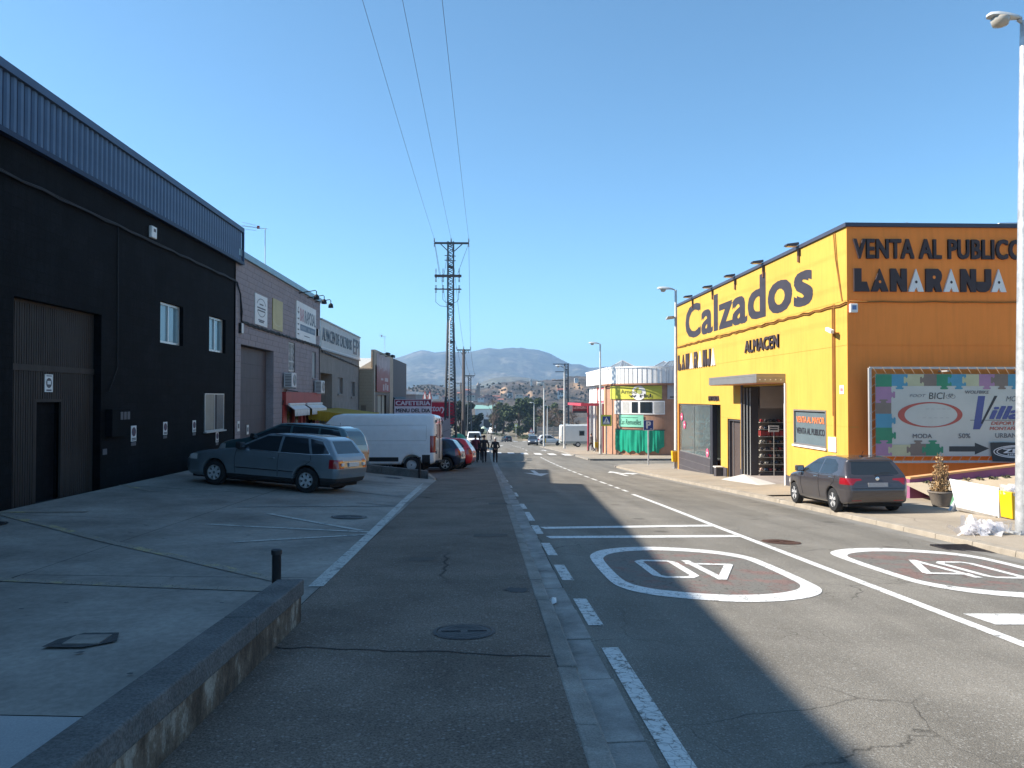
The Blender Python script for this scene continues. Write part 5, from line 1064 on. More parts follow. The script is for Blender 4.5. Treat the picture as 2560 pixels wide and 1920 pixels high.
o_, i_ = ell(857, 813, 420, 165), ell(867, 815, 343, 150); vs = [bp(x, y, .004) for x, y in o_+i_]; MB().add(vs, [(i, (i+1) % 48, 48+(i+1) % 48, 48+i) for i in range(48)]).build('red_ring', m_rp, BL)
for k in range(5): flat([(800+k*70, 735), (845+k*70, 735), (845+k*70, 742), (800+k*70, 742)], .004, 'faint_mark', mat('faint_grey', (.38, .38, .37), .7)); flat([(760+k*75, 850), (800+k*75, 850), (800+k*75, 856), (760+k*75, 856)], .004, 'faint_mark', mat('faint_grey', ()))
flat([(1103, 1222), (1435, 1222), (1435, 1175), (1622, 1250), (1435, 1330), (1435, 1290), (1103, 1290)], .005, 'arrow', m_kp)
bic = MB()
for cx in (1090, 1152): o_, i_ = ell(cx, 578, 32, 26, 20), ell(cx, 578, 26, 21, 20); bic.add([bp(x, y, .004) for x, y in o_+i_], [(i, (i+1) % 20, 20+(i+1) % 20, 20+i) for i in range(20)])
for p_, q_ in (((1090, 578), (1110, 545)), ((1110, 545), (1145, 550)), ((1145, 550), (1120, 580)), ((1120, 580), (1090, 578)), ((1152, 578), (1140, 535)), ((1120, 580), (1106, 538))): bic.tube([bp(*p_, .004), bp(*q_, .004)], .006, 4)
bic.build('bicycle_drawing', m_gp, BL)
ZP = thing('dark_banner', 'small dark banner with white oval hung over the lower part of the puzzle canvas', 'banner', tuple(bp(1800, 1420)))
flat([(1622, 1172), (1780, 1168), (2300, 1180), (2290, 1425), (1650, 1415)], .05, 'cloth', m_kp, ZP)
for rx, ry, d in ((330, 85, .054), (290, 70, .054)):
    o_, i_ = ell(1990, 1290, rx, ry), ell(1990, 1290, rx-14, ry-12); MB().add([bp(x, y, d) for x, y in o_+i_], [(i, (i+1) % 48, 48+(i+1) % 48, 48+i) for i in range(48)]).build('oval_line', m_lw, ZP)
def ztext(s, x0, y0, x1, y1, b_): p, q = bp(x0, y1, .054), bp(x1, y0, .054); text(MB(), s, p, (q.x-p.x, 0, 0), (0, 0, q.z-p.z), .003, b_).build('word', m_lw, ZP)
ztext('ZEUS', 1785, 1250, 2190, 1310, .04); ztext('HELMETS', 1845, 1315, 2130, 1338, .03)
# ---- painted ramp, magenta edge wall
m_grn = mat('green_ramp_paint', (.16, .36, .19), .8, .12, 1); RP = MB()
def rz(x, t): return lerp(pave_r(x, 17.7)+.004, lerp(-.62, -.20, max(0, (x-11.2)/6)), t)
def ramp_part(t0, t1, x0, x1):
    xs = np.linspace(x0, x1, 8); vs = []
    for x in xs: vs += [(x, lerp(17.7, 19.7, t0), rz(x, t0)), (x, lerp(17.7, 19.7, t1), rz(x, t1))]
    return MB().add(vs, [(2*i, 2*i+2, 2*i+3, 2*i+1) for i in range(7)])
RMP = tag(ramp_part(.42, 1., 10.9, 24).build('painted_ramp', mat('beige_ramp_paint', (.45, .36, .25), .85, .12, 1)), kind='structure'); ramp_part(0, .42, 10.9, 24).build('green_strip', m_grn, RMP)
EW = thing('magenta_edge_wall', 'low magenta wall with orange top sloping along the foot of the orange wall', 'wall', (11.2, 19.8, -.7))
MB().hexa([(11.1, 19.72, -1.2), (24, 19.72, -1.2), (24, 19.9, -1.2), (11.1, 19.9, -1.2), (11.1, 19.72, -.52), (24, 19.72, .95), (24, 19.9, .95), (11.1, 19.9, -.52)]).build('wall_face', mat('magenta_wall', (.26, .085, .17), .8, .15, 1.5), EW)
MB().hexa([(11.1, 19.69, -.518), (24, 19.69, .952), (24, 19.93, .952), (11.1, 19.93, -.518), (11.1, 19.69, -.47), (24, 19.69, 1.0), (24, 19.93, 1.0), (11.1, 19.93, -.47)]).build('orange_top', mat('pale_orange_top', (.62, .32, .14), .8, .1), EW)
tf = leaf_cloud([((11.5+.35*k, 19.6, -.60+.02*k), .12, .6) for k in range(7)], 260, .05, random.Random(3)); tag(tf.build('weed_strip', [mat('weed_dark', (.05, .06, .03), .8), mat('weed_mid', (.09, .09, .05), .8), mat('weed_dry', (.2, .16, .09), .8)]), 'thin dry weeds growing along the foot of the magenta wall', 'weeds', kind='stuff')
# ---------------------------------------------------------------- vehicles
m_tyre = mat('tyre_rubber', (.018, .018, .019), .85, .2, 8, .3, 60); m_rim = mat('alloy', (.60, .60, .61), .35, .1, 6, metal=.3); m_dk = mat('black_plastic', (.02, .02, .022), .55, .15, 5)
m_cglass = mat('car_glass', (.022, .028, .034), .06, 0, spec=.55); m_tail = mat('tail_red', (.27, .009, .016), .15, .1, 4, coat=1.); m_lens = mat('lamp_lens', (.62, .60, .58), .1, .05, coat=1.); m_chrome = mat('chrome', (.75, .75, .76), .12, 0, metal=1.); m_gap = mat('panel_gap', (.008, .008, .009), .9)
m_plate = mat('number_plate', (.6, .6, .58), .5, .05)
def paintm(name, col, metal=.35, rough=.32, var=.05): return mat('car_paint_'+name, col, rough, var, 3, metal=metal, coat=.9, fine=.03, fscale=200)
def wheel(parent, x, y, r, w, side, style, m=None):
    """axle along y; side +1 outer face towards +y"""
    t = MB().lathe([(r*.62, -w/2), (r*.80, -w/2-.004), (r*.95, -w*.46), (r, -w*.32), (r, w*.32), (r*.95, w*.46), (r*.80, w/2+.004), (r*.62, w/2)], (x, y, r), 'y', 36, cap=False).build('wheel', m_tyre, parent, smooth=35, world=False)
    yo = y+side*w/2; R = r*.66
    d = MB().lathe([(R, 0), (R, -side*.03), (R*.93, -side*.05), (.02, -side*.06)], (x, yo, r), 'y', 32, cap=False); d.build('rim_dish', m_dk if style != 'steel' else m_rim, t, smooth=30, world=False)
    rim = MB().lathe([(R, .002*side), (R, -.02*side), (R*.88, -.025*side), (R*.88, -.005*side)], (x, yo, r), 'y', 32, cap=False)
    def sp(a, r0, r1, w0, w1, d0=-.012, d1=-.006):
        c, s = math.cos(a), math.sin(a); P = []
        for q, ww, dd in ((r0, w0, d0), (r1, w1, d1)):
            for u, e in ((-1, -.025), (1, -.025), (1, 0), (-1, 0)): P.append((x+c*q-s*u*ww/2, yo+side*(dd+e), r+s*q+c*u*ww/2))
        rim.hexa(P)
    if style == 'holes':
        n = 7
        rim.lathe([(R*.90, -.006*side), (R*.90, -.03*side), (R*.78, -.03*side), (R*.78, -.004*side)], (x, yo, r), 'y', 32, cap=False); rim.lathe([(R*.42, -.002*side), (R*.42, -.03*side)], (x, yo, r), 'y', 24)
        for k in range(n): sp(2*PI*k/n+.2, R*.3, R*.86, R*.34, R*.30)
    elif style == 'split':
        for k in range(5):
            a = 2*PI*k/5+.3; sp(a-.16, R*.2, R*.92, R*.16, R*.15); sp(a+.16, R*.2, R*.92, R*.16, R*.15)
        rim.lathe([(R*.26, 0), (R*.26, -.03*side)], (x, yo, r), 'y', 20)
    elif style == 'five':
        for k in range(7): sp(2*PI*k/7+.4, R*.2, R*.92, R*.2, R*.17)
        rim.lathe([(R*.26, 0), (R*.26, -.03*side)], (x, yo, r), 'y', 20)
    else:
        rim.lathe([(R*.5, .004*side), (R*.5, -.03*side)], (x, yo, r), 'y', 20)
        for k in range(8): sp(2*PI*k/8, R*.4, R*.9, R*.22, R*.3, -.02, -.02)
    rim.build('rim', m or m_rim, t, world=False); MB().lathe([(R*.16, .004*side), (R*.16, -.01*side)], (x, yo, r), 'y', 16).build('hub_cap', m_sgrey, t, world=False)
def vehicle(name, label, x, y, ang, spec, group=None, gz=None, scale=1.):
    """x, y: ground point under the middle of the rear axle; ang: heading of the nose measured from +x"""
    g = gz or ground; t = bpy.data.objects.new(name, None); COL.objects.link(t); ORG[t.name] = Vector((0, 0, 0)); tag(t, label, spec.get('cat', 'car'), group)
    wb, tr = spec['wb'], spec['track']; d = Vector((math.cos(ang), math.sin(ang))); n = Vector((-d.y, d.x)); c = Vector((x, y))
    def gg(p): return g(p.x, p.y)
    zr = (gg(c+n*tr/2)+gg(c-n*tr/2))/2; zf = (gg(c+d*wb+n*tr/2)+gg(c+d*wb-n*tr/2))/2; zl = (gg(c+n*tr/2)+gg(c+d*wb+n*tr/2))/2; zr_ = (gg(c-n*tr/2)+gg(c+d*wb-n*tr/2))/2
    ex = Vector((d.x, d.y, (zf-zr)/wb)).normalized(); ey = Vector((n.x, n.y, (zl-zr_)/tr)).normalized(); ez = ex.cross(ey).normalized(); ey = ez.cross(ex)
    M = Matrix((ex, ey, ez)).transposed().to_4x4(); M.translation = Vector((x, y, zr)); t.matrix_world = M @ Matrix.Scale(scale, 4)
    sil = spec['sil']; wz = spec['wz']; pl = spec['plan']; h = spec.get('h', .05); k = spec.get('k', .09); R = spec['r']; ar = spec.get('arch', R+.06)
    xs = [p[0] for p in sil]; zs = [p[1] for p in sil]; Wm = max(w for _, w in wz)
    def f(X, Y, Z):
        s2 = poly_sdf(sil, X[:, 0, :], Z[0, 0, :][None, :])[:, None, :]
        W = np.interp(Z, [a for a, _ in wz], [b for _, b in wz])*np.interp(X, [a for a, _ in pl], [b for _, b in pl])
        v = smax(s2, np.abs(Y)-W, k)
        for ax in (0, wb):
            cy = np.sqrt((X-ax)**2+(Z-R)**2)-ar
            v = np.maximum(v, -np.maximum(cy, (tr/2-.2)-np.abs(Y)))
        return v
    P, Q = surfnet(f, (min(xs)-.1, -Wm-.1, min(zs)-.1), (max(xs)+.1, Wm+.1, max(zs)+.1), h)
    bm = bmesh.new(); vv = [bm.verts.new(p) for p in P]
    for q in Q:
        try: bm.faces.new([vv[i] for i in q])
        except ValueError: pass
    bmesh.ops.smooth_vert(bm, verts=bm.verts, factor=.35, use_axis_x=True, use_axis_y=True, use_axis_z=True)
    bm.normal_update(); bmesh.ops.recalc_face_normals(bm, faces=bm.faces)
    pt = spec['patch']; cuts = set()
    for p in pt:
        if p[1] in ('side', 'rear', 'front', 'top'):
            poly = p[2]; sg_ = (1,) if p[1] == 'side' or p[1] == 'top' else (1,)
            for i in range(len(poly)):
                a, b = poly[i], poly[(i+1) % len(poly)]; e = (b[0]-a[0], b[1]-a[1]); nn = (e[1], -e[0])
                if p[1] == 'side': cuts.add(((a[0], 0, a[1]), (nn[0], 0, nn[1])))
                else:
                    cuts.add(((0, a[0], a[1]), (0, nn[0], nn[1])))
        else:
            x0, x1, y0, y1, z0, z1 = p[2]
            for v, nn in ((x0, (1, 0, 0)), (x1, (1, 0, 0)), (z0, (0, 0, 1)), (z1, (0, 0, 1))):
                if abs(v) < 9: cuts.add((tuple(v*c_ for c_ in nn), nn))
            for v in (y0, -y0, y1, -y1):
                if 0 < abs(v) < 9: cuts.add(((0, v, 0), (0, 1, 0)))
    for co, no in cuts: bmesh.ops.bisect_plane(bm, geom=bm.verts[:]+bm.edges[:]+bm.faces[:], dist=1e-4, plane_co=co, plane_no=no)
    bm.normal_update(); used = {}; groups = [[] for _ in range(len(pt)*2)]; body = []
    for fc in bm.faces:
        c_ = fc.calc_center_median(); nn = fc.normal; hit = None
        for i, p in enumerate(pt):
            sd = 0
            if p[1] == 'side':
                if abs(nn.y) > .3 and inpoly((c_.x, c_.z), p[2]): hit = 2*i+(c_.y > 0); break
            elif p[1] == 'rear':
                if nn.x < -.15 and inpoly((c_.y, c_.z), p[2]): hit = 2*i; break
            elif p[1] == 'front':
                if nn.x > .15 and inpoly((c_.y, c_.z), p[2]): hit = 2*i; break
            else:
                b_ = p[2]
                if b_[0] < c_.x < b_[1] and b_[2] < abs(c_.y) < b_[3] and b_[4] < c_.z < b_[5]: hit = 2*i+((c_.y > 0) if p[1] == 'lr' else 0); break
        (groups[hit] if hit is not None else body).append(fc)
    def mk(nm, faces, m, parent):
        ids = {}; vs = []; fs = []
        for fc in faces:
            q = []
            for v in fc.verts:
                if v.index not in ids: ids[v.index] = len(vs); vs.append(tuple(v.co))
                q.append(ids[v.index])
            fs.append(q)
        me = bpy.data.meshes.new(nm); me.from_pydata(vs, [], fs); me.materials.append(m); me.polygons.foreach_set('use_smooth', [True]*len(fs)); me.update()
        return link(nm, me, parent)
    bm.verts.index_update(); BO = mk('body', body, spec['paint'], t)
    for i, p in enumerate(pt):
        for s_ in (0, 1):
            if groups[2*i+s_]: mk(p[0], groups[2*i+s_], p[3], t)
    bv = BVHTree.FromBMesh(bm)
    def onside(px, pz, sd, off=.002):
        r_ = bv.ray_cast(Vector((px, sd*3, pz)), Vector((0, -sd, 0)))
        return (r_[0]+Vector((0, sd*off, 0))) if r_[0] else Vector((px, sd*Wm, pz))
    for nm, poly, rad, m in spec.get('lines', []):
        for sd in (1, -1):
            pts = []
            for a, b in zip(poly[:-1], poly[1:]):
                nn = max(2, int(math.hypot(b[0]-a[0], b[1]-a[1])/.06)); pts += [onside(lerp(a[0], b[0], j/nn), lerp(a[1], b[1], j/nn), sd) for j in range(nn)]
            pts.append(onside(*poly[-1], sd)); MB().tube(pts, rad, 5).build(nm, m, t, smooth=True, world=False)
    for (hx, hz, hl) in spec.get('handles', []):
        for sd in (1, -1):
            p = onside(hx, hz, sd, 0); B(hx-hl/2, hx+hl/2, p.y-.012, p.y+sd*.028, hz-.016, hz+.016).build('door_handle', spec.get('handle_mat', spec['paint']), t, bevel=.008, world=False)
    if 'mirror' in spec:
        mx, mz = spec['mirror'][:2]; sz = spec['mirror'][2] if len(spec['mirror']) > 2 else 1
        for sd in (1, -1):
            p = onside(mx, mz, sd, 0); o = B(mx-.09*sz, mx+.08*sz, p.y, p.y+sd*.2*sz, mz-.02, mz+.14*sz).build('wing_mirror', spec.get('mirror_mat', m_dk), t, bevel=.03, world=False)
            B(mx-.096*sz, mx-.091*sz, p.y+sd*.04, p.y+sd*.18*sz, mz+.01, mz+.12*sz).build('mirror_glass', m_chrome, o, world=False)
    for ax in (0, wb):
        for sd in (1, -1): wheel(t, ax, sd*(tr/2-.02), R, spec.get('tw', .2), sd, spec.get('rim', 'five'))
    for ax in (0, wb): B(ax-ar-.02, ax+ar+.02, -tr/2+.19, tr/2-.19, .16, R+ar+.05).build('wheel_housing', m_gap, t, world=False)
    B(min(xs)+.25, max(xs)-.3, -Wm*.8, Wm*.8, spec.get('floor', .2)-.03, spec.get('floor', .2)+.05).build('underbody', m_gap, t, world=False)
    for (nm, b_, m) in spec.get('boxes', []): B(*b_).build(nm, m, t, bevel=.008, world=False)
    if 'extra' in spec: spec['extra'](t, bv, onside)
    bm.free(); return t
INF = 10
def sym(p): return p
# --- silver-blue estate car
wag = dict(cat='car', wb=2.65, track=1.54, r=.315, arch=.365, h=.029, k=.06, tw=.205, rim='holes', paint=paintm('steel_blue', (.18, .215, .24), .35),
  sil=[(-.76, .30), (-.83, .50), (-.845, .64), (-.81, .80), (-.74, .93), (-.44, 1.325), (-.28, 1.385), (.2, 1.425), (.85, 1.43), (1.30, 1.385), (2.12, .985), (2.6, .925), (3.2, .83), (3.5, .73), (3.66, .60), (3.68, .40), (3.58, .25), (3.3, .19), (-.5, .2)],
  wz=[(.15, .76), (.30, .85), (.55, .89), (.80, .885), (.94, .86), (1.2, .735), (1.38, .615), (1.48, .55)], plan=[(-.86, .84), (-.72, .93), (-.4, .985), (0, 1), (2.4, 1), (3.1, .965), (3.45, .88), (3.67, .72)],
  patch=[('side_window', 'side', [(1.98, .985), (1.28, 1.335), (.86, 1.352), (.83, .962)], m_cglass), ('side_window', 'side', [(.76, .962), (.79, 1.352), (.12, 1.335), (-.06, .968)], m_cglass), ('side_window', 'side', [(-.13, .968), (.05, 1.33), (-.30, 1.28), (-.56, 1.0)], m_cglass),
    ('rear_window', 'rear', [(-.60, 1.0), (.60, 1.0), (.50, 1.30), (-.50, 1.30)], m_cglass), ('windscreen', 'front', [(-.70, 1.0), (.70, 1.0), (.56, 1.36), (-.56, 1.36)], m_cglass),
    ('tail_light', 'lr', (-1.2, -.60, .50, 1.2, .64, .86), m_tail), ('headlight', 'lr', (3.2, 4, .40, 1.2, .62, .76), m_lens), ('rear_bumper_trim', 'box', (-1.2, -.36, 0, 2, .1, .40), m_dk), ('sill_trim', 'lr', (.3, 2.3, .3, 2, .1, .335), m_dk), ('front_grille', 'box', (3.3, 4, 0, .38, .35, .70), m_dk)],
  lines=[('belt_trim', [(2.0, .968), (.8, .945), (-.10, .95), (-.58, .985)], .009, m_chrome), ('quarter_trim', [(-.58, .985), (-.32, 1.29)], .007, m_chrome), ('door_gap', [(.795, .95), (.80, .36)], .005, m_gap), ('door_gap', [(2.02, .95), (2.05, .75), (2.02, .36)], .005, m_gap), ('door_gap', [(-.08, .95), (-.12, .80), (.30, .50), (.40, .36)], .005, m_gap), ('side_moulding', [(2.0, .50), (.82, .50)], .012, m_dk), ('side_moulding', [(.77, .50), (.36, .50)], .012, m_dk), ('roof_rail', [(1.1, 1.385), (.2, 1.38), (-.3, 1.345)], .012, m_chrome)],
  handles=[(1.0, .80, .2), (-.02, .80, .2)], mirror=(1.88, 1.0), boxes=[('number_plate', (-.86, -.83, -.26, .26, .68, .79), m_plate), ('reversing_lamp', (-.85, -.82, .5, .62, .70, .78), m_lens), ('reversing_lamp', (-.85, -.82, -.62, -.5, .70, .78), m_lens), ('steering_wheel_cover', (1.35, 1.38, .2, .5, .98, 1.1), m_lens)])
hd = math.atan2(.9, -2.75)
def behind(px, py, ang, half): return px-(-math.sin(ang))*half*0, py
nv = Vector((math.cos(hd), math.sin(hd))); nn_ = Vector((-nv.y, nv.x))   # left of the car = towards -n? rear axle centre sits half a track beyond the near wheels
c_ = Vector((-4.02, 18.43))-nn_*.77
vehicle('estate_car', 'steel blue estate car parked nose to the black wall', c_.x-.2, c_.y, hd, wag, scale=.96)
# --- dark teal people carrier beyond it
mpv = dict(cat='car', wb=2.85, track=1.6, r=.325, h=.05, k=.1, rim='five', paint=paintm('dark_teal', (.06, .12, .135), .35),
  sil=[(-.95, .32), (-1.0, .6), (-.97, .95), (-.80, 1.45), (-.62, 1.66), (-.3, 1.71), (.8, 1.72), (1.5, 1.66), (2.6, 1.10), (3.2, .98), (3.6, .82), (3.75, .6), (3.74, .35), (3.5, .22), (-.7, .22)],
  wz=[(.15, .82), (.35, .90), (.65, .935), (.95, .93), (1.1, .90), (1.5, .76), (1.7, .66), (1.8, .6)], plan=[(-1.0, .88), (-.8, .95), (-.3, 1), (2.6, 1), (3.3, .93), (3.75, .72)],
  patch=[('side_window', 'side', [(2.35, 1.13), (1.5, 1.58), (1.12, 1.59), (1.08, 1.10)], m_cglass), ('side_window', 'side', [(1.0, 1.10), (1.04, 1.59), (.15, 1.6), (.1, 1.10)], m_cglass), ('side_window', 'side', [(.02, 1.10), (.08, 1.6), (-.55, 1.56), (-.72, 1.3), (-.6, 1.12)], m_cglass), ('rear_window', 'rear', [(-.66, 1.15), (.66, 1.15), (.55, 1.58), (-.55, 1.58)], m_cglass), ('windscreen', 'front', [(-.76, 1.14), (.76, 1.14), (.62, 1.62), (-.62, 1.62)], m_cglass),
    ('tail_light', 'lr', (-1.2, -.78, .66, 2, .85, 1.40), m_tail), ('rear_bumper_trim', 'box', (-1.2, -.7, 0, 2, .1, .5), m_dk), ('headlight', 'lr', (3.3, 4, .5, 2, .66, .84), m_lens), ('front_grille', 'box', (3.45, 4, 0, .45, .35, .75), m_dk)],
  lines=[('roof_rail', [(1.3, 1.63), (.2, 1.655), (-.5, 1.62)], .018, m_dk), ('door_gap', [(1.05, 1.1), (1.05, .4)], .006, m_gap), ('door_gap', [(.06, 1.1), (.06, .7), (.4, .4)], .006, m_gap)], handles=[(1.2, .95, .2), (.2, .95, .2)], mirror=(2.25, 1.12), boxes=[('number_plate', (-1.02, -1.0, -.26, .26, .75, .87), m_plate)])
vehicle('people_carrier', 'dark teal people carrier parked behind the steel blue estate car', -4.6, 23.1, math.atan2(.75, -2.7), mpv, gz=fore, scale=.92)
# --- white high-roof van
m_vanw = paintm('van_white', (.80, .81, .82), 0., .4)
def van_extra(t, bv, onside):
    for sd in (1, -1):
        for (a, b, c0, c1, nm) in ((-.62, 3.0, 1.35, 2.0, 'side_panel_line'),):
            pts = [(a, c0), (b, c0), (b, c1), (a, c1), (a, c0)]; P = []
            for p, q in zip(pts[:-1], pts[1:]): P += [onside(lerp(p[0], q[0], j/12), lerp(p[1], q[1], j/12), sd, .0) for j in range(12)]
            MB().tube(P, .009, 4).build(nm, mat('van_line', (.45, .46, .47), .5), t, world=False)
        for z in (1.2, .98): MB().tube([onside(lerp(-.65, 3.6, j/20), z, sd, 0) for j in range(21)], .011, 5).build('side_crease', m_vanw, t, smooth=True, world=False)
    B(-1.02, -.985, -.008, .008, .6, 2.3).build('rear_door_gap', m_gap, t, world=False)
    for s_ in (-1, 1):
        for z in (.8, 1.5, 2.1): B(-1.03, -.98, s_*.80-.04, s_*.80+.04, z, z+.12).build('hinge', m_sgrey, t, world=False)
        B(-1.0, -.96, s_*.12, s_*.62, 1.45, 2.05).build('rear_window', m_cglass, t, world=False)
    B(-1.14, -.96, -.85, .85, .42, .52).build('rear_step', m_dk, t, bevel=.02, world=False)
van = dict(cat='van', wb=4.03, track=1.78, r=.34, arch=.42, h=.06, k=.1, tw=.22, rim='steel', paint=m_vanw, floor=.35,
  sil=[(-.98, .45), (-1.0, 1.0), (-.99, 2.0), (-.94, 2.40), (-.8, 2.48), (3.0, 2.5), (3.4, 2.42), (4.35, 1.42), (4.85, 1.12), (4.96, .85), (4.95, .45), (4.8, .32), (-.8, .36)],
  wz=[(.3, .96), (.6, 1.01), (1.2, 1.02), (1.8, .985), (2.3, .90), (2.5, .84)], plan=[(-1.0, .95), (-.9, .985), (0, 1), (3.5, 1), (4.3, .96), (4.95, .80)],
  patch=[('cab_window', 'side', [(4.3, 1.45), (3.6, 2.0), (3.12, 2.0), (3.12, 1.42)], m_cglass), ('windscreen', 'front', [(-.85, 1.38), (.85, 1.38), (.72, 2.15), (-.72, 2.15)], m_cglass), ('tail_light', 'lr', (-1.2, -.78, .82, 2, .85, 1.55), m_tail), ('side_rubbing_strip', 'lr', (.55, 3.45, .5, 2, .48, .66), m_dk), ('rear_quarter_trim', 'lr', (-.78, -.44, .5, 2, .3, .76), m_dk), ('front_bumper', 'box', (4.4, 6, 0, 2, .2, .75), m_dk)],
  lines=[('door_gap', [(3.06, 2.1), (3.06, .5)], .007, m_gap)], handles=[(3.2, 1.15, .2)], mirror=(4.1, 1.45, 1.5), extra=van_extra, boxes=[('number_plate', (-1.02, -1.0, .2, .72, .95, 1.06), m_plate)])
vehicle('white_van', 'tall white panel van parked behind the black bollard', -2.92, 33.25, math.atan2(.42, -4.0), van, gz=lambda x, y: pave_l(x, y))
# --- hatchbacks
def hatch(paint, cat='car', h=.06, L=3.9, rim='five', H=1.47, tail=m_tail):
    f = L/3.9
    return dict(cat=cat, wb=2.5*f, track=1.48, r=.31, h=h, k=.1, rim=rim, paint=paint,
      sil=[(-.62*f, .3), (-.7*f, .55), (-.68*f, .85), (-.55*f, 1.05), (-.30*f, H-.1), (-.1, H-.03), (.7*f, H), (1.2*f, H-.05), (2.1*f, .98), (2.7*f, .86), (3.1*f, .68), (3.18*f, .4), (3.0*f, .22), (-.4, .22)],
      wz=[(.15, .76), (.35, .83), (.65, .86), (.9, .85), (1.0, .82), (H-.15, .66), (H, .58), (H+.1, .5)], plan=[(-.7*f, .82), (-.45, .95), (0, 1), (2.1*f, 1), (2.8*f, .92), (3.18*f, .7)],
      patch=[('side_window', 'side', [(1.95*f, 1.0), (1.15*f, H-.1), (.75*f, H-.09), (.72*f, .99)], m_cglass), ('side_window', 'side', [(.66*f, .99), (.69*f, H-.09), (.0, H-.12), (-.32*f, 1.05), (-.1, .99)], m_cglass), ('rear_window', 'rear', [(-.56, 1.02), (.56, 1.02), (.46, H-.13), (-.46, H-.13)], m_cglass), ('windscreen', 'front', [(-.68, 1.0), (.68, 1.0), (.54, H-.09), (-.54, H-.09)], m_cglass), ('tail_light', 'lr', (-1, -.44*f, .46, 2, .70, 1.0), tail), ('headlight', 'lr', (2.75*f, 4, .4, 2, .58, .76), m_lens), ('front_grille', 'box', (2.9*f, 4, 0, .5, .3, .55), m_dk), ('rear_bumper_trim', 'box', (-1, -.5, 0, .6, .2, .38), m_dk)],
      lines=[('door_gap', [(.69*f, .98), (.69*f, .35)], .006, m_gap)], handles=[(.85*f, .86, .18), (-.05, .86, .18)], mirror=(1.8*f, 1.0), boxes=[('number_plate', (-.72*f, -.70*f, -.26, .26, .62, .74), m_plate)])
vehicle('small_dark_car', 'dark blue hatchback parked between the white van and the red car', -1.62, 35.0, math.atan2(.3, -2.5), hatch(paintm('midnight', (.012, .022, .05), .3), rim='split', h=.055), gz=lambda x, y: pave_l(x, y))
vehicle('small_red_car', 'bright red hatchback parked nose in beyond the white van', -1.15, 37.6, math.atan2(.3, -2.5), hatch(paintm('red', (.62, .02, .025), .0), H=1.5), gz=lambda x, y: pave_l(x, y))
# --- grey-brown hatchback on the right pavement
m_tipo = paintm('mauve_grey', (.07, .062, .066), .4)
def tipo_extra(t, bv, onside):
    r_ = bv.ray_cast(Vector((-3, 0, .86)), Vector((1, 0, 0)))[0]; xr = r_.x if r_ else -.84
    MB().lathe([(.05, 0), (.05, -.012), (.03, -.016), (.001, -.016)], (xr, 0, .905), 'x', 20).build('badge', m_chrome, t, world=False)
    q = bv.ray_cast(Vector((-3, .0, .74)), Vector((1, 0, 0)))[0]; B(q.x-.008, q.x+.02, -.26, .26, .69, .80).build('number_plate', mat('blurred_plate', (.34, .34, .35), .6, .15, 20), t, world=False)
    P = []
    for j in range(21):
        yy_ = lerp(-.70, .70, j/20); h_ = bv.ray_cast(Vector((-3, yy_, .655)), Vector((1, 0, 0)))[0]
        if h_: P.append(h_+Vector((-.002, 0, 0)))
    MB().tube(P, .006, 5).build('tailgate_gap', m_gap, t, world=False)
    P = [];
    for j in range(21):
        yy_ = lerp(-.74, .74, j/20); h_ = bv.ray_cast(Vector((-3, yy_, .56)), Vector((1, 0, 0)))[0]
        if h_: P.append(h_+Vector((-.001, 0, 0)))
    MB().tube(P, .008, 5).build('bumper_crease', m_tipo, t, world=False)
    for s_ in (-1, 1):
        h_ = bv.ray_cast(Vector((-3, s_*.55, .34)), Vector((1, 0, 0)))[0]
        if h_: B(h_.x-.006, h_.x+.03, s_*.55-.13, s_*.55+.13, .325, .36).build('reflector', m_tail, t, bevel=.006, world=False)
    w_ = bv.ray_cast(Vector((-3, .05, 1.0)), Vector((1, 0, 0)))[0]; MB().tube([w_+Vector((-.03, 0, -.01)), w_+Vector((-.02, -.2, .05)), w_+Vector((-.015, -.42, .055))], .010, 5).build('rear_wiper', m_dk, t, world=False)
    MB().tube([(.05, 0, 1.475), (-.08, 0, 1.60)], .006, 5).build('aerial', m_dk, t, world=False); B(-.02, .12, -.03, .03, 1.462, 1.482).build('aerial_base', m_dk, t, world=False)
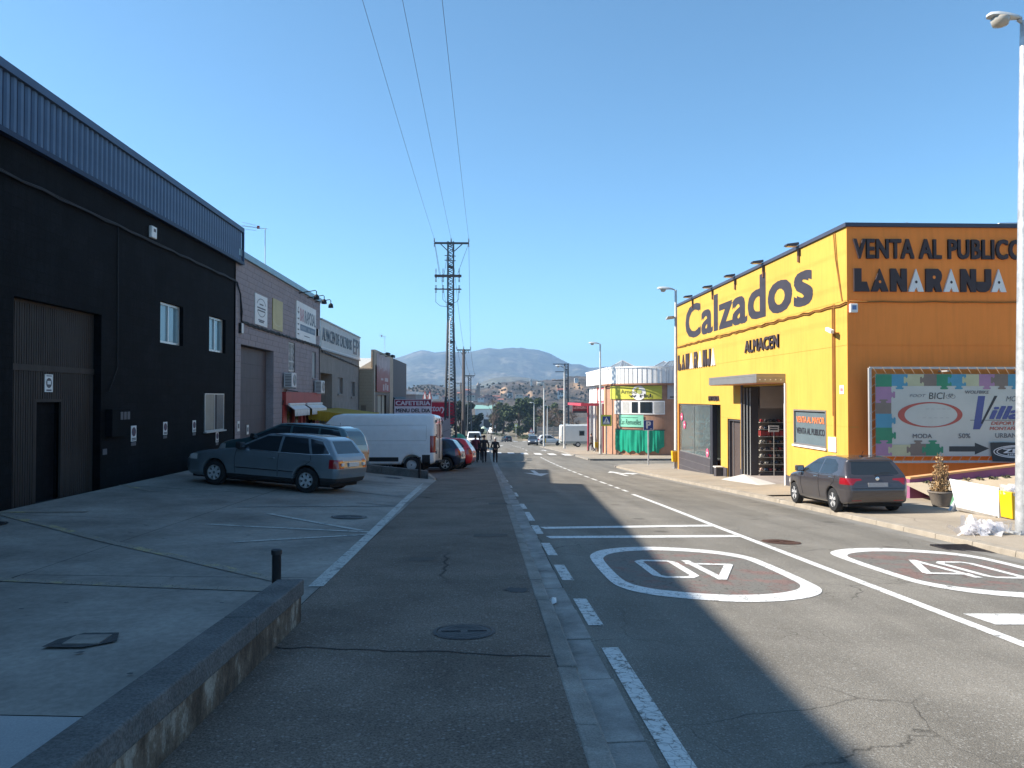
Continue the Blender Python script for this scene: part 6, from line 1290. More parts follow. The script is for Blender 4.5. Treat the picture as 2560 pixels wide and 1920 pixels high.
tipo = dict(cat='car', wb=2.64, track=1.56, r=.315, arch=.36, h=.029, k=.068, tw=.2, rim='split', paint=m_tipo,
  sil=[(-.70, .27), (-.80, .42), (-.835, .60), (-.80, .80), (-.73, .96), (-.42, 1.34), (-.46, 1.385), (-.2, 1.445), (.4, 1.485), (.9, 1.48), (1.35, 1.40), (2.2, 1.02), (2.8, .93), (3.2, .80), (3.42, .62), (3.46, .40), (3.3, .22), (-.45, .22)],
  wz=[(.15, .78), (.32, .86), (.60, .90), (.85, .895), (.98, .865), (1.25, .72), (1.42, .61), (1.52, .54)], plan=[(-.85, .80), (-.7, .91), (-.45, .965), (0, 1), (2.2, 1), (2.9, .95), (3.3, .82), (3.46, .65)],
  patch=[('side_window', 'side', [(1.95, 1.03), (1.30, 1.36), (.86, 1.40), (.82, 1.0)], m_cglass), ('side_window', 'side', [(.76, 1.0), (.80, 1.40), (.2, 1.385), (-.12, 1.26), (-.22, 1.10), (-.02, 1.01)], m_cglass), ('rear_window', 'rear', [(-.63, 1.03), (-.55, 1.0), (.55, 1.0), (.63, 1.03), (.52, 1.32), (-.52, 1.32)], m_cglass), ('windscreen', 'front', [(-.72, 1.03), (.72, 1.03), (.56, 1.40), (-.56, 1.40)], m_cglass),
    ('tail_light', 'rear', [(.90, .93), (.42, .905), (.40, .865), (.56, .845), (.66, .74), (.92, .76)], m_tail), ('tail_light', 'rear', [(-.90, .93), (-.42, .905), (-.40, .865), (-.56, .845), (-.66, .74), (-.92, .76)], m_tail), ('tail_light', 'lr', (-.80, -.52, .72, 2, .76, .92), m_tail), ('headlight', 'lr', (3.05, 4, .4, 2, .62, .78), m_lens), ('front_grille', 'box', (3.25, 4, 0, .5, .3, .6), m_dk), ('rear_diffuser', 'box', (-1, -.45, 0, .5, .1, .29), m_dk)],
  lines=[('door_gap', [(.79, .99), (.78, .60), (.78, .33)], .005, m_gap), ('door_gap', [(1.98, 1.0), (2.02, .7), (1.95, .33)], .005, m_gap), ('door_gap', [(-.2, .98), (-.16, .80), (.28, .55), (.36, .33)], .005, m_gap), ('shoulder_crease', [(2.3, .86), (.8, .875), (-.5, .90)], .008, m_tipo), ('window_trim', [(1.98, 1.018), (.8, .988), (-.05, .998)], .007, m_dk)],
  handles=[(.98, .90, .19), (.0, .915, .19)], handle_mat=m_chrome, mirror=(1.92, 1.02, 1.1), mirror_mat=m_tipo, extra=tipo_extra)
vehicle('parked_hatchback', 'mauve grey hatchback parked on the pavement before the orange wall', 8.40, 16.75, math.atan2(2.64, .03), tipo, gz=lambda x, y: pave_r(x, y)+.002, scale=.82)
# --- far traffic
tra = dict(cat='van', wb=3.1, track=1.7, r=.33, h=.09, k=.12, rim='steel', paint=m_vanw, sil=[(-.9, .4), (-.95, 1.2), (-.85, 1.85), (-.6, 1.94), (2.2, 1.95), (2.6, 1.85), (3.4, 1.15), (3.9, .95), (4.05, .6), (4.0, .3), (-.7, .3)], wz=[(.2, .88), (.6, .95), (1.1, .94), (1.6, .84), (1.95, .74)], plan=[(-1, .93), (-.5, 1), (2.8, 1), (3.6, .94), (4.05, .78)],
  patch=[('windscreen', 'front', [(-.78, 1.12), (.78, 1.12), (.68, 1.78), (-.68, 1.78)], m_cglass), ('side_window', 'side', [(3.2, 1.2), (2.7, 1.7), (2.2, 1.7), (2.2, 1.2)], m_cglass), ('rear_window', 'rear', [(-.7, 1.2), (.7, 1.2), (.66, 1.75), (-.66, 1.75)], m_cglass), ('front_bumper', 'box', (3.4, 5, 0, .95, .2, .62), m_dk), ('headlight', 'lr', (3.5, 5, .5, 2, .7, .95), m_lens), ('grille', 'box', (3.6, 5, 0, .5, .68, .86), m_dk)], mirror=(3.1, 1.2, 1.4))
vehicle('white_van', 'white van facing the viewer behind the three walkers', -1.35, 105, -PI/2+.02, tra, gz=lambda x, y: road_z(0, y)+.1, scale=1.05)
suv = hatch(paintm('graphite', (.07, .075, .085), .4), h=.1, L=4.4, H=1.66)
vehicle('grey_suv', 'grey off-road car facing the viewer at the right kerb of the junction', 8.4, 131, -PI/2-.1, suv, gz=lambda x, y: road_z(8, y))
vehicle('white_suv', 'white off-road car seen from the side beyond the grey one', 10.3, 137, 0.05, hatch(paintm('white', (.7, .7, .7), 0.), h=.1, L=4.6, H=1.68), gz=lambda x, y: road_z(8, y)+.1)
vehicle('small_dark_car', 'small dark car crossing the far junction', 5.8, 184, PI/2+.3, hatch(paintm('black', (.015, .014, .014), .2), h=.1, L=3.9, H=1.42), gz=lambda x, y: road_z(8, y))
tr2 = dict(tra); tr2['h'] = .12
vehicle('white_van', 'white van driving away on the far road', 3.2, 246, PI/2+.25, tr2, gz=lambda x, y: road_z(4, y), scale=1.1)
vehicle('small_dark_car', 'dark car parked at the left beyond the green bottle bank', -3.3, 112, -PI/2, hatch(paintm('slate', (.03, .04, .055), .3), h=.1), gz=lambda x, y: road_z(0, y)+.05)
# --- motorhome
m_mh = mat('motorhome_white', (.66, .66, .63), .4, .05, 1.5, coat=.3); m_mhg = mat('motorhome_grey', (.30, .32, .30), .5, .1)
zb = pave_r(8, 98); MH = thing('motorhome', 'white motorhome parked beside the red framed shop', 'motorhome', (11.75, 99, zb), rotz=.03)
mhs = [(-1.9, .55), (-2.0, 1.2), (-1.95, 2.7), (-1.8, 2.82), (2.6, 2.82), (3.0, 2.6), (3.2, 2.1), (4.2, 1.2), (4.9, 1.0), (5.0, .5), (4.8, .35), (-1.7, .4)]
P, Q = surfnet(lambda X, Y, Z: smax(poly_sdf(mhs, X[:, 0, :], Z[0, 0, :][None, :])[:, None, :], np.abs(Y)-np.where(X > 3.3, 1.0, 1.14)+0*Z, .08), (-2.2, -1.3, .2), (5.2, 1.3, 3), .09)
me = bpy.data.meshes.new('body'); me.from_pydata(P.tolist(), [], Q.tolist()); me.materials.append(m_mh); me.polygons.foreach_set('use_smooth', [True]*len(me.polygons)); link('body', me, MH)
for sd in (-1, 1):
    B(.4, 1.0, sd*1.13, sd*1.16, 1.5, 2.05).build('side_window', m_cglass, MH, world=False); B(.33, 1.07, sd*1.12, sd*1.15, 1.43, 2.12).build('window_frame', m_mhg, MH, world=False)
    B(-1.95, 3.0, sd*1.13, sd*1.155, .45, .75).build('skirt', m_mhg, MH, world=False)
    MB().add([(1.3, sd*1.15, 2.1), (1.9, sd*1.15, 1.6), (2.6, sd*1.15, 1.3), (2.6, sd*1.15, 1.65), (1.6, sd*1.15, 2.05)], [(0, 1, 2, 3, 4)]).build('side_graphic', m_mhg, MH, world=False)
    for ax in (.2, 4.0): wheel(MH, ax, sd*1.06, .34, .22, sd, 'steel')
B(-2.02, -1.9, -.9, .9, .5, .8).build('rear_bumper', m_mhg, MH, world=False); B(-1.4, -.9, -.3, .3, 2.8, 2.95).build('roof_hatch', m_mh, MH, world=False)
for s_ in (-1, 1): B(-2.02, -1.97, s_*.95-.08, s_*.95+.08, .9, 1.5).build('tail_light', m_tail, MH, world=False)
bk = thing('parked_scooter', 'dark scooter standing behind the motorhome', 'scooter', (11.2, 112, pave_r(8, 112)))
zb = pave_r(8, 112)
for xx in (-.5, .6): MB().lathe([(.24, -.05), (.27, -.02), (.27, .02), (.24, .05)], (11.2+xx, 112, zb+.27), 'y', 16).build('wheel', m_tyre, bk)
MB().tube([(10.6, 112, zb+.5), (11.0, 112, zb+.75), (11.3, 112, zb+.45), (11.7, 112, zb+.5), (11.6, 112, zb+1.0)], .11, 8).build('body', m_dk, bk); MB().tube([(11.55, 111.7, zb+1.05), (11.55, 112.3, zb+1.05)], .025).build('handlebar', m_dk, bk)
# ---------------------------------------------------------------- people
m_skin = mat('skin', (.42, .24, .17), .6, .1, 8)
def person(label, x, y, ang, H, top, legs, hair, stride=.12, bend=0., hips=.155, arm=(.10, .06), coat=.86, z=None, lean=.0, backhands=False, bag=None):
    """faces +x locally, then turned by ang"""
    s = H/1.75; zz = ground(x, y) if z is None else z
    t = thing('person', label, 'person', (x, y, zz), rotz=ang)
    hipz = .90; J = {}
    C = []  # capsules: a, b, r0, r1
    for sd, ph in ((1, 1), (-1, -1)):
        fx_ = stride*ph; kn = (fx_*.65+.05, sd*.10, .48); an = (fx_-.02-(.05 if ph < 0 else 0), sd*.10, .09+(.05 if ph < 0 else 0))
        C += [((0, sd*.085, hipz), kn, .095, .068), (kn, an, .066, .045), (an, (an[0]+.17, sd*.11, .045), .045, .038)]
    sh = (lean, 0, 1.42)
    C += [((0, 0, hipz+.02), (lean*.5, 0, 1.12), hips, .145), ((lean*.5, 0, 1.12), (lean, 0, 1.36), .145, .15), ((lean, -.15, 1.41), (lean, .15, 1.41), .075, .075), ((lean, 0, 1.40), (lean+.02, 0, 1.56), .062, .055)]
    hands = []
    for sd, sw in ((1, -arm[0]), (-1, arm[0])):
        el = (lean+sw*.5-.03, sd*(.235+arm[1]), 1.14); ha = (lean+sw+.06, sd*(.22+arm[1]), .90)
        if backhands: el = (lean-.12, sd*.28, 1.13); ha = (lean-.17, sd*.06, .96)
        C += [((lean, sd*.19, 1.40), el, .062, .05), (el, ha, .048, .032)]; hands.append((ha, sd, el))
    hd_ = (lean+.03, 0, 1.665)
    def f(X, Y, Z):
        v = None
        for a, b, r0, r1 in C:
            d = capsule(X, Y*(1. if True else 1), Z, a, b, r0, r1); v = d if v is None else smin(v, d, .035)
        # chest flatter front to back
        head = np.sqrt(((X-hd_[0])/.098)**2+((Y)/.078)**2+((Z-hd_[2])/.118)**2)-1; v = smin(v, head*.085, .02)
        nose = capsule(X, Y, Z, (hd_[0]+.095, 0, hd_[2]+.005), (hd_[0]+.112, 0, hd_[2]-.03), .012, .016); v = smin(v, nose, .012)
        for e in (-1, 1): v = smin(v, capsule(X, Y, Z, (hd_[0]-.005, e*.08, hd_[2]-.02), (hd_[0]-.005, e*.085, hd_[2]+.02), .014, .016), .008)
        return v
    P, Q = surfnet(f, (-.6, -.5, -.02), (.6, .5, 1.86), .024)
    me = bpy.data.meshes.new('person_body'); me.from_pydata((P*s).tolist(), [], Q.tolist())
    for m in (top, legs, m_skin, mat('shoe_leather', (.02, .018, .018), .6)): me.materials.append(m)
    cen = P[Q].mean(1); mi = np.where(cen[:, 2] < .10, 3, np.where(cen[:, 2] < coat, 1, np.where(cen[:, 2] > 1.50, 2, 0)))
    for ha, sd, el in hands: mi = np.where(np.linalg.norm(cen-np.array(ha), axis=1) < .05, 2, np.where((np.linalg.norm(cen-np.array(el), axis=1) < .33) & (np.abs(cen[:, 1]) > .17) & (cen[:, 2] > .86), np.where(mi == 1, 0, mi), mi))
    me.polygons.foreach_set('material_index', mi.astype(int).tolist()); me.polygons.foreach_set('use_smooth', [True]*len(Q)); me.update(); link('body', me, t)
    def cap(pts, r): return MB().tube([Vector(p)*s for p in pts], [q*s for q in r], 6)
    fg = MB()
    for ha, sd, el in hands:
        dv = (Vector(ha)-Vector(el)).normalized()
        for k in range(4):
            b0 = Vector(ha)+Vector((.028-.018*k, 0, -.02)); L = (.062, .072, .068, .052)[k]; e1 = b0+dv*L*.6; e2 = e1+(dv+Vector((.3, -sd*.5, 0))).normalized()*L*.5
            fg.tube([b0*s, e1*s, e2*s], [.0095*s, .009*s, .007*s], 5)
        th = Vector(ha)+Vector((.03, -sd*.01, .0)); fg.tube([th*s, (th+Vector((.025, -sd*.01, -.03)))*s, (th+Vector((.028, -sd*.012, -.055)))*s], [.011*s, .010*s, .008*s], 5)
    fg.build('fingers', m_skin, t, smooth=True, world=False)
    hm = MB(); vs = []
    n1, n2 = 12, 8
    for i in range(n2+1):
        ph = PI*.62*i/n2
        for j in range(n1):
            a = 2*PI*j/n1; rr_ = 1.12 if math.cos(a) < .35 or ph < .9 else .0
            q = .6 if rr_ == 0 else 1.1
            vs.append(Vector((hd_[0]-.006+.104*math.sin(ph)*math.cos(a)*(q if rr_ == 0 else 1.04), .085*math.sin(ph)*math.sin(a)*1.04, hd_[2]+.018+.118*math.cos(ph)))*s)
    hm.add(vs, [(i*n1+j, i*n1+(j+1) % n1, (i+1)*n1+(j+1) % n1, (i+1)*n1+j) for i in range(n2) for j in range(n1)]); hm.build('hair', hair, t, smooth=True, world=False)
    for e in (-1, 1): MB().lathe([(.012*s, 0), (.010*s, .004*s), (.001, .006*s)], ((hd_[0]+.088)*s, e*.032*s, (hd_[2]+.012)*s), 'x', 8).build('eye', m_print, t, world=False)
    B((hd_[0]+.088)*s, (hd_[0]+.097)*s, -.022*s, .022*s, (hd_[2]-.062)*s, (hd_[2]-.054)*s).build('mouth', mat('lips', (.3, .1, .09), .6), t, world=False)
    if bag: bag(t, s)
    return t
m_hd = mat('dark_hair', (.02, .015, .013), .7, .2, 20); m_hg = mat('grey_hair', (.45, .43, .42), .7, .2, 20)
kl = mat('black_trousers', (.014, .014, .018), .8, .2, 6); m_max = mat('maroon_jacket', (.16, .035, .05), .8, .25, 5, .3, 30); m_blk = mat('black_coat', (.022, .02, .024), .75, .25, 5, .3, 30)
A = PI/2
person('person in a maroon jacket and black trousers walking away, leftmost of the three walkers', -.52, 47.5, A, 1.66, m_max, kl, m_hd, .13)
person('person in a long black coat with dark hair walking away, middle of the three walkers', .02, 46.8, A+.1, 1.64, m_blk, kl, m_hd, -.16, coat=.78)
person('grey haired person in black jacket, hands behind back, rightmost of three walkers', .72, 49.0, A, 1.62, m_blk, mat('dark_brown_trousers', (.03, .02, .02), .8, .2, 6), m_hg, .05, backhands=True, z=road_z(.72, 49)+.0)
person('person in dark clothes walking ahead, mostly hidden between the two left walkers', -.28, 50.5, A, 1.6, m_blk, kl, m_hd, .14)
person('person in a grey quilted jacket striding along the far right pavement', 10.35, 74, PI*.78, 1.72, mat('grey_jacket', (.22, .19, .18), .8, .3, 12), mat('brown_trousers', (.06, .045, .04), .8), m_hd, .24, hips=.17)
person('person in dark clothes standing in the doorway behind the striding one', 11.2, 74.8, PI*.6, 1.7, mat('dark_coat', (.05, .05, .06), .8), kl, m_hd, .05)
person('distant person in black crossing the far road', 1.75, 187.5, 0, 1.75, m_blk, kl, m_hd, .2, z=road_z(8, 187))
# ---------------------------------------------------------------- lamp posts, signs, bins, litter
m_galv = mat('galvanised_steel', (.44, .45, .46), .45, .18, 1.5, metal=.35, fine=.15, fscale=6)
m_pole = mat('pale_pole_paint', (.58, .57, .54), .5, .12, 1.2, fine=.1, fscale=8)
m_head = mat('lamp_head_grey', (.5, .52, .52), .4, .1); m_bowl = mat('lamp_bowl', (.40, .36, .30), .15, .1, spec=.8)
m_bin = mat('yellow_plastic', (.72, .44, .01), .45, .08, 3)
def lamp(x, y, z, h, label, r=.11, arm=.55, m=None, flip=-1, seg=14, big=1.):
    t = thing('street_lamp', label, 'street lamp', (x, y, z), 'street lamps along the road'); m = m or m_pole
    MB().tube([(x, y, z), (x, y, z+h*.35), (x, y, z+h*.95), (x, y, z+h)], [r, r*.9, r*.55, r*.5], seg).build('pole', m, t, smooth=40)
    B(x-.17, x+.17, y-.17, y+.17, z, z+.03).build('base_plate', m_galv, t); q = MB()
    for a in (-1, 1):
        for b in (-1, 1): q.lathe([(.018, 0), (.018, .05)], (x+a*.14, y+b*.14, z+.03), n=6)
    q.build('anchor_bolts', m_galv, t); B(x-r*.6, x+r*.6, y-r*.98, y-r*.85, z+.5, z+.85).build('access_door', m_galv, t)
    MB().tube([(x, y, z+h-.05), (x+flip*.1, y, z+h+.02), (x+flip*(arm*.5), y, z+h+.05)], .035, 8).build('arm', m_galv, t)
    L = .85*big; cx = x+flip*(arm*.3+L/2)
    prof = [(-.5, .02, .05), (-.38, .07, .09), (-.1, .13, .13), (.2, .16, .14), (.42, .13, .11), (.5, .04, .05)]
    vs = []; n = 10
    for u, w, hh in prof:
        for k in range(n):
            a = 2*PI*k/n; vs.append((cx+flip*u*L, y+w*big*math.cos(a), z+h+.05+hh*big*(max(0, math.sin(a))*.9+min(0, math.sin(a))*.25)+.02*u))
    fs = [(i*n+k, i*n+(k+1) % n, (i+1)*n+(k+1) % n, (i+1)*n+k) for i in range(len(prof)-1) for k in range(n)]+[tuple(range(n)), tuple((len(prof)-1)*n+k for k in range(n))]
    hd2 = MB().add(vs, fs).build('lamp_head', m_head, t, smooth=50)
    MB().lathe([(.02, -.15), (.12, -.12), (.15, -.03), (.14, .01)], (cx+flip*.12*L, y, z+h+.03), n=12).build('bowl', m_bowl, hd2, smooth=True)
    return t
p = at_g(2558, 1335); tl = lamp(p.x, p.y, p.z, 8.74, 'grey street lamp at the right edge beside the white board', .12, .12, m_galv, big=.72); tl.rotation_euler = (0, .014, 0)
p = at_g(1691, 1171); L2 = Vector((p.x, p.y, p.z)); t2 = lamp(p.x, p.y, p.z, 9.55, 'white street lamp at the far corner of the yellow shop', .12, .5)
t = thing('floodlight', 'small flat floodlight halfway up the lamp at the far corner of the yellow shop', 'floodlight', (p.x, p.y, p.z+7.9)); MB().hexa([(p.x-.55, p.y-.15, p.z+7.95), (p.x-.12, p.y-.15, p.z+8.0), (p.x-.12, p.y+.15, p.z+8.0), (p.x-.55, p.y+.15, p.z+7.95), (p.x-.45, p.y-.15, p.z+8.12), (p.x-.12, p.y-.15, p.z+8.14), (p.x-.12, p.y+.15, p.z+8.14), (p.x-.45, p.y+.15, p.z+8.12)]).build('housing', m_galv, t); B(p.x-.13, p.x, p.y-.03, p.y+.03, p.z+8.03, p.z+8.1).build('bracket', m_galv, t)
p = at_g(1501, 1135); lamp(p.x, p.y, p.z, 9.6, 'street lamp in front of the red framed shop', .12, .55)
lamp(9.3, 88.8, pave_r(8, 88.8), 9.5, 'street lamp left of the motorhome', .13, .6)
lamp(8.9, 114, pave_r(8, 114)-.1, 9.3, 'street lamp behind the grey off-road car', .15, .6)
lamp(11.4, 175, road_z(8, 175), 9.0, 'street lamp with double head among the far pines', .14, .5); lamp(15.0, 182, road_z(8, 182), 8.6, 'street lamp before the concrete fence', .14, .5, flip=-1)
lamp(-3.5, 188, road_z(0, 188), 9.6, 'street lamp before the dark trees on the left', .14, .3, flip=1)
def bin_(x, y, z, label, m=m_bin, sc=1., plastic=False):
    t = thing('litter_bin', label, 'litter bin', (x, y, z), 'yellow litter bins on poles')
    MB().hexa([(x-.16*sc, y-.12*sc, z+.38*sc), (x+.16*sc, y-.12*sc, z+.38*sc), (x+.16*sc, y+.12*sc, z+.38*sc), (x-.16*sc, y+.12*sc, z+.38*sc), (x-.19*sc, y-.15*sc, z+.92*sc), (x+.19*sc, y-.15*sc, z+.92*sc), (x+.19*sc, y+.15*sc, z+.92*sc), (x-.19*sc, y+.15*sc, z+.92*sc)]).build('bin_body', m, t, bevel=.015); B(x-.03, x+.03, y+.12*sc, y+.18*sc, z, z+.95*sc).build('bracket', m_galv, t)
    MB().lathe([(.13*sc, .0), (.13*sc, .02)], (x, y, z+.905*sc), n=14).build('opening', m_print, t)
bin_(L2.x-.12, L2.y-.25, L2.z-.02, 'yellow litter bin at the foot of the lamp beside the shop window', sc=1.05)
p = at_g(1491, 1128); bin_(p.x, p.y, p.z, 'small yellow litter bin by the legs of the striding person', sc=.95)
bin_(9.4, 119, pave_r(8, 119), 'tiny yellow bin beside the far white off-road car', sc=1.1)
x, y = 10.42, 14.85; z = pave_r(x, y); t = thing('waste_bin', 'yellow perforated bin full of plastic behind the right lamp', 'bin', (x, y, z))
MB().hexa([(x-.12, y-.17, z+.02), (x+.22, y-.17, z+.02), (x+.22, y+.17, z+.02), (x-.12, y+.17, z+.02), (x-.15, y-.19, z+.54), (x+.25, y-.19, z+.54), (x+.25, y+.19, z+.54), (x-.15, y+.19, z+.54)]).build('bin_body', m_bin, t, bevel=.01)
q = MB()
for k in range(7): q.lathe([(.008, 0), (.008, -.004)], (x-.06, y-.18, z+.09+.06*k), 'y', 6).lathe([(.008, 0), (.008, -.004)], (x+.14, y-.18, z+.09+.06*k), 'y', 6)
q.build('holes', m_print, t)
def crumple(mb, c, r, n, rnd, zs=.6):
    for _ in range(n):
        d = Vector((rnd.gauss(0, 1)*r[0], rnd.gauss(0, 1)*r[1], abs(rnd.gauss(0, 1))*r[2]))*.55; a = Vector((rnd.gauss(0, 1), rnd.gauss(0, 1), rnd.gauss(0, 1))).normalized()*rnd.uniform(.04, .13); b = a.cross(Vector((rnd.gauss(0, 1), rnd.gauss(0, 1), rnd.gauss(0, 1)))).normalized()*rnd.uniform(.03, .09); e = a.cross(b).normalized()*rnd.uniform(-.03, .03)
        p = Vector(c)+d; p.z = max(p.z, c[2]+.02); mb.add([p-a-b, p+a-b+e, p+a+b, p-a+b-e], [(0, 1, 2), (0, 2, 3)])
    return mb
m_film = mat('clear_plastic_film', (.85, .83, .86), .15, .05, 9, spec=.8, extra=lambda nt, co, out, b: (b.inputs['Alpha'].__setattr__('default_value', .42), out)[1])
crumple(MB(), (x+.04, y, z+.5), (.16, .14, .1), 40, random.Random(2)).build('plastic_film', m_film, t)
bag = thing('plastic_bag_heap', 'crumpled clear plastic sheeting on the pavement beside the right lamp', 'plastic waste', (8.55, 12.75, pave_r(8.5, 12.7))); p = at_g(2462, 1338)
crumple(MB(), (p.x, p.y+.1, p.z), (.30, .13, .17), 170, random.Random(6)).build('film', m_film, bag)
p = at_g(2288, 1331); lt = thing('paper_scrap', 'flattened white paper scrap on the right kerb', 'litter', tuple(p)); MB().add([(p.x-.07, p.y-.08, p.z+.02), (p.x+.1, p.y-.05, p.z+.03), (p.x+.13, p.y+.07, p.z+.06), (p.x-.05, p.y+.08, p.z+.04), (p.x+.02, p.y, p.z+.055)], [(0, 1, 4), (1, 2, 4), (2, 3, 4), (3, 0, 4)]).build('sheet', m_lw, lt)
p = at_g(1346, 1478, lambda a, b: road_z(a, b)); lt = thing('paper_scrap', 'small crumpled white paper in the left gutter', 'litter', (.64, 7.35, road_z(.64, 7.35))); z = road_z(.64, 7.35)+.015; MB().add([(.62, 7.2, z), (.68, 7.22, z+.02), (.69, 7.36, z+.03), (.63, 7.38, z+.01), (.65, 7.3, z+.05)], [(0, 1, 4), (1, 2, 4), (2, 3, 4), (3, 0, 4)]).build('sheet', m_lw, lt)
# white panel barrier
WP = thing('white_board', 'bright white board standing on the pavement left of the yellow bin', 'panel', (10.3, 15.8, pave_r(10.3, 15.8)))
z0, z1 = pave_r(10.3, 15.2), pave_r(10.3, 16.7); MB().hexa([(10.30, 15.08, z0+.0), (10.36, 15.08, z0), (10.36, 16.45, z1), (10.30, 16.45, z1+.02), (10.32, 15.12, z0+.60), (10.36, 15.12, z0+.60), (10.36, 16.75, z1+.68), (10.32, 16.75, z1+.68)]).build('board', mat('bright_white', (.78, .78, .78), .6, .04), WP, bevel=.01)
MB().add([(10.2, 16.5, z1), (10.5, 16.5, z1), (10.38, 16.55, z1+.3), (10.2, 16.62, z1), (10.5, 16.62, z1), (10.38, 16.6, z1+.3)], [(0, 1, 2), (3, 5, 4), (0, 2, 5, 3), (1, 4, 5, 2)]).build('foot', m_galv, WP); B(10.25, 10.42, 15.1, 16.4, z0-.02, z0+.03).build('base_strip', m_kerb, WP)
# pot with dry shrub
px_, py_ = 10.55, 17.45; z = pave_r(px_, py_); PT = thing('potted_shrub', 'dry brown shrub in a round stone pot behind the parked car', 'potted plant', (px_, py_, z))
MB().lathe([(.16, 0), (.18, .03), (.25, .3), (.28, .33), (.28, .36), (.24, .36), (.22, .30)], (px_, py_, z), n=24, cap=False).build('pot', mat('stone_pot', (.21, .175, .145), .9, .2, 5, .3, 40), PT, smooth=40)
MB().lathe([(.24, .31), (.01, .32)], (px_, py_, z), n=20, cap=False).build('soil', m_stain, PT); rnd = random.Random(5); st = MB()
for k in range(34):
    a = rnd.uniform(0, 6.28); r_ = rnd.uniform(.03, .17); st.tube([(px_+.05*math.cos(a), py_+.05*math.sin(a), z+.3), (px_+r_*math.cos(a), py_+r_*math.sin(a), z+rnd.uniform(.5, .8)), (px_+r_*1.2*math.cos(a+.3), py_+r_*1.2*math.sin(a+.3), z+rnd.uniform(.7, 1.25)*(1.1-r_*2))], .005, 4)
st.build('stems', mat('dry_twig', (.22, .13, .07), .9, .2), PT)
leaf_cloud([((px_, py_, z+.48), .26, .7), ((px_+.02, py_, z+.7), .2, .9), ((px_, py_, z+.92), .15), ((px_-.02, py_, z+1.12), .09)], 1000, .03, rnd, 1.4).build('foliage', [mat('dry_leaf_pale', (.42, .27, .13), .9), mat('dry_leaf', (.30, .19, .09), .9), mat('dry_leaf_dark', (.17, .11, .05), .9)], PT)
# traffic signs
m_sblue = mat('sign_blue', (.025, .06, .25), .45, .05); m_syel = mat('sign_lime', (.55, .55, .03), .5, .06)
def post(t, x, y, z, h, r=.035): MB().tube([(x, y, z), (x, y, z+h)], r, 10).build('post', m_galv, t, smooth=40)
p = at_g(1621, 1162); x, y, z = p.x, p.y, p.z; t = thing('parking_sign', 'blue square parking sign with a white P on a grey post', 'sign', (x, y, z))
c = at_y(1621, 1063, y); sd = .29; post(t, x, y, z, c.z-z+.2, .045); B(x-sd-.02, x+sd+.02, y-.06, y-.05, c.z-sd-.02, c.z+sd+.02).build('border', m_lw, t); B(x-sd+.01, x+sd-.01, y-.066, y-.061, c.z-sd+.01, c.z+sd-.01).build('panel', m_sblue, t)
text(MB(), 'P', (x-.15, y-.067, c.z-.2), (.30, 0, 0), (0, 0, .44), .003, .05).build('letter', m_lw, t); B(x+.08, x+.22, y-.069, y-.0665, c.z-.24, c.z-.2).build('small_print', m_lw, t)
p = at_g(1516, 1136); x, y, z = p.x, p.y, p.z; c = at_y(1517, 1051, y); t = thing('crossing_sign', 'blue pedestrian crossing sign with lime border on a grey post', 'sign', (x, y, z)); post(t, x, y, z, c.z-z, .05)
B(x-.45, x+.45, y-.07, y-.06, c.z-.47, c.z+.47).build('border', m_syel, t); B(x-.34, x+.34, y-.076, y-.071, c.z-.34, c.z+.34).build('panel', m_sblue, t); MB().add([(x-.3, y-.078, c.z-.27), (x+.3, y-.078, c.z-.27), (x, y-.078, c.z+.3)], [(0, 1, 2)]).build('triangle', m_lw, t)
f = MB().lathe([(.04, 0), (.04, -.002)], (x+.01, y-.079, c.z+.1), 'y', 10); f.bar((x, y-.08, c.z+.06), (x-.01, y-.08, c.z-.07), .003, .06).bar((x-.01, y-.08, c.z-.07), (x-.09, y-.08, c.z-.22), .003, .035).bar((x-.01, y-.08, c.z-.07), (x+.07, y-.08, c.z-.22), .003, .035).bar((x, y-.08, c.z+.04), (x+.09, y-.08, c.z-.03), .003, .025); f.build('walking_figure', m_print, t)
def tri_sign(px, Y, label, z=None):
    x = at_y(px, 1000, Y).x; z = road_z(8, Y); t = thing('warning_sign', label, 'sign', (x, Y, z)); post(t, x, Y, z, 2.6); MB().add([(x-.6, Y-.06, z+2.1), (x+.6, Y-.06, z+2.1), (x, Y-.06, z+3.15)], [(0, 1, 2)]).build('panel', mat('sign_red', ()), t); MB().add([(x-.4, Y-.065, z+2.2), (x+.4, Y-.065, z+2.2), (x, Y-.065, z+2.92)], [(0, 1, 2)]).build('white_field', m_lw, t); B(x-.55, x+.55, Y-.065, Y-.06, z+1.6, z+2.0).build('plate', m_lw, t)
tri_sign(1328, 140, 'triangular warning sign with white plate left of the grey off-road car')
x = at_y(1290, 1070, 205).x; z = road_z(8, 205); t = thing('square_sign', 'pale square sign on a thin post before the pines', 'sign', (x, 205, z)); post(t, x, 205, z, 4.2, .06); B(x-.4, x+.4, 204.9, 204.95, z+3.3, z+4.2).build('panel', m_syel, t); B(x-.28, x+.28, 204.88, 204.895, z+3.45, z+4.05).build('field', m_lw, t)
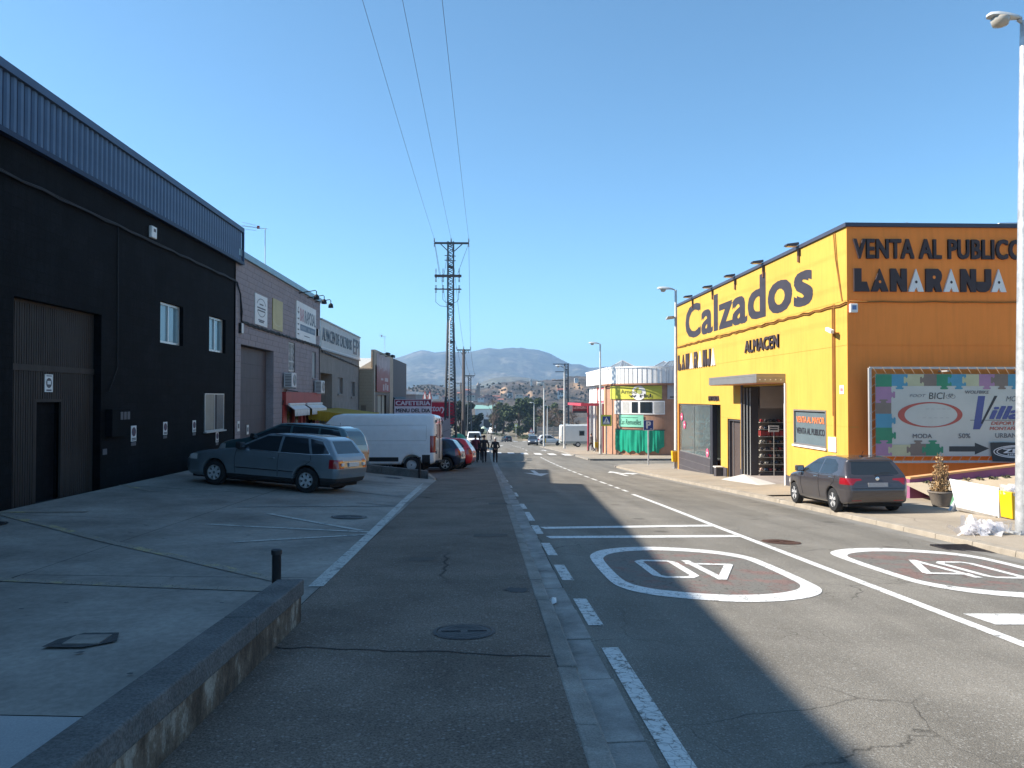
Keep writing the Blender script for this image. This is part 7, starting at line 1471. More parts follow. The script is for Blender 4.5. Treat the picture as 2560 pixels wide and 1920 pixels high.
# ---------------------------------------------------------------- power line
m_lat = mat('lattice_steel', (.075, .085, .095), .6, .15, 2, metal=.4); m_ins = mat('insulator', (.05, .035, .035), .3); m_conc = mat('pole_concrete', (.10, .085, .08), .8, .15)
def lattice(t, x, y, z, h, b0, b1, seg, name='mast', panel=None, m=m_lat, bar=.06):
    """four legs and zigzag bracing"""
    legs = [MB() for _ in range(4)]; br = MB()
    def W(u): return lerp(b0, b1, min(1, u/.62))/2 if True else 0
    cs = [(-1, -1), (1, -1), (1, 1), (-1, 1)]
    for i, (a, b) in enumerate(cs):
        for u0, u1 in ((0, .31), (.31, .62), (.62, 1)): legs[i].bar((x+a*W(u0), y+b*W(u0), z+h*u0), (x+a*W(u1), y+b*W(u1), z+h*u1), bar*1.5, bar*1.5)
        legs[i].build('leg', m, t)
    n = seg
    for k in range(n):
        u0, u1, um = k/n, (k+1)/n, (k+.5)/n
        for i in range(4):
            a, b = cs[i], cs[(i+1) % 4]; w0, w1, wm = W(u0), W(u1), W(um)
            p0 = (x+a[0]*w0, y+a[1]*w0, z+h*u0); pm_ = (x+b[0]*wm, y+b[1]*wm, z+h*um); p1 = (x+a[0]*w1, y+a[1]*w1, z+h*u1)
            br.bar(p0, pm_, bar*.7, bar*.7).bar(pm_, p1, bar*.7, bar*.7)
        if k % 6 == 0:
            w0 = W(u0)
            for i in range(4): a, b = cs[i], cs[(i+1) % 4]; br.bar((x+a[0]*w0, y+a[1]*w0, z+h*u0), (x+b[0]*w0, y+b[1]*w0, z+h*u0), bar*1.6, bar*1.6)
    br.build('bracing', m, t)
def insul(mb, x, y, z, up=1, n=4, r=.09):
    for k in range(n): mb.lathe([(.03, .11*k*up), (r, .11*k*up+.03*up), (.03, .11*k*up+.08*up)], (x, y, z), n=8)
    return mb
PY_ = 66.; ptop = at_y(1128, 605, PY_); pzb = pave_l(0, PY_); hx = ptop.x; ph_ = ptop.z-pzb
PYL = thing('lattice_pylon', 'tall dark steel lattice pylon with cross arms beside the cafeteria sign', 'pylon', (hx-.05, PY_, pzb))
lattice(PYL, hx-.04, PY_, pzb, ph_, 1.05, .48, 34, bar=.078)
aL, aR = at_y(1086, 605, PY_).x, at_y(1172, 605, PY_).x; zt = ptop.z-.1
MB().bar((aL, PY_, zt), (aR, PY_, zt), .14, .16).build('top_cross_arm', m_lat, PYL)
MB().bar((lerp(hx, aL, .65), PY_, zt-.05), (hx-.2, PY_, zt-.75), .07).bar((lerp(hx, aR, .65), PY_, zt-.05), (hx+.2, PY_, zt-.75), .07).build('arm_struts', m_lat, PYL)
for k, zpx in enumerate((691, 724)):
    a, b = at_y(1087, zpx, PY_), at_y(1154, zpx, PY_); w_ = .2 if k == 0 else .1
    MB().bar((a.x, PY_-.3, a.z), (b.x, PY_-.3, a.z), w_, w_).build('lower_cross_arm', mat('rusty_arm', (.09, .07, .07), .7, .2), PYL)
    for xx in (a.x+.12, a.x+.72, b.x-.2):
        if k == 0: insul(insul(MB(), xx, PY_-.3, a.z-.12, -1), xx, PY_-.3, a.z+.1, 1, 5, .05).build('fuse_switch', m_ins, PYL)
        else: insul(MB(), xx, PY_-.3, a.z-.3, 1, 6, .1).build('surge_arrester', m_ins, PYL)
ins = MB()
for xx in (aL, hx, aR): insul(ins, xx, PY_-.1, zt+.08, 1, 3, .08); insul(ins, xx, PY_-.2, zt-.35, 1, 3, .06)
ins.build('insulators', m_ins, PYL)
z_a = at_y(1087, 724, PY_).z; a = at_y(1090, 724, PY_); b = at_y(1150, 724, PY_); c = MB()
for xx, d in ((a.x, 1.3), (a.x+.6, .95), (b.x-.1, .95)): c.tube([(xx, PY_-.3, z_a-.2), (xx, PY_-.3, z_a-.2-d*.7), (lerp(xx, hx, .3), PY_-.3, z_a-.2-d*.95), (lerp(xx, hx, .75), PY_-.3, z_a-.2-d)], .02, 5)
c.tube([(aL, PY_-.1, zt), (a.x+.3, PY_-.3, z_a+1.3), (a.x+.25, PY_-.3, z_a+.9)], .015, 4).tube([(hx-.35, PY_-.2, zt-1.2), (a.x+.7, PY_-.3, z_a+1.2)], .015, 4).tube([(aR, PY_-.1, zt), (b.x-.2, PY_-.3, z_a+1.3)], .015, 4); c.build('jumper_wires', m_cable, PYL, smooth=True)
for z_ in (zt-1.1, zt-1.5): MB().bar((hx-.55, PY_-.2, z_), (hx+.4, PY_-.2, z_-.05), .06).build('switch_bracket', m_lat, PYL)
MB().tube([(hx-.12, PY_-.56, pzb+1), (hx-.1, PY_-.4, pzb+ph_*.62), (hx+.02, PY_-.3, pzb+ph_*.64)], .05, 10).build('cable_conduit', m_lw, PYL, smooth=True)
def wire(p0, p1, s, r, label, n=30):
    p0, p1 = Vector(p0), Vector(p1); t = MB().tube([p0.lerp(p1, i/n)-Vector((0, 0, s*4*(i/n)*(1-i/n))) for i in range(n+1)], r, 4).build('power_line', m_cable); tag(t, label, 'power line', 'overhead power lines'); return t
for nm, xx, pxx in (('left', aL, 920), ('middle', hx, 1016), ('right', aR, 1111)):
    d = ray(pxx, 0); Y0 = 26.; e = Vector((d.x/d.y*Y0, Y0, CAMZ+d.z/d.y*Y0)); s_ = Vector((xx, PY_, zt+.35)); k = (s_-e)/(s_.y-e.y); end = s_-k*(PY_+45); end.z = s_.z+.6
    wire(s_, end, 1.1, .008, nm+' power line running overhead from the pylon top towards the viewer')
def pole2(px, pyt, Y, aw, label, kind='pole'):
    q = at_y(px, pyt, Y); z = road_z(0, Y); t = thing('utility_pole', label, 'utility pole', (q.x, Y, z)); h = q.z-z
    if kind == 'pole': MB().tube([(q.x, Y, z), (q.x, Y, q.z)], [.28, .17], 8).build('pole', m_conc, t)
    else: lattice(t, q.x, Y, z, h, .9, .5, 16, bar=.09)
    MB().bar((q.x-aw, Y, q.z-.1), (q.x+aw, Y, q.z-.1), .14, .16).bar((q.x-aw*.6, Y, q.z-.1), (q.x, Y, q.z-.9), .07).bar((q.x+aw*.6, Y, q.z-.1), (q.x, Y, q.z-.9), .07).build('cross_arm', m_lat, t); i_ = MB()
    for k in (-aw, 0, aw): insul(i_, q.x+k, Y, q.z+.02, 1, 3, .1)
    for k in (-aw*.7, aw*.25, aw*.7): insul(i_, q.x+k, Y, q.z-.2, -1, 3, .08)
    i_.build('insulators', m_ins, t); return q
q2 = pole2(1159, 873, 100, .9, 'brown concrete utility pole with a cross arm beyond the lattice pylon')
q3 = pole2(1174, 938, 140, .95, 'far lattice utility mast with braced cross arm', 'lat'); q4 = pole2(1152, 957, 190, 1.2, 'farthest thin utility pole left of the lattice masts')
for k, dx in enumerate((-.9, 0, .9)):
    wire((lerp(aL, aR, k/2), PY_, zt+.3), (q2.x+dx, 100, q2.z+.3), .8, .014, ('left', 'middle', 'right')[k]+' power line between the pylon and the next pole'); wire((q2.x+dx, 100, q2.z+.3), (q3.x+dx, 140, q3.z+.3), .6, .016, ('left', 'middle', 'right')[k]+' power line between the second and third poles')
x = at_y(1416, 910, 150).x; z = road_z(8, 150); LM = thing('lattice_pylon', 'slim lattice pylon behind the street lamp left of the motorhome', 'pylon', (x, 150, z)); hh = at_y(1416, 909, 150).z-z; lattice(LM, x, 150, z, hh, 1.0, .7, 26, bar=.10)
MB().bar((x-2.6, 150, z+hh-.1), (x+.4, 150, z+hh-.1), .16).bar((x-1.8, 150, z+hh-.1), (x-.3, 150, z+hh-1.0), .09).bar((x-2.2, 150, z+hh-1.6), (x+.3, 150, z+hh-1.6), .14).bar((x-2.8, 150, z+hh-3.3), (x+.2, 150, z+hh-3.3), .14).build('cross_arms', m_lat, LM)
# ---------------------------------------------------------------- the curved corner building
m_brick = mat('terracotta_render', (.36, .20, .13), .85, .15, 1.2, streak=.15); m_tanr = mat('tan_render', (.50, .32, .19), .85, .12, 1); m_wcl = mat('white_cladding', (.78, .77, .75), .55, .05, 1); m_lime = mat('lime_sign', (.48, .46, .06), .5, .06, .5)
cxr, cyr, R_ = 15.1, 67.6, 4.0
CBD = thing('curved_corner_building', 'corner building with white clad top, lime sign and curved terracotta front', 'building', (cxr, cyr, -3.4))
def curve(r, off=0): return [(cxr-r*math.cos(a), cyr-r*math.sin(a)) for a in np.linspace(-0.0, PI/2, 15)]
def shell(r, z0, z1, name, m, a0=0., a1=PI/2, thick=.15, yend=None, xend=None, n=15):
    ang = np.linspace(a0, a1, n); o = [(cxr-r*math.cos(a), cyr-r*math.sin(a)) for a in ang]
    if yend: o = [(cxr-r, yend)]+o
    if xend: o = o+[(xend, cyr-r)]
    mb = MB(); vs = []
    for x_, y_ in o: vs += [(x_, y_, z0), (x_, y_, z1)]
    k = len(o); mb.add(vs, [(2*i, 2*i+2, 2*i+3, 2*i+1) for i in range(k-1)]); return mb.build(name, m, CBD, smooth=30)
gz_ = -3.9
zA = at_y(1620, 958, 63.8).z; zB = at_y(1620, 919, 63.8).z; zC = at_y(1620, 998, 63.8).z
shell(R_, gz_, zA, 'wall', m_brick, yend=69.5, xend=24); shell(R_+.35, zA, zB, 'white_band', m_wcl, yend=80.5, xend=28)
bb = MB()
for a in np.linspace(0.55, PI/2, 12): bb.bar((cxr-(R_+.37)*math.cos(a), cyr-(R_+.37)*math.sin(a), zA+.02), (cxr-(R_+.37)*math.cos(a), cyr-(R_+.37)*math.sin(a), zB-.05), .03, .03)
for k in range(24): bb.box(cxr+.3*k+.2, cxr+.3*k+.23, cyr-R_-.385, cyr-R_-.352, zA+.02, zB-.05)
bb.build('band_seams', mat('band_seam', (.4, .4, .41), .6), CBD)
shell(R_+.42, zB, zB+.12, 'coping', m_wcl, yend=80.6, xend=28); shell(R_+.4, zA-.14, zA, 'band_soffit', mat('rust_trim', (.30, .14, .08), .7), yend=69.5, xend=26)
B(cxr-R_-.25, cxr+12, cyr, 80.5, zA-.02, zA).box(cxr-R_-.3, cxr+12, cyr, 80.5, zB-.05, zB-.01).box(cxr+5, cxr+12, cyr-R_, cyr, zB-.05, zB-.01).build('slab', m_wcl, CBD)
sgn = shell(R_+.06, zC, zA-.2, 'lime_sign_band', m_lime, .12, 1.5, n=20)
def oncurve(mb, body, a0, a1, z0, z1, r, bold, m, name):
    vs, fs = glyphs(body, bold); P = []
    for u, v in vs: a = lerp(a0, a1, u); P.append((cxr-r*math.cos(a), cyr-r*math.sin(a), lerp(z0, z1, v)))
    return MB().add(P, fs).build(name, m, sgn)
hB = zA-.2-zC
m_olive = mat('olive_letters', (.12, .12, .03), .6)
def cdisc(ac, zc, r, rr_, nm, m): return MB().add([(cxr-r*math.cos(ac+rr_*math.cos(t)/r), cyr-r*math.sin(ac+rr_*math.cos(t)/r), zc+rr_*math.sin(t)) for t in np.linspace(0, 2*PI, 29)[:-1]], [tuple(range(28))]).build(nm, m, sgn)
ad = 1.02; cdisc(ad, zC+hB*.47, R_+.075, .62, 'white_disc', m_lw); cdisc(ad+.02, zC+hB*.55, R_+.09, .2, 'centre_dot', mat('pale_lime', (.42, .45, .16), .5))
oncurve(MB(), 'Arned', .58, .97, zC+hB*.42, zC+hB*.72, R_+.10, .0, m_olive, 'word'); oncurve(MB(), 'w rld', .80, 1.28, zC+hB*.14, zC+hB*.40, R_+.10, .012, m_print, 'word')
# window ribbon
zw0, zw1 = at_y(1600, 1036, 64).z, at_y(1600, 1002, 64).z
shell(R_+.05, zw0, zw1, 'window_frame', m_lw, .35, 1.56); wf = [(.42, .58), (.62, .80), (.86, 1.0), (1.05, 1.30), (1.34, 1.54)]
for k, (a0, a1) in enumerate(wf): shell(R_+.065, zw0+.12, zw1-.1, 'window_pane', m_cglass if k in (2, 3) else mat('pale_pane', (.45, .44, .42), .2), a0, a1, n=5)
g0, g1 = at_y(1590, 1068, 64).z, at_y(1590, 1036, 64).z
gs = shell(R_+.07, g0, g1-.06, 'green_sign', mat('mint_sign', (.20, .52, .38), .6, .08), .52, 1.12, n=10); m_dg = mat('dark_green_print', (.02, .09, .06), .6)
def gtext(body, a0, a1, z0, z1, b_):
    vs, fs = glyphs(body, b_, 1., .25); MB().add([(cxr-(R_+.085)*math.cos(lerp(a0, a1, u)), cyr-(R_+.085)*math.sin(lerp(a0, a1, u)), lerp(z0, z1, v)) for u, v in vs], fs).build('sign_words', m_dg, gs)
gtext('Las Remuelles', .57, 1.07, g0+.2, g0+.65, .0); MB().add([(cxr-(R_+.085)*math.cos(a), cyr-(R_+.085)*math.sin(a), zz_) for a in (.6, .75, .9, 1.0) for zz_ in (g1-.3, g1-.26)], [(0, 2, 3, 1), (2, 4, 5, 3), (4, 6, 7, 5)]).build('small_print', m_dg, gs)
# green tarpaulin
TP = thing('green_tarpaulin', 'wrinkled green tarpaulin covering the shop front of the curved building', 'tarpaulin', (cxr-2, cyr-2.2, -3.3)); t0, t1 = at_y(1600, 1130, 64).z, at_y(1600, 1076, 64).z; vs = []; N = 60
for i in range(N+1):
    a = lerp(.42, 1.54, i/N)
    for j in range(7):
        v = j/6; fold = .045*math.sin(i*1.35+math.sin(i*.37)*2)*(.3+v)+.03*math.sin(i*.6+3*v); r = R_+.16+fold; vs.append((cxr-r*math.cos(a), cyr-r*math.sin(a), lerp(t1, t0, v)+.10*v*math.sin(i*.55)+(.35*v if i > N-6 else 0)))
MB().add(vs, [(i*7+j, (i+1)*7+j, (i+1)*7+j+1, i*7+j+1) for i in range(N) for j in range(6)]).build('sheet', mat('green_tarp', (.0, .26, .16), .5, .15, 1.5), TP, smooth=True)
shell(R_+.12, t1, t1+.08, 'tarp_rail', m_print, .40, 1.56)
# left street face: pilasters, shop
xw = cxr-R_
B(xw-.02, xw+.3, 69.5, 80.5, 1.1, zA-.15).box(xw-.1, xw+.3, 80.3, 80.5, gz_-.6, 1.1).build('upper_wall', m_wcl, CBD); B(xw+.5, xw+.6, 69.5, 80.3, gz_-.6, 1.1).build('shop_glazing', mat('dark_shopfront', (.06, .045, .05), .2, .3, 1), CBD)
for y_, m_, w_ in ((69.3, m_tanr, .8), (70.6, m_rshop, .25), (71.5, m_wcl, .3), (74.5, m_tanr, .25), (76.4, m_wcl, .35), (79.3, m_wcl, .2), (80.0, m_wcl, .3)): B(xw-.12, xw+.4, y_, y_+w_, gz_-.6, 1.1 if m_ is not m_tanr else zA-.15).build('pilaster', m_, CBD)
B(xw-.04, xw-.021, 70.5, 74.6, 1.15, zA-.25).build('pink_frame', mat('pink_trim', (.6, .12, .16), .6), CBD); B(xw-.06, xw-.041, 70.8, 74.3, 1.35, zA-.45).build('frame_field', m_wcl, CBD)
c = MB().tube(sag((xw-.1, 69, zA-.2), (xw-.1, 80.4, zA-.25), 30, .06, 77), .03, 5); c.build('wall_cable', m_cable, CBD)
RC = thing('red_canopy', 'flat red steel canopy over the shop door beyond the curved building', 'canopy', (xw-1, 78, .1)); m_rc = mat('red_steel', (.55, .06, .09), .5, .1)
B(xw-1.9, xw-.13, 72.8, 73.0, .85, 1.1).box(xw-1.9, xw-.13, 84, 84.2, .85, 1.1).box(xw-1.9, xw-1.7, 73, 84, .85, 1.1).build('edge_beams', m_rc, RC)
for k in range(6): B(xw-1.7, xw-.13, 73.8+1.9*k, 73.92+1.9*k, .9, 1.05).build('cross_beam', m_rc, RC)
B(xw-.3, xw-.15, 80, 80.25, gz_-.6, .85).build('column', m_rc, RC); B(xw-.3, xw-.15, 75, 75.3, gz_-.5, .85).build('column', m_wcl, RC)
LBS = thing('projecting_sign', 'dark red projecting sign with pale letters under the red canopy', 'sign', (9.5, 81, -.4)); a, b = at_y(1432, 1032, 81), at_y(1468, 1009, 81)
B(a.x, b.x, 81, 81.25, a.z, b.z).build('panel', mat('dark_red_sign', (.16, .01, .02), .5), LBS); text(MB(), 'LAS BANDERAS', (a.x+.08, 80.995, a.z+.4), (b.x-a.x-.16, 0, 0), (0, 0, .3), .006, .02).build('letters', mat('pale_pink', (.6, .35, .35), .5), LBS); B(a.x, b.x, 80.99, 80.999, a.z, a.z+.2).build('dark_edge', m_print, LBS)
B(b.x-.02, b.x+1.2, 81.05, 81.2, a.z+.5, a.z+.65).build('bracket', m_rc, LBS)
# solar panels on the roof
def solar(x0, x1, y0, z0, h, lean, label):
    t = thing('solar_array', label, 'solar panel', ((x0+x1)/2, y0, z0)); m_pv = mat('solar_cells', (.10, .12, .15), .15, .15, 1, spec=.8); n = 5
    for i in range(n):
        a, b = lerp(x0, x1, i/n)+.02, lerp(x0, x1, (i+1)/n)-.02
        MB().add([(a, y0, z0), (b, y0, z0+.0), (b+lean, y0+1.6, z0+h), (a+lean, y0+1.6, z0+h)], [(0, 1, 2, 3)]).build('panel', m_pv, t)
    MB().bar((x0, y0+.05, z0-.02), (x1, y0+.05, z0-.02), .06).bar((x0+lean, y0+1.6, z0+h-.04), (x1+lean, y0+1.6, z0+h-.04), .06).bar((x1, y0+1.6, z0-.3), (x1+lean, y0+1.6, z0+h), .06).bar((x0+lean, y0+1.6, z0-.2), (x0+lean, y0+1.6, z0+h), .06).build('rails', m_galv, t)
def roofpent(pts, label):
    t = thing('solar_array', label, 'solar panel', pts[0]); P = [Vector(p) for p in pts]; m_pv = mat('solar_cells', (.16, .17, .18), .5, .2, 1, spec=.3); n = 6
    for i in range(n):
        u0, u1 = i/n+.01, (i+1)/n-.01; MB().add([P[0].lerp(P[1], u0), P[0].lerp(P[1], u1), P[3].lerp(P[2], u1), P[3].lerp(P[2], u0)], [(0, 1, 2, 3)]).build('panel', m_pv, t)
    MB().bar(P[0], P[1], .08).bar(P[1], P[2], .08).bar(P[2], P[3], .08).bar(P[3], P[0], .08).build('rails', m_galv, t); MB().bar(P[2], (P[2].x, P[2].y, zB-.1), .07).bar(P[3], (P[3].x, P[3].y, zB-.1), .07).build('legs', m_galv, t)
def PT_(px, py, Y): return tuple(at_y(px, py, Y))
roofpent([PT_(1512, 925, 72), PT_(1552, 922, 68), PT_(1556, 901, 72), PT_(1540, 910, 76)], 'left tilted solar panel array on the white clad roof')
roofpent([PT_(1548, 921, 68), PT_(1592, 918, 67), PT_(1572, 909, 70), PT_(1556, 901, 72)], 'second tilted solar panel array leaning right on the white clad roof')
roofpent([PT_(1630, 919, 68), PT_(1655, 919, 66), PT_(1668, 907, 70), PT_(1660, 903, 72)], 'small tilted solar panel array at the right of the roof'); roofpent([PT_(1655, 919, 66), PT_(1700, 918, 66), PT_(1700, 900, 71), PT_(1672, 904, 71)], 'solar panel array nearest the yellow shop')
t = thing('grey_shop_sign', 'grey sign board beside the lime sign of the curved building', 'sign', (cxr+2.2, cyr-R_-.1, 0)); a, b = at_y(1669, 998, cyr-R_-.12), at_y(1700, 960, cyr-R_-.12); B(a.x, b.x+3, cyr-R_-.12, cyr-R_-.02, a.z, b.z).build('panel', mat('grey_signboard', (.36, .35, .36), .6, .08), t); MB().add([(b.x-.5, cyr-R_-.125, a.z+.7), (b.x+.2, cyr-R_-.125, a.z+.7), (b.x, cyr-R_-.125, b.z-.1)], [(0, 1, 2)]).build('emblem', m_print, t); B(a.x+.2, a.x+1.2, cyr-R_-.124, cyr-R_-.121, a.z+.1, a.z+.25).build('small_print', m_sgrey, t)
# ---------------------------------------------------------------- hills, town, trees
from mathutils import noise as mn
def prof(pts): xs = [(p[0]-VX)/F for p in pts]; es = [(VY-p[1])/F for p in pts]; return lambda u: float(np.interp(u, xs, es))
def hillfn(pf, Y0, Yr, Yb, z0, amp, sc, pw=1.0, seed=0., zb=None):
    def fn(x, y):
        u = x/max(y, 1); zr = Yr*pf(u)+CAMZ
        t = (y-Y0)/(Yr-Y0)
        if t <= 0: return z0
        if t <= 1: s = t*t*(3-2*t); s = s**pw; z = lerp(z0, zr, s)
        else: z = lerp(zr, zb if zb is not None else z0, min(1, (y-Yr)/(Yb-Yr)))
        n = mn.fractal(Vector((x*sc, y*sc, seed)), .9, 2.1, 6)
        return z+n*amp*min(1, max(0, t*3))*(1 if t < .6 else max(.1, 1-(t-.6)*2.4))
    return fn
def hill(name, fn, us, ys, m):
    vs = [(u*y, y, fn(u*y, y)) for u in us for y in ys]; n = len(ys)
    return tag(MB().add(vs, [(i*n+j, (i+1)*n+j, (i+1)*n+j+1, i*n+j+1) for i in range(len(us)-1) for j in range(n-1)]).build(name, m, smooth=True), kind='structure')
def scrub(c0, c1, c2, sc, thr=.55, rock=None):
    def fn(nt, co, out, b):
        n = nd(nt, 'TexNoise', Scale=sc, Detail=8., Roughness=.65); nt.links.new(co, n.inputs['Vector']); k = ramp(nt, n.outputs['Fac'], [(.35, c0), (.5, c1), (.65, c2)])
        n2 = nd(nt, 'TexNoise', Scale=sc*9, Detail=4.); nt.links.new(co, n2.inputs['Vector']); f = ramp(nt, n2.outputs['Fac'], [(.4, .55), (.6, 1.25)]); k = mixc(nt, 1., k, f, 'MULTIPLY')
        if rock:
            g = nd(nt, 'NewGeometry'); s = nd(nt, 'SeparateXYZ'); nt.links.new(g.outputs['Normal'], s.inputs[0]); ff = ramp(nt, s.outputs[2], [(rock[1], 1.), (rock[1]+.12, 0.)]); k = mixc(nt, ff, k, rock[0])
        return k
    return fn
m_mtn = mat('mountain_scrub', (.1, .1, .1), .95, .1, extra=scrub((.03, .04, .03), (.065, .07, .045), (.19, .17, .13), .005, rock=((.34, .31, .27), .74)))
m_hb = mat('back_hill_scrub', (.1, .1, .1), .95, .1, extra=scrub((.06, .07, .045), (.11, .105, .07), (.15, .13, .09), .006))
m_hf = mat('badland_slope', (.1, .1, .1), .95, .1, extra=scrub((.032, .03, .017), (.062, .047, .03), (.13, .09, .06), .04, rock=((.33, .21, .12), .80)))
RID = [(-2600, 985), (-1200, 960), (0, 930), (500, 925), (800, 912), (960, 902), (1000, 896), (1032, 884.6), (1055, 878), (1072, 880), (1086, 884), (1114, 880), (1150, 881), (1180, 880), (1203, 874.6), (1224, 871), (1249, 875), (1261, 872.6), (1281, 873), (1293, 876), (1303, 874), (1320, 877), (1341, 878.5), (1366, 884.4), (1379, 887.7), (1392, 894.7), (1418, 906.7), (1430, 910.5), (1448, 910), (1457, 912), (1473, 919), (1480, 919), (1519, 917), (1600, 925), (2000, 940), (3000, 960), (4500, 985)]
mt = hillfn(prof(RID), 1750, 3400, 4500, -10.3, 32, .0034, 1.25, 3.1)
us = list(np.linspace(-1.4, -.22, 24))+list(np.linspace(-.20, .25, 170))+list(np.linspace(.27, 1.5, 24))
hill('mountain', mt, us, list(np.linspace(1730, 3350, 44))+[3400, 3450, 3550, 3800, 4150, 4500], m_mtn)
HB = [(-3000, 985), (400, 975), (900, 972), (1120, 968), (1190, 962), (1225, 947), (1245, 943), (1270, 941.5), (1300, 942.5), (1325, 946), (1345, 951), (1380, 953), (1430, 946), (1480, 941), (1700, 945), (2600, 970), (4500, 985)]
hb = hillfn(prof(HB), 1150, 1650, 2100, -10.3, 5, .006, .9, 9.2)
hill('back_hill', hb, list(np.linspace(-1.4, -.12, 20))+list(np.linspace(-.11, .22, 80))+list(np.linspace(.25, 1.5, 20)), list(np.linspace(1140, 1650, 26))+[1750, 1900, 2100], m_hb)
HF = [(-3000, 990), (0, 975), (800, 966), (980, 968), (1020, 974), (1050, 963), (1070, 962), (1090, 964), (1115, 971), (1150, 978), (1190, 976), (1210, 974), (1232, 966), (1262, 958), (1300, 956), (1330, 955), (1346, 957), (1382, 953), (1400, 951), (1440, 949), (1475, 946), (1600, 950), (2300, 970), (4500, 990)]
hf = hillfn(prof(HF), 330, 1000, 1200, -10.3, 5.5, .016, 1.0, 5.5)
def hfz(x, y):
    z = hf(x, y)
    if 560 < y < 1000 and x/y > -.0:
        # eroded gullies in the badland
        k = max(0, min(1, (y-560)/150))*max(0, min(1, (x/y)/.02)); z -= abs(mn.noise(Vector((x*.045, y*.012, 2.)))*9)*k; z += (abs(math.sin(y*.021+mn.noise(Vector((x*.01, y*.01, 0)))*3))**3)*3*k
    return z
hill('badland_hills', hfz, list(np.linspace(-1.4, -.13, 24))+list(np.linspace(-.12, .18, 190))+list(np.linspace(.2, 1.5, 26)), list(np.linspace(325, 1000, 100))+[1030, 1080, 1140, 1200], m_hf)
m_roof = mat('terracotta_roof', (.33, .13, .09), .85, .15, .3); wallc = [mat('house_'+n, c, .85, .1, .2) for n, c in (('cream', (.52, .44, .34)), ('white', (.68, .65, .60)), ('pink', (.50, .33, .28)), ('ochre', (.42, .30, .18)), ('grey', (.34, .31, .29)))]
m_hwin = mat('house_window', (.03, .035, .04), .3)
def house(px, py, wpx, hpx, wm, label, roof=True, nwin=3, lift=0., rm=None, deep=1.):
    p = at_g(px, py, lambda x, y: hfz(x, y) if y > 326 else -60); Y = p.y; w = wpx*1.35*Y/F; h = hpx*1.15*Y/F; z = p.z-2; x0 = p.x-w/2
    t = thing('house', label, 'house', (p.x, Y, p.z), 'houses of the town on the slope'); B(x0, x0+w, Y, Y+w*.7*deep, z, p.z+h).build('wall', wm, t)
    if roof:
        zt_ = p.z+h; MB().add([(x0-.4, Y-.5, zt_), (x0+w+.4, Y-.5, zt_), (x0+w+.4, Y+w*.7*deep+.5, zt_), (x0-.4, Y+w*.7*deep+.5, zt_), (x0-.2, Y+w*.35*deep, zt_+h*.38), (x0+w+.2, Y+w*.35*deep, zt_+h*.38)], [(0, 1, 5, 4), (2, 3, 4, 5), (1, 2, 5), (3, 0, 4), (0, 3, 2, 1)]).build('roof', rm or m_roof, t)
    for k in range(nwin): xx = x0+w*(k+.5)/nwin; B(xx-w*.07, xx+w*.07, Y-.12, Y-.01, p.z+h*.35, p.z+h*.72).build('window', m_hwin, t)
    return t
T = [(1127, 1003, 14, 7, 4, 'grey flat house left of the lattice pylon foot', 0), (1146, 1000, 16, 8, 1, 'white house just right of the lattice pylon', 0), (1150, 990, 10, 6, 3, 'small ochre house above the white one right of the pylon', 1), (1166, 986, 13, 9, 2, 'pinkish house between the utility pole and the church', 1), (1180, 996, 20, 8, 0, 'long cream house below the church', 1), (1205, 1001, 16, 6, 1, 'long white house right of the church foot', 1), (1218, 1000, 12, 8, 2, 'narrow pink house left of the red roof', 1), (1234, 1003, 24, 9, 2, 'large house with broad red roof in the middle of the town', 1), (1252, 1006, 10, 6, 0, 'small cream house right of the broad red roof', 1), (1088, 992, 12, 5, 1, 'white house on the pine hill left of the pylon', 1), (1072, 981, 8, 4, 0, 'tiny cream house high on the pine hill', 1), (1045, 985, 14, 4, 1, 'long white house at the foot of the pine hill', 0), (1275, 989, 10, 5, 1, 'small white house under the ochre cliffs', 0), (1298, 992, 14, 5, 0, 'cream house in front of the ochre cliffs', 0), (1318, 996, 9, 5, 1, 'small white house right of the ochre cliffs', 1), (1405, 993, 15, 14, 1, 'tall white house left of the far lamp', 1), (1441, 951, 7, 5, 1, 'white cube house on the skyline at the right', 0), (1328, 958, 4, 9, 1, 'slim white tower house on the ridge', 0), (1352, 957, 14, 3, 0, 'low pale house under the ridge line', 0), (1111, 998, 9, 5, 2, 'small pink house behind the pylon', 1)]
for px, py, w, h, k, lb, rf in T: house(px, py, w, h, wallc[k], lb, bool(rf), max(2, int(w/5)))
p = at_g(1194, 990, lambda x, y: hfz(x, y) if y > 326 else -60); Y = p.y; s = Y/F; CH = thing('church', 'brown stone church with domed bell tower in the town', 'church', (p.x, Y, p.z)); m_ch = mat('church_stone', (.33, .225, .16), .9, .15, .3)
B(p.x-6*s, p.x+6*s, Y, Y+10*s, p.z-3, p.z+15*s).build('nave', m_ch, CH); B(p.x-3*s, p.x+6*s, Y-1, Y+6*s, p.z+15*s, p.z+26*s).build('tower', m_ch, CH)
MB().lathe([(4.6*s, 26*s), (4.4*s, 28*s), (3.2*s, 31*s), (1.2*s, 33*s), (.5*s, 35*s), (.1*s, 37*s)], (p.x+1.5*s, Y+2.5*s, p.z), n=8).build('dome', mat('church_dome', (.22, .2, .18), .7), CH, smooth=True)
for k in (-1, 1): B(p.x+1.5*s+k*2*s-.7*s, p.x+1.5*s+k*2*s+.7*s, Y-1.3, Y-1.01, p.z+19*s, p.z+23.5*s).build('belfry_opening', m_hwin, CH)
B(p.x-22*s, p.x-6*s, Y+1, Y+9*s, p.z-3, p.z+8*s).build('side_wing', wallc[2], CH)
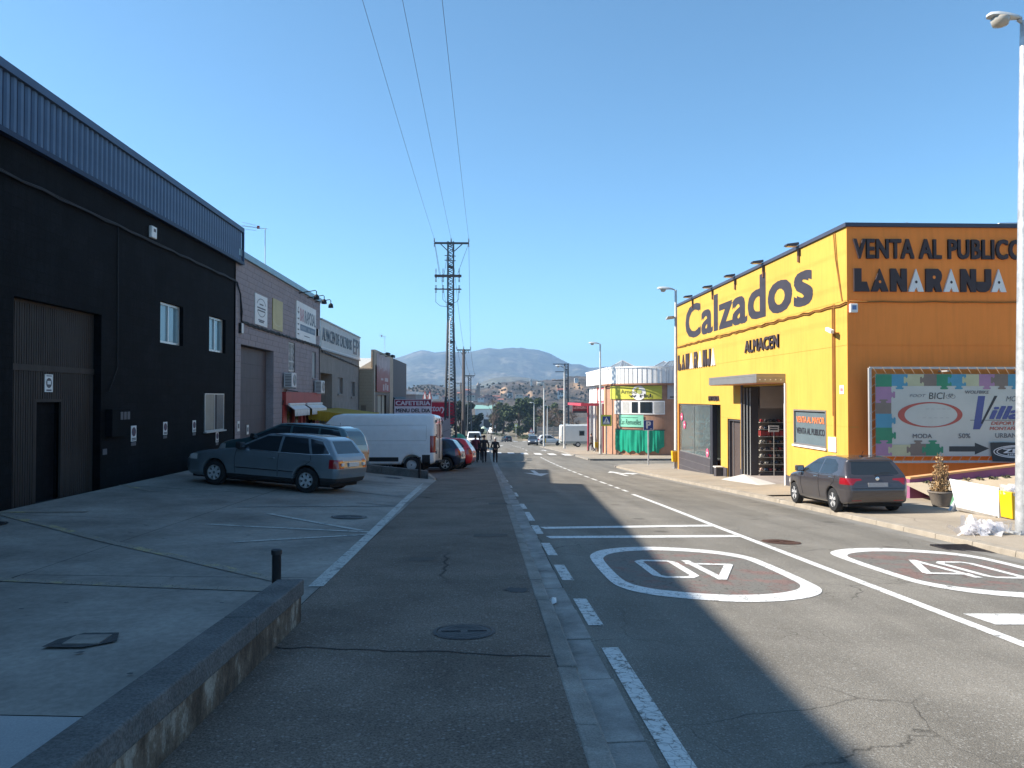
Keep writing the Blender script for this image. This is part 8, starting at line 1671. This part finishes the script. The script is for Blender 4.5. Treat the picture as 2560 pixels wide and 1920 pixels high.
# warehouse with green roof, white depot
WH = thing('green_roof_warehouse', 'white warehouse with pale green roof beyond the far road', 'building', (0, 275, -10)); a, b = at_y(1188, 1022, 275), at_y(1240, 1022, 275)
B(a.x, b.x, 275, 300, -10.4, a.z).build('wall', mat('warehouse_white', (.72, .71, .69), .7, .06), WH); MB().hexa([(a.x-.3, 274.6, a.z), (b.x+.3, 274.6, a.z), (b.x+.3, 300, a.z), (a.x-.3, 300, a.z), (a.x-.3, 280, a.z+1.15), (b.x+.3, 280, a.z+1.15), (b.x+.3, 296, a.z+1.15), (a.x-.3, 296, a.z+1.15)]).build('roof', mat('green_sheet_roof', (.22, .38, .33), .6, .08), WH)
B(a.x-1.5, a.x+1.6, 272, 274.9, -10.3, a.z-2.2).build('dark_porch', m_print, WH); B(a.x+3, b.x-2, 274.9, 274.99, -9, -6).build('window_strip', m_hwin, WH)
t = thing('recycling_dome', 'small pale green recycling dome beside the far road', 'recycling bin', (at_y(1209, 1070, 250).x, 250, -10)); q = at_y(1209, 1076, 250); MB().lathe([(1, 0), (1.1, 1.2), (.8, 2), (.1, 2.4)], (q.x, 250, road_z(0, 250)), n=12).build('shell', mat('pale_green', (.45, .55, .42), .6), t, smooth=True); B(q.x-.4, q.x+.4, 248.8, 248.95, road_z(0, 250)+1.2, road_z(0, 250)+1.5).build('opening', m_print, t)
# concrete panel fence
FY = 190.; a, b = at_y(1344, 1067, FY), at_y(1404, 1067, FY); zf = at_y(1344, 1092, FY).z; zt_ = a.z; CF = thing('concrete_fence', 'fence of horizontal concrete planks between posts at the junction', 'fence', (a.x, FY, zf)); m_cf = mat('fence_concrete', (.30, .25, .21), .9, .15, 1)
n = 3
for k in range(n+1): xx = lerp(a.x, b.x, k/n); B(xx-.15, xx+.15, FY-.1, FY+.1, zf-1, zt_+.15).build('post', m_cf, CF)
for k in range(n):
    for j in range(4): B(lerp(a.x, b.x, k/n)+.16, lerp(a.x, b.x, (k+1)/n)-.16, FY-.04, FY+.04, lerp(zf, zt_, j/4)+.03, lerp(zf, zt_, (j+1)/4)-.03).build('plank', m_cf, CF)
# trees
GP = [mat('pine_dark', (.022, .036, .014), .9, .2, .3), mat('pine_mid', (.042, .066, .022), .9, .2, .3), mat('pine_light', (.085, .105, .035), .9, .2, .3)]
GD = [mat('cypress_dark', (.012, .022, .012), .9, .2, .3), mat('cypress_mid', (.022, .036, .018), .9, .2, .3), mat('cypress_light', (.04, .055, .026), .9, .2, .3)]
GB_ = [mat('bare_twig', (.15, .105, .075), .9, .2, .3), mat('bare_twig_pale', (.22, .165, .12), .9, .2, .3), mat('bare_twig_dark', (.09, .065, .05), .9)]
m_bark = mat('bark', (.07, .05, .035), .95, .3, 3)
def tree(name, label, px, pyb, pyt, wpx, Y, ms, n=2600, leaf=.34, seed=0, bare=False, group='trees beyond the junction', trunk=.25):
    q = at_y(px, pyb, Y); tp = at_y(px, pyt, Y).z; w = wpx*Y/F/2; h = tp-q.z; r = random.Random(seed); t = thing(name, label, 'tree', (q.x, Y, q.z), group)
    B_ = []; tr = MB(); tr.tube([(q.x, Y, q.z-.5), (q.x+.2, Y, q.z+h*.3), (q.x, Y, q.z+h*.75)], [w*.09+.06, w*.06+.05, .05], 7)
    for k in range(16):
        a = r.uniform(0, 6.28); zz_ = r.uniform(trunk, .93); rr_ = w*r.uniform(.35, .9)*(math.sin(PI*min(1, (zz_-trunk+.12)/(1.12-trunk)))**.6); c = Vector((q.x+rr_*math.cos(a), Y+rr_*math.sin(a), q.z+h*zz_)); B_.append((c, w*r.uniform(.25, .42), .75))
        tr.tube([(q.x, Y, q.z+h*max(.1, zz_-.28)), ((q.x+c.x)/2, (Y+c.y)/2, q.z+h*(zz_-.1)), tuple(c)], [.09, .06, .02], 5)
    tr.build('trunk', m_bark if not bare else ms[0], t)
    if bare:
        tw = MB()
        for c, rad, _ in B_:
            for k in range(26): d = Vector((r.gauss(0, 1), r.gauss(0, 1), abs(r.gauss(.4, .8)))).normalized()*rad*r.uniform(.8, 1.9); tw.k = r.choice((0, 1, 2)); tw.tube([tuple(c), tuple(c+d*.5+Vector((0, 0, .1))), tuple(c+d)], [.035, .025, .012], 3)
        tw.build('crown', ms, t)
    else: leaf_cloud(B_, n, leaf, r).build('crown', ms, t)
    return t
PN = 'pine_tree'
tree(PN, 'largest dark green pine in the middle behind the junction', 1296, 1088, 992, 84, 225, GP, 5200, .42, 1, trunk=.14)
tree(PN, 'bright green pine left of the largest one', 1258, 1080, 1006, 66, 238, GP[1:]+GP[2:], 3600, .42, 2, trunk=.06); tree(PN, 'pine growing right of the largest one behind the lamp', 1338, 1086, 996, 80, 245, GP, 4200, .42, 3, trunk=.12); tree(PN, 'rounded pine behind the concrete fence', 1374, 1078, 1000, 66, 262, GP, 3200, .45, 4, trunk=.1)
tree(PN, 'pale green pine farthest back between the lamps', 1315, 1075, 996, 74, 275, GP[1:]+GP[2:], 3200, .5, 31, trunk=.1); tree(PN, 'low round pine at the left end of the pine row', 1240, 1078, 1030, 44, 232, GP, 2200, .36, 32, trunk=.05)
BT = 'bare_tree'
tree(BT, 'pale leafless tree left of the pines', 1232, 1075, 996, 50, 228, GB_, seed=5, bare=True); tree(BT, 'leafless bush of twigs before the fence', 1362, 1085, 1022, 58, 208, GB_, seed=6, bare=True); tree(BT, 'leafless tree right of the fence by the far lamp', 1398, 1085, 1016, 52, 205, GB_, seed=7, bare=True); tree(BT, 'thin leafless tree beside the motorhome', 1432, 1085, 1030, 40, 200, GB_, seed=17, bare=True)
DT = 'dark_tree'; DG = 'dark trees left of the road'
tree(DT, 'dark evergreen beside the lattice pylon foot on the left', 1150, 1085, 1000, 44, 165, GD, 3200, .36, 8, group=DG, trunk=.05); tree(DT, 'tall dark evergreen left of the road behind the lamp', 1178, 1082, 994, 56, 185, GD, 4200, .36, 9, group=DG, trunk=.05); tree(DT, 'low dark bush below the left evergreens', 1192, 1084, 1034, 38, 200, GD, 2200, .36, 10, group=DG, trunk=.03)
tree(DT, 'dark evergreen behind the crimson billboard', 1120, 1085, 1008, 34, 175, GD, 2000, .36, 21, group=DG)

rw = random.Random(12); wd = MB()
bl_ = []
for k in range(240):
    px = rw.uniform(1022, 1112) if k < 90 else rw.uniform(1200, 1475); py = rw.uniform(965, 992) if k < 90 else rw.uniform(958, 1002)
    p = at_g(px, py, lambda x, y: hfz(x, y) if y > 326 else -60); s_ = p.y/F; bl_.append((p+Vector((0, 0, 1.2*s_)), rw.uniform(.8, 2.0)*s_, .8))
tag(leaf_cloud(bl_, 26000, .62, rw, 1.).build('hillside_wood', [mat('far_scrub_a', (.10, .10, .055), .9), mat('far_scrub_b', (.14, .13, .08), .9), mat('far_scrub_c', (.19, .16, .10), .9)]), 'dark pines and scrub scattered over the far slopes', 'wood', kind='stuff')
gr = leaf_cloud([(Vector((at_y(px, 1080, Y).x, Y, road_z(8, Y)+.3)), rr_, .5) for px, Y, rr_ in ((1320, 205, 2.2), (1335, 200, 1.6), (1310, 212, 2.), (1350, 198, 1.4), (1255, 230, 1.5), (1240, 236, 1.3))], 1500, .2, rw); tag(gr.build('verge_scrub', GP), 'low green scrub on the verge of the junction', 'scrub', kind='stuff')
vb = MB().sheet(list(np.linspace(10, 40, 8)), list(np.linspace(192, 300, 10)), lambda x, y: road_z(8, y)+.06+.02*(x-10)); tag(vb.build('verge', mat('pale_earth', (.36, .28, .19), .95, .2, .3)), kind='structure')
# ---------------------------------------------------------------- air
hz = B(-9000, 9000, -3500, 5200, -13, 290).build('haze', mat('haze_air', (.8, .88, 1.), 1., 0)); hz.data.materials.clear(); tag(hz, 'thin bluish haze over the whole valley', 'haze', kind='stuff')
hm_ = bpy.data.materials.new('haze_air_volume'); hm_.use_nodes = True; nt = hm_.node_tree; nt.nodes.remove(nt.nodes['Principled BSDF']); pvn = nt.nodes.new('ShaderNodeVolumePrincipled'); pvn.inputs['Color'].default_value = (.42, .66, 1., 1); pvn.inputs['Density'].default_value = 2.7e-4; pvn.inputs['Anisotropy'].default_value = .2
nt.links.new(pvn.outputs[0], nt.nodes['Material Output'].inputs['Volume']); hz.data.materials.append(hm_)
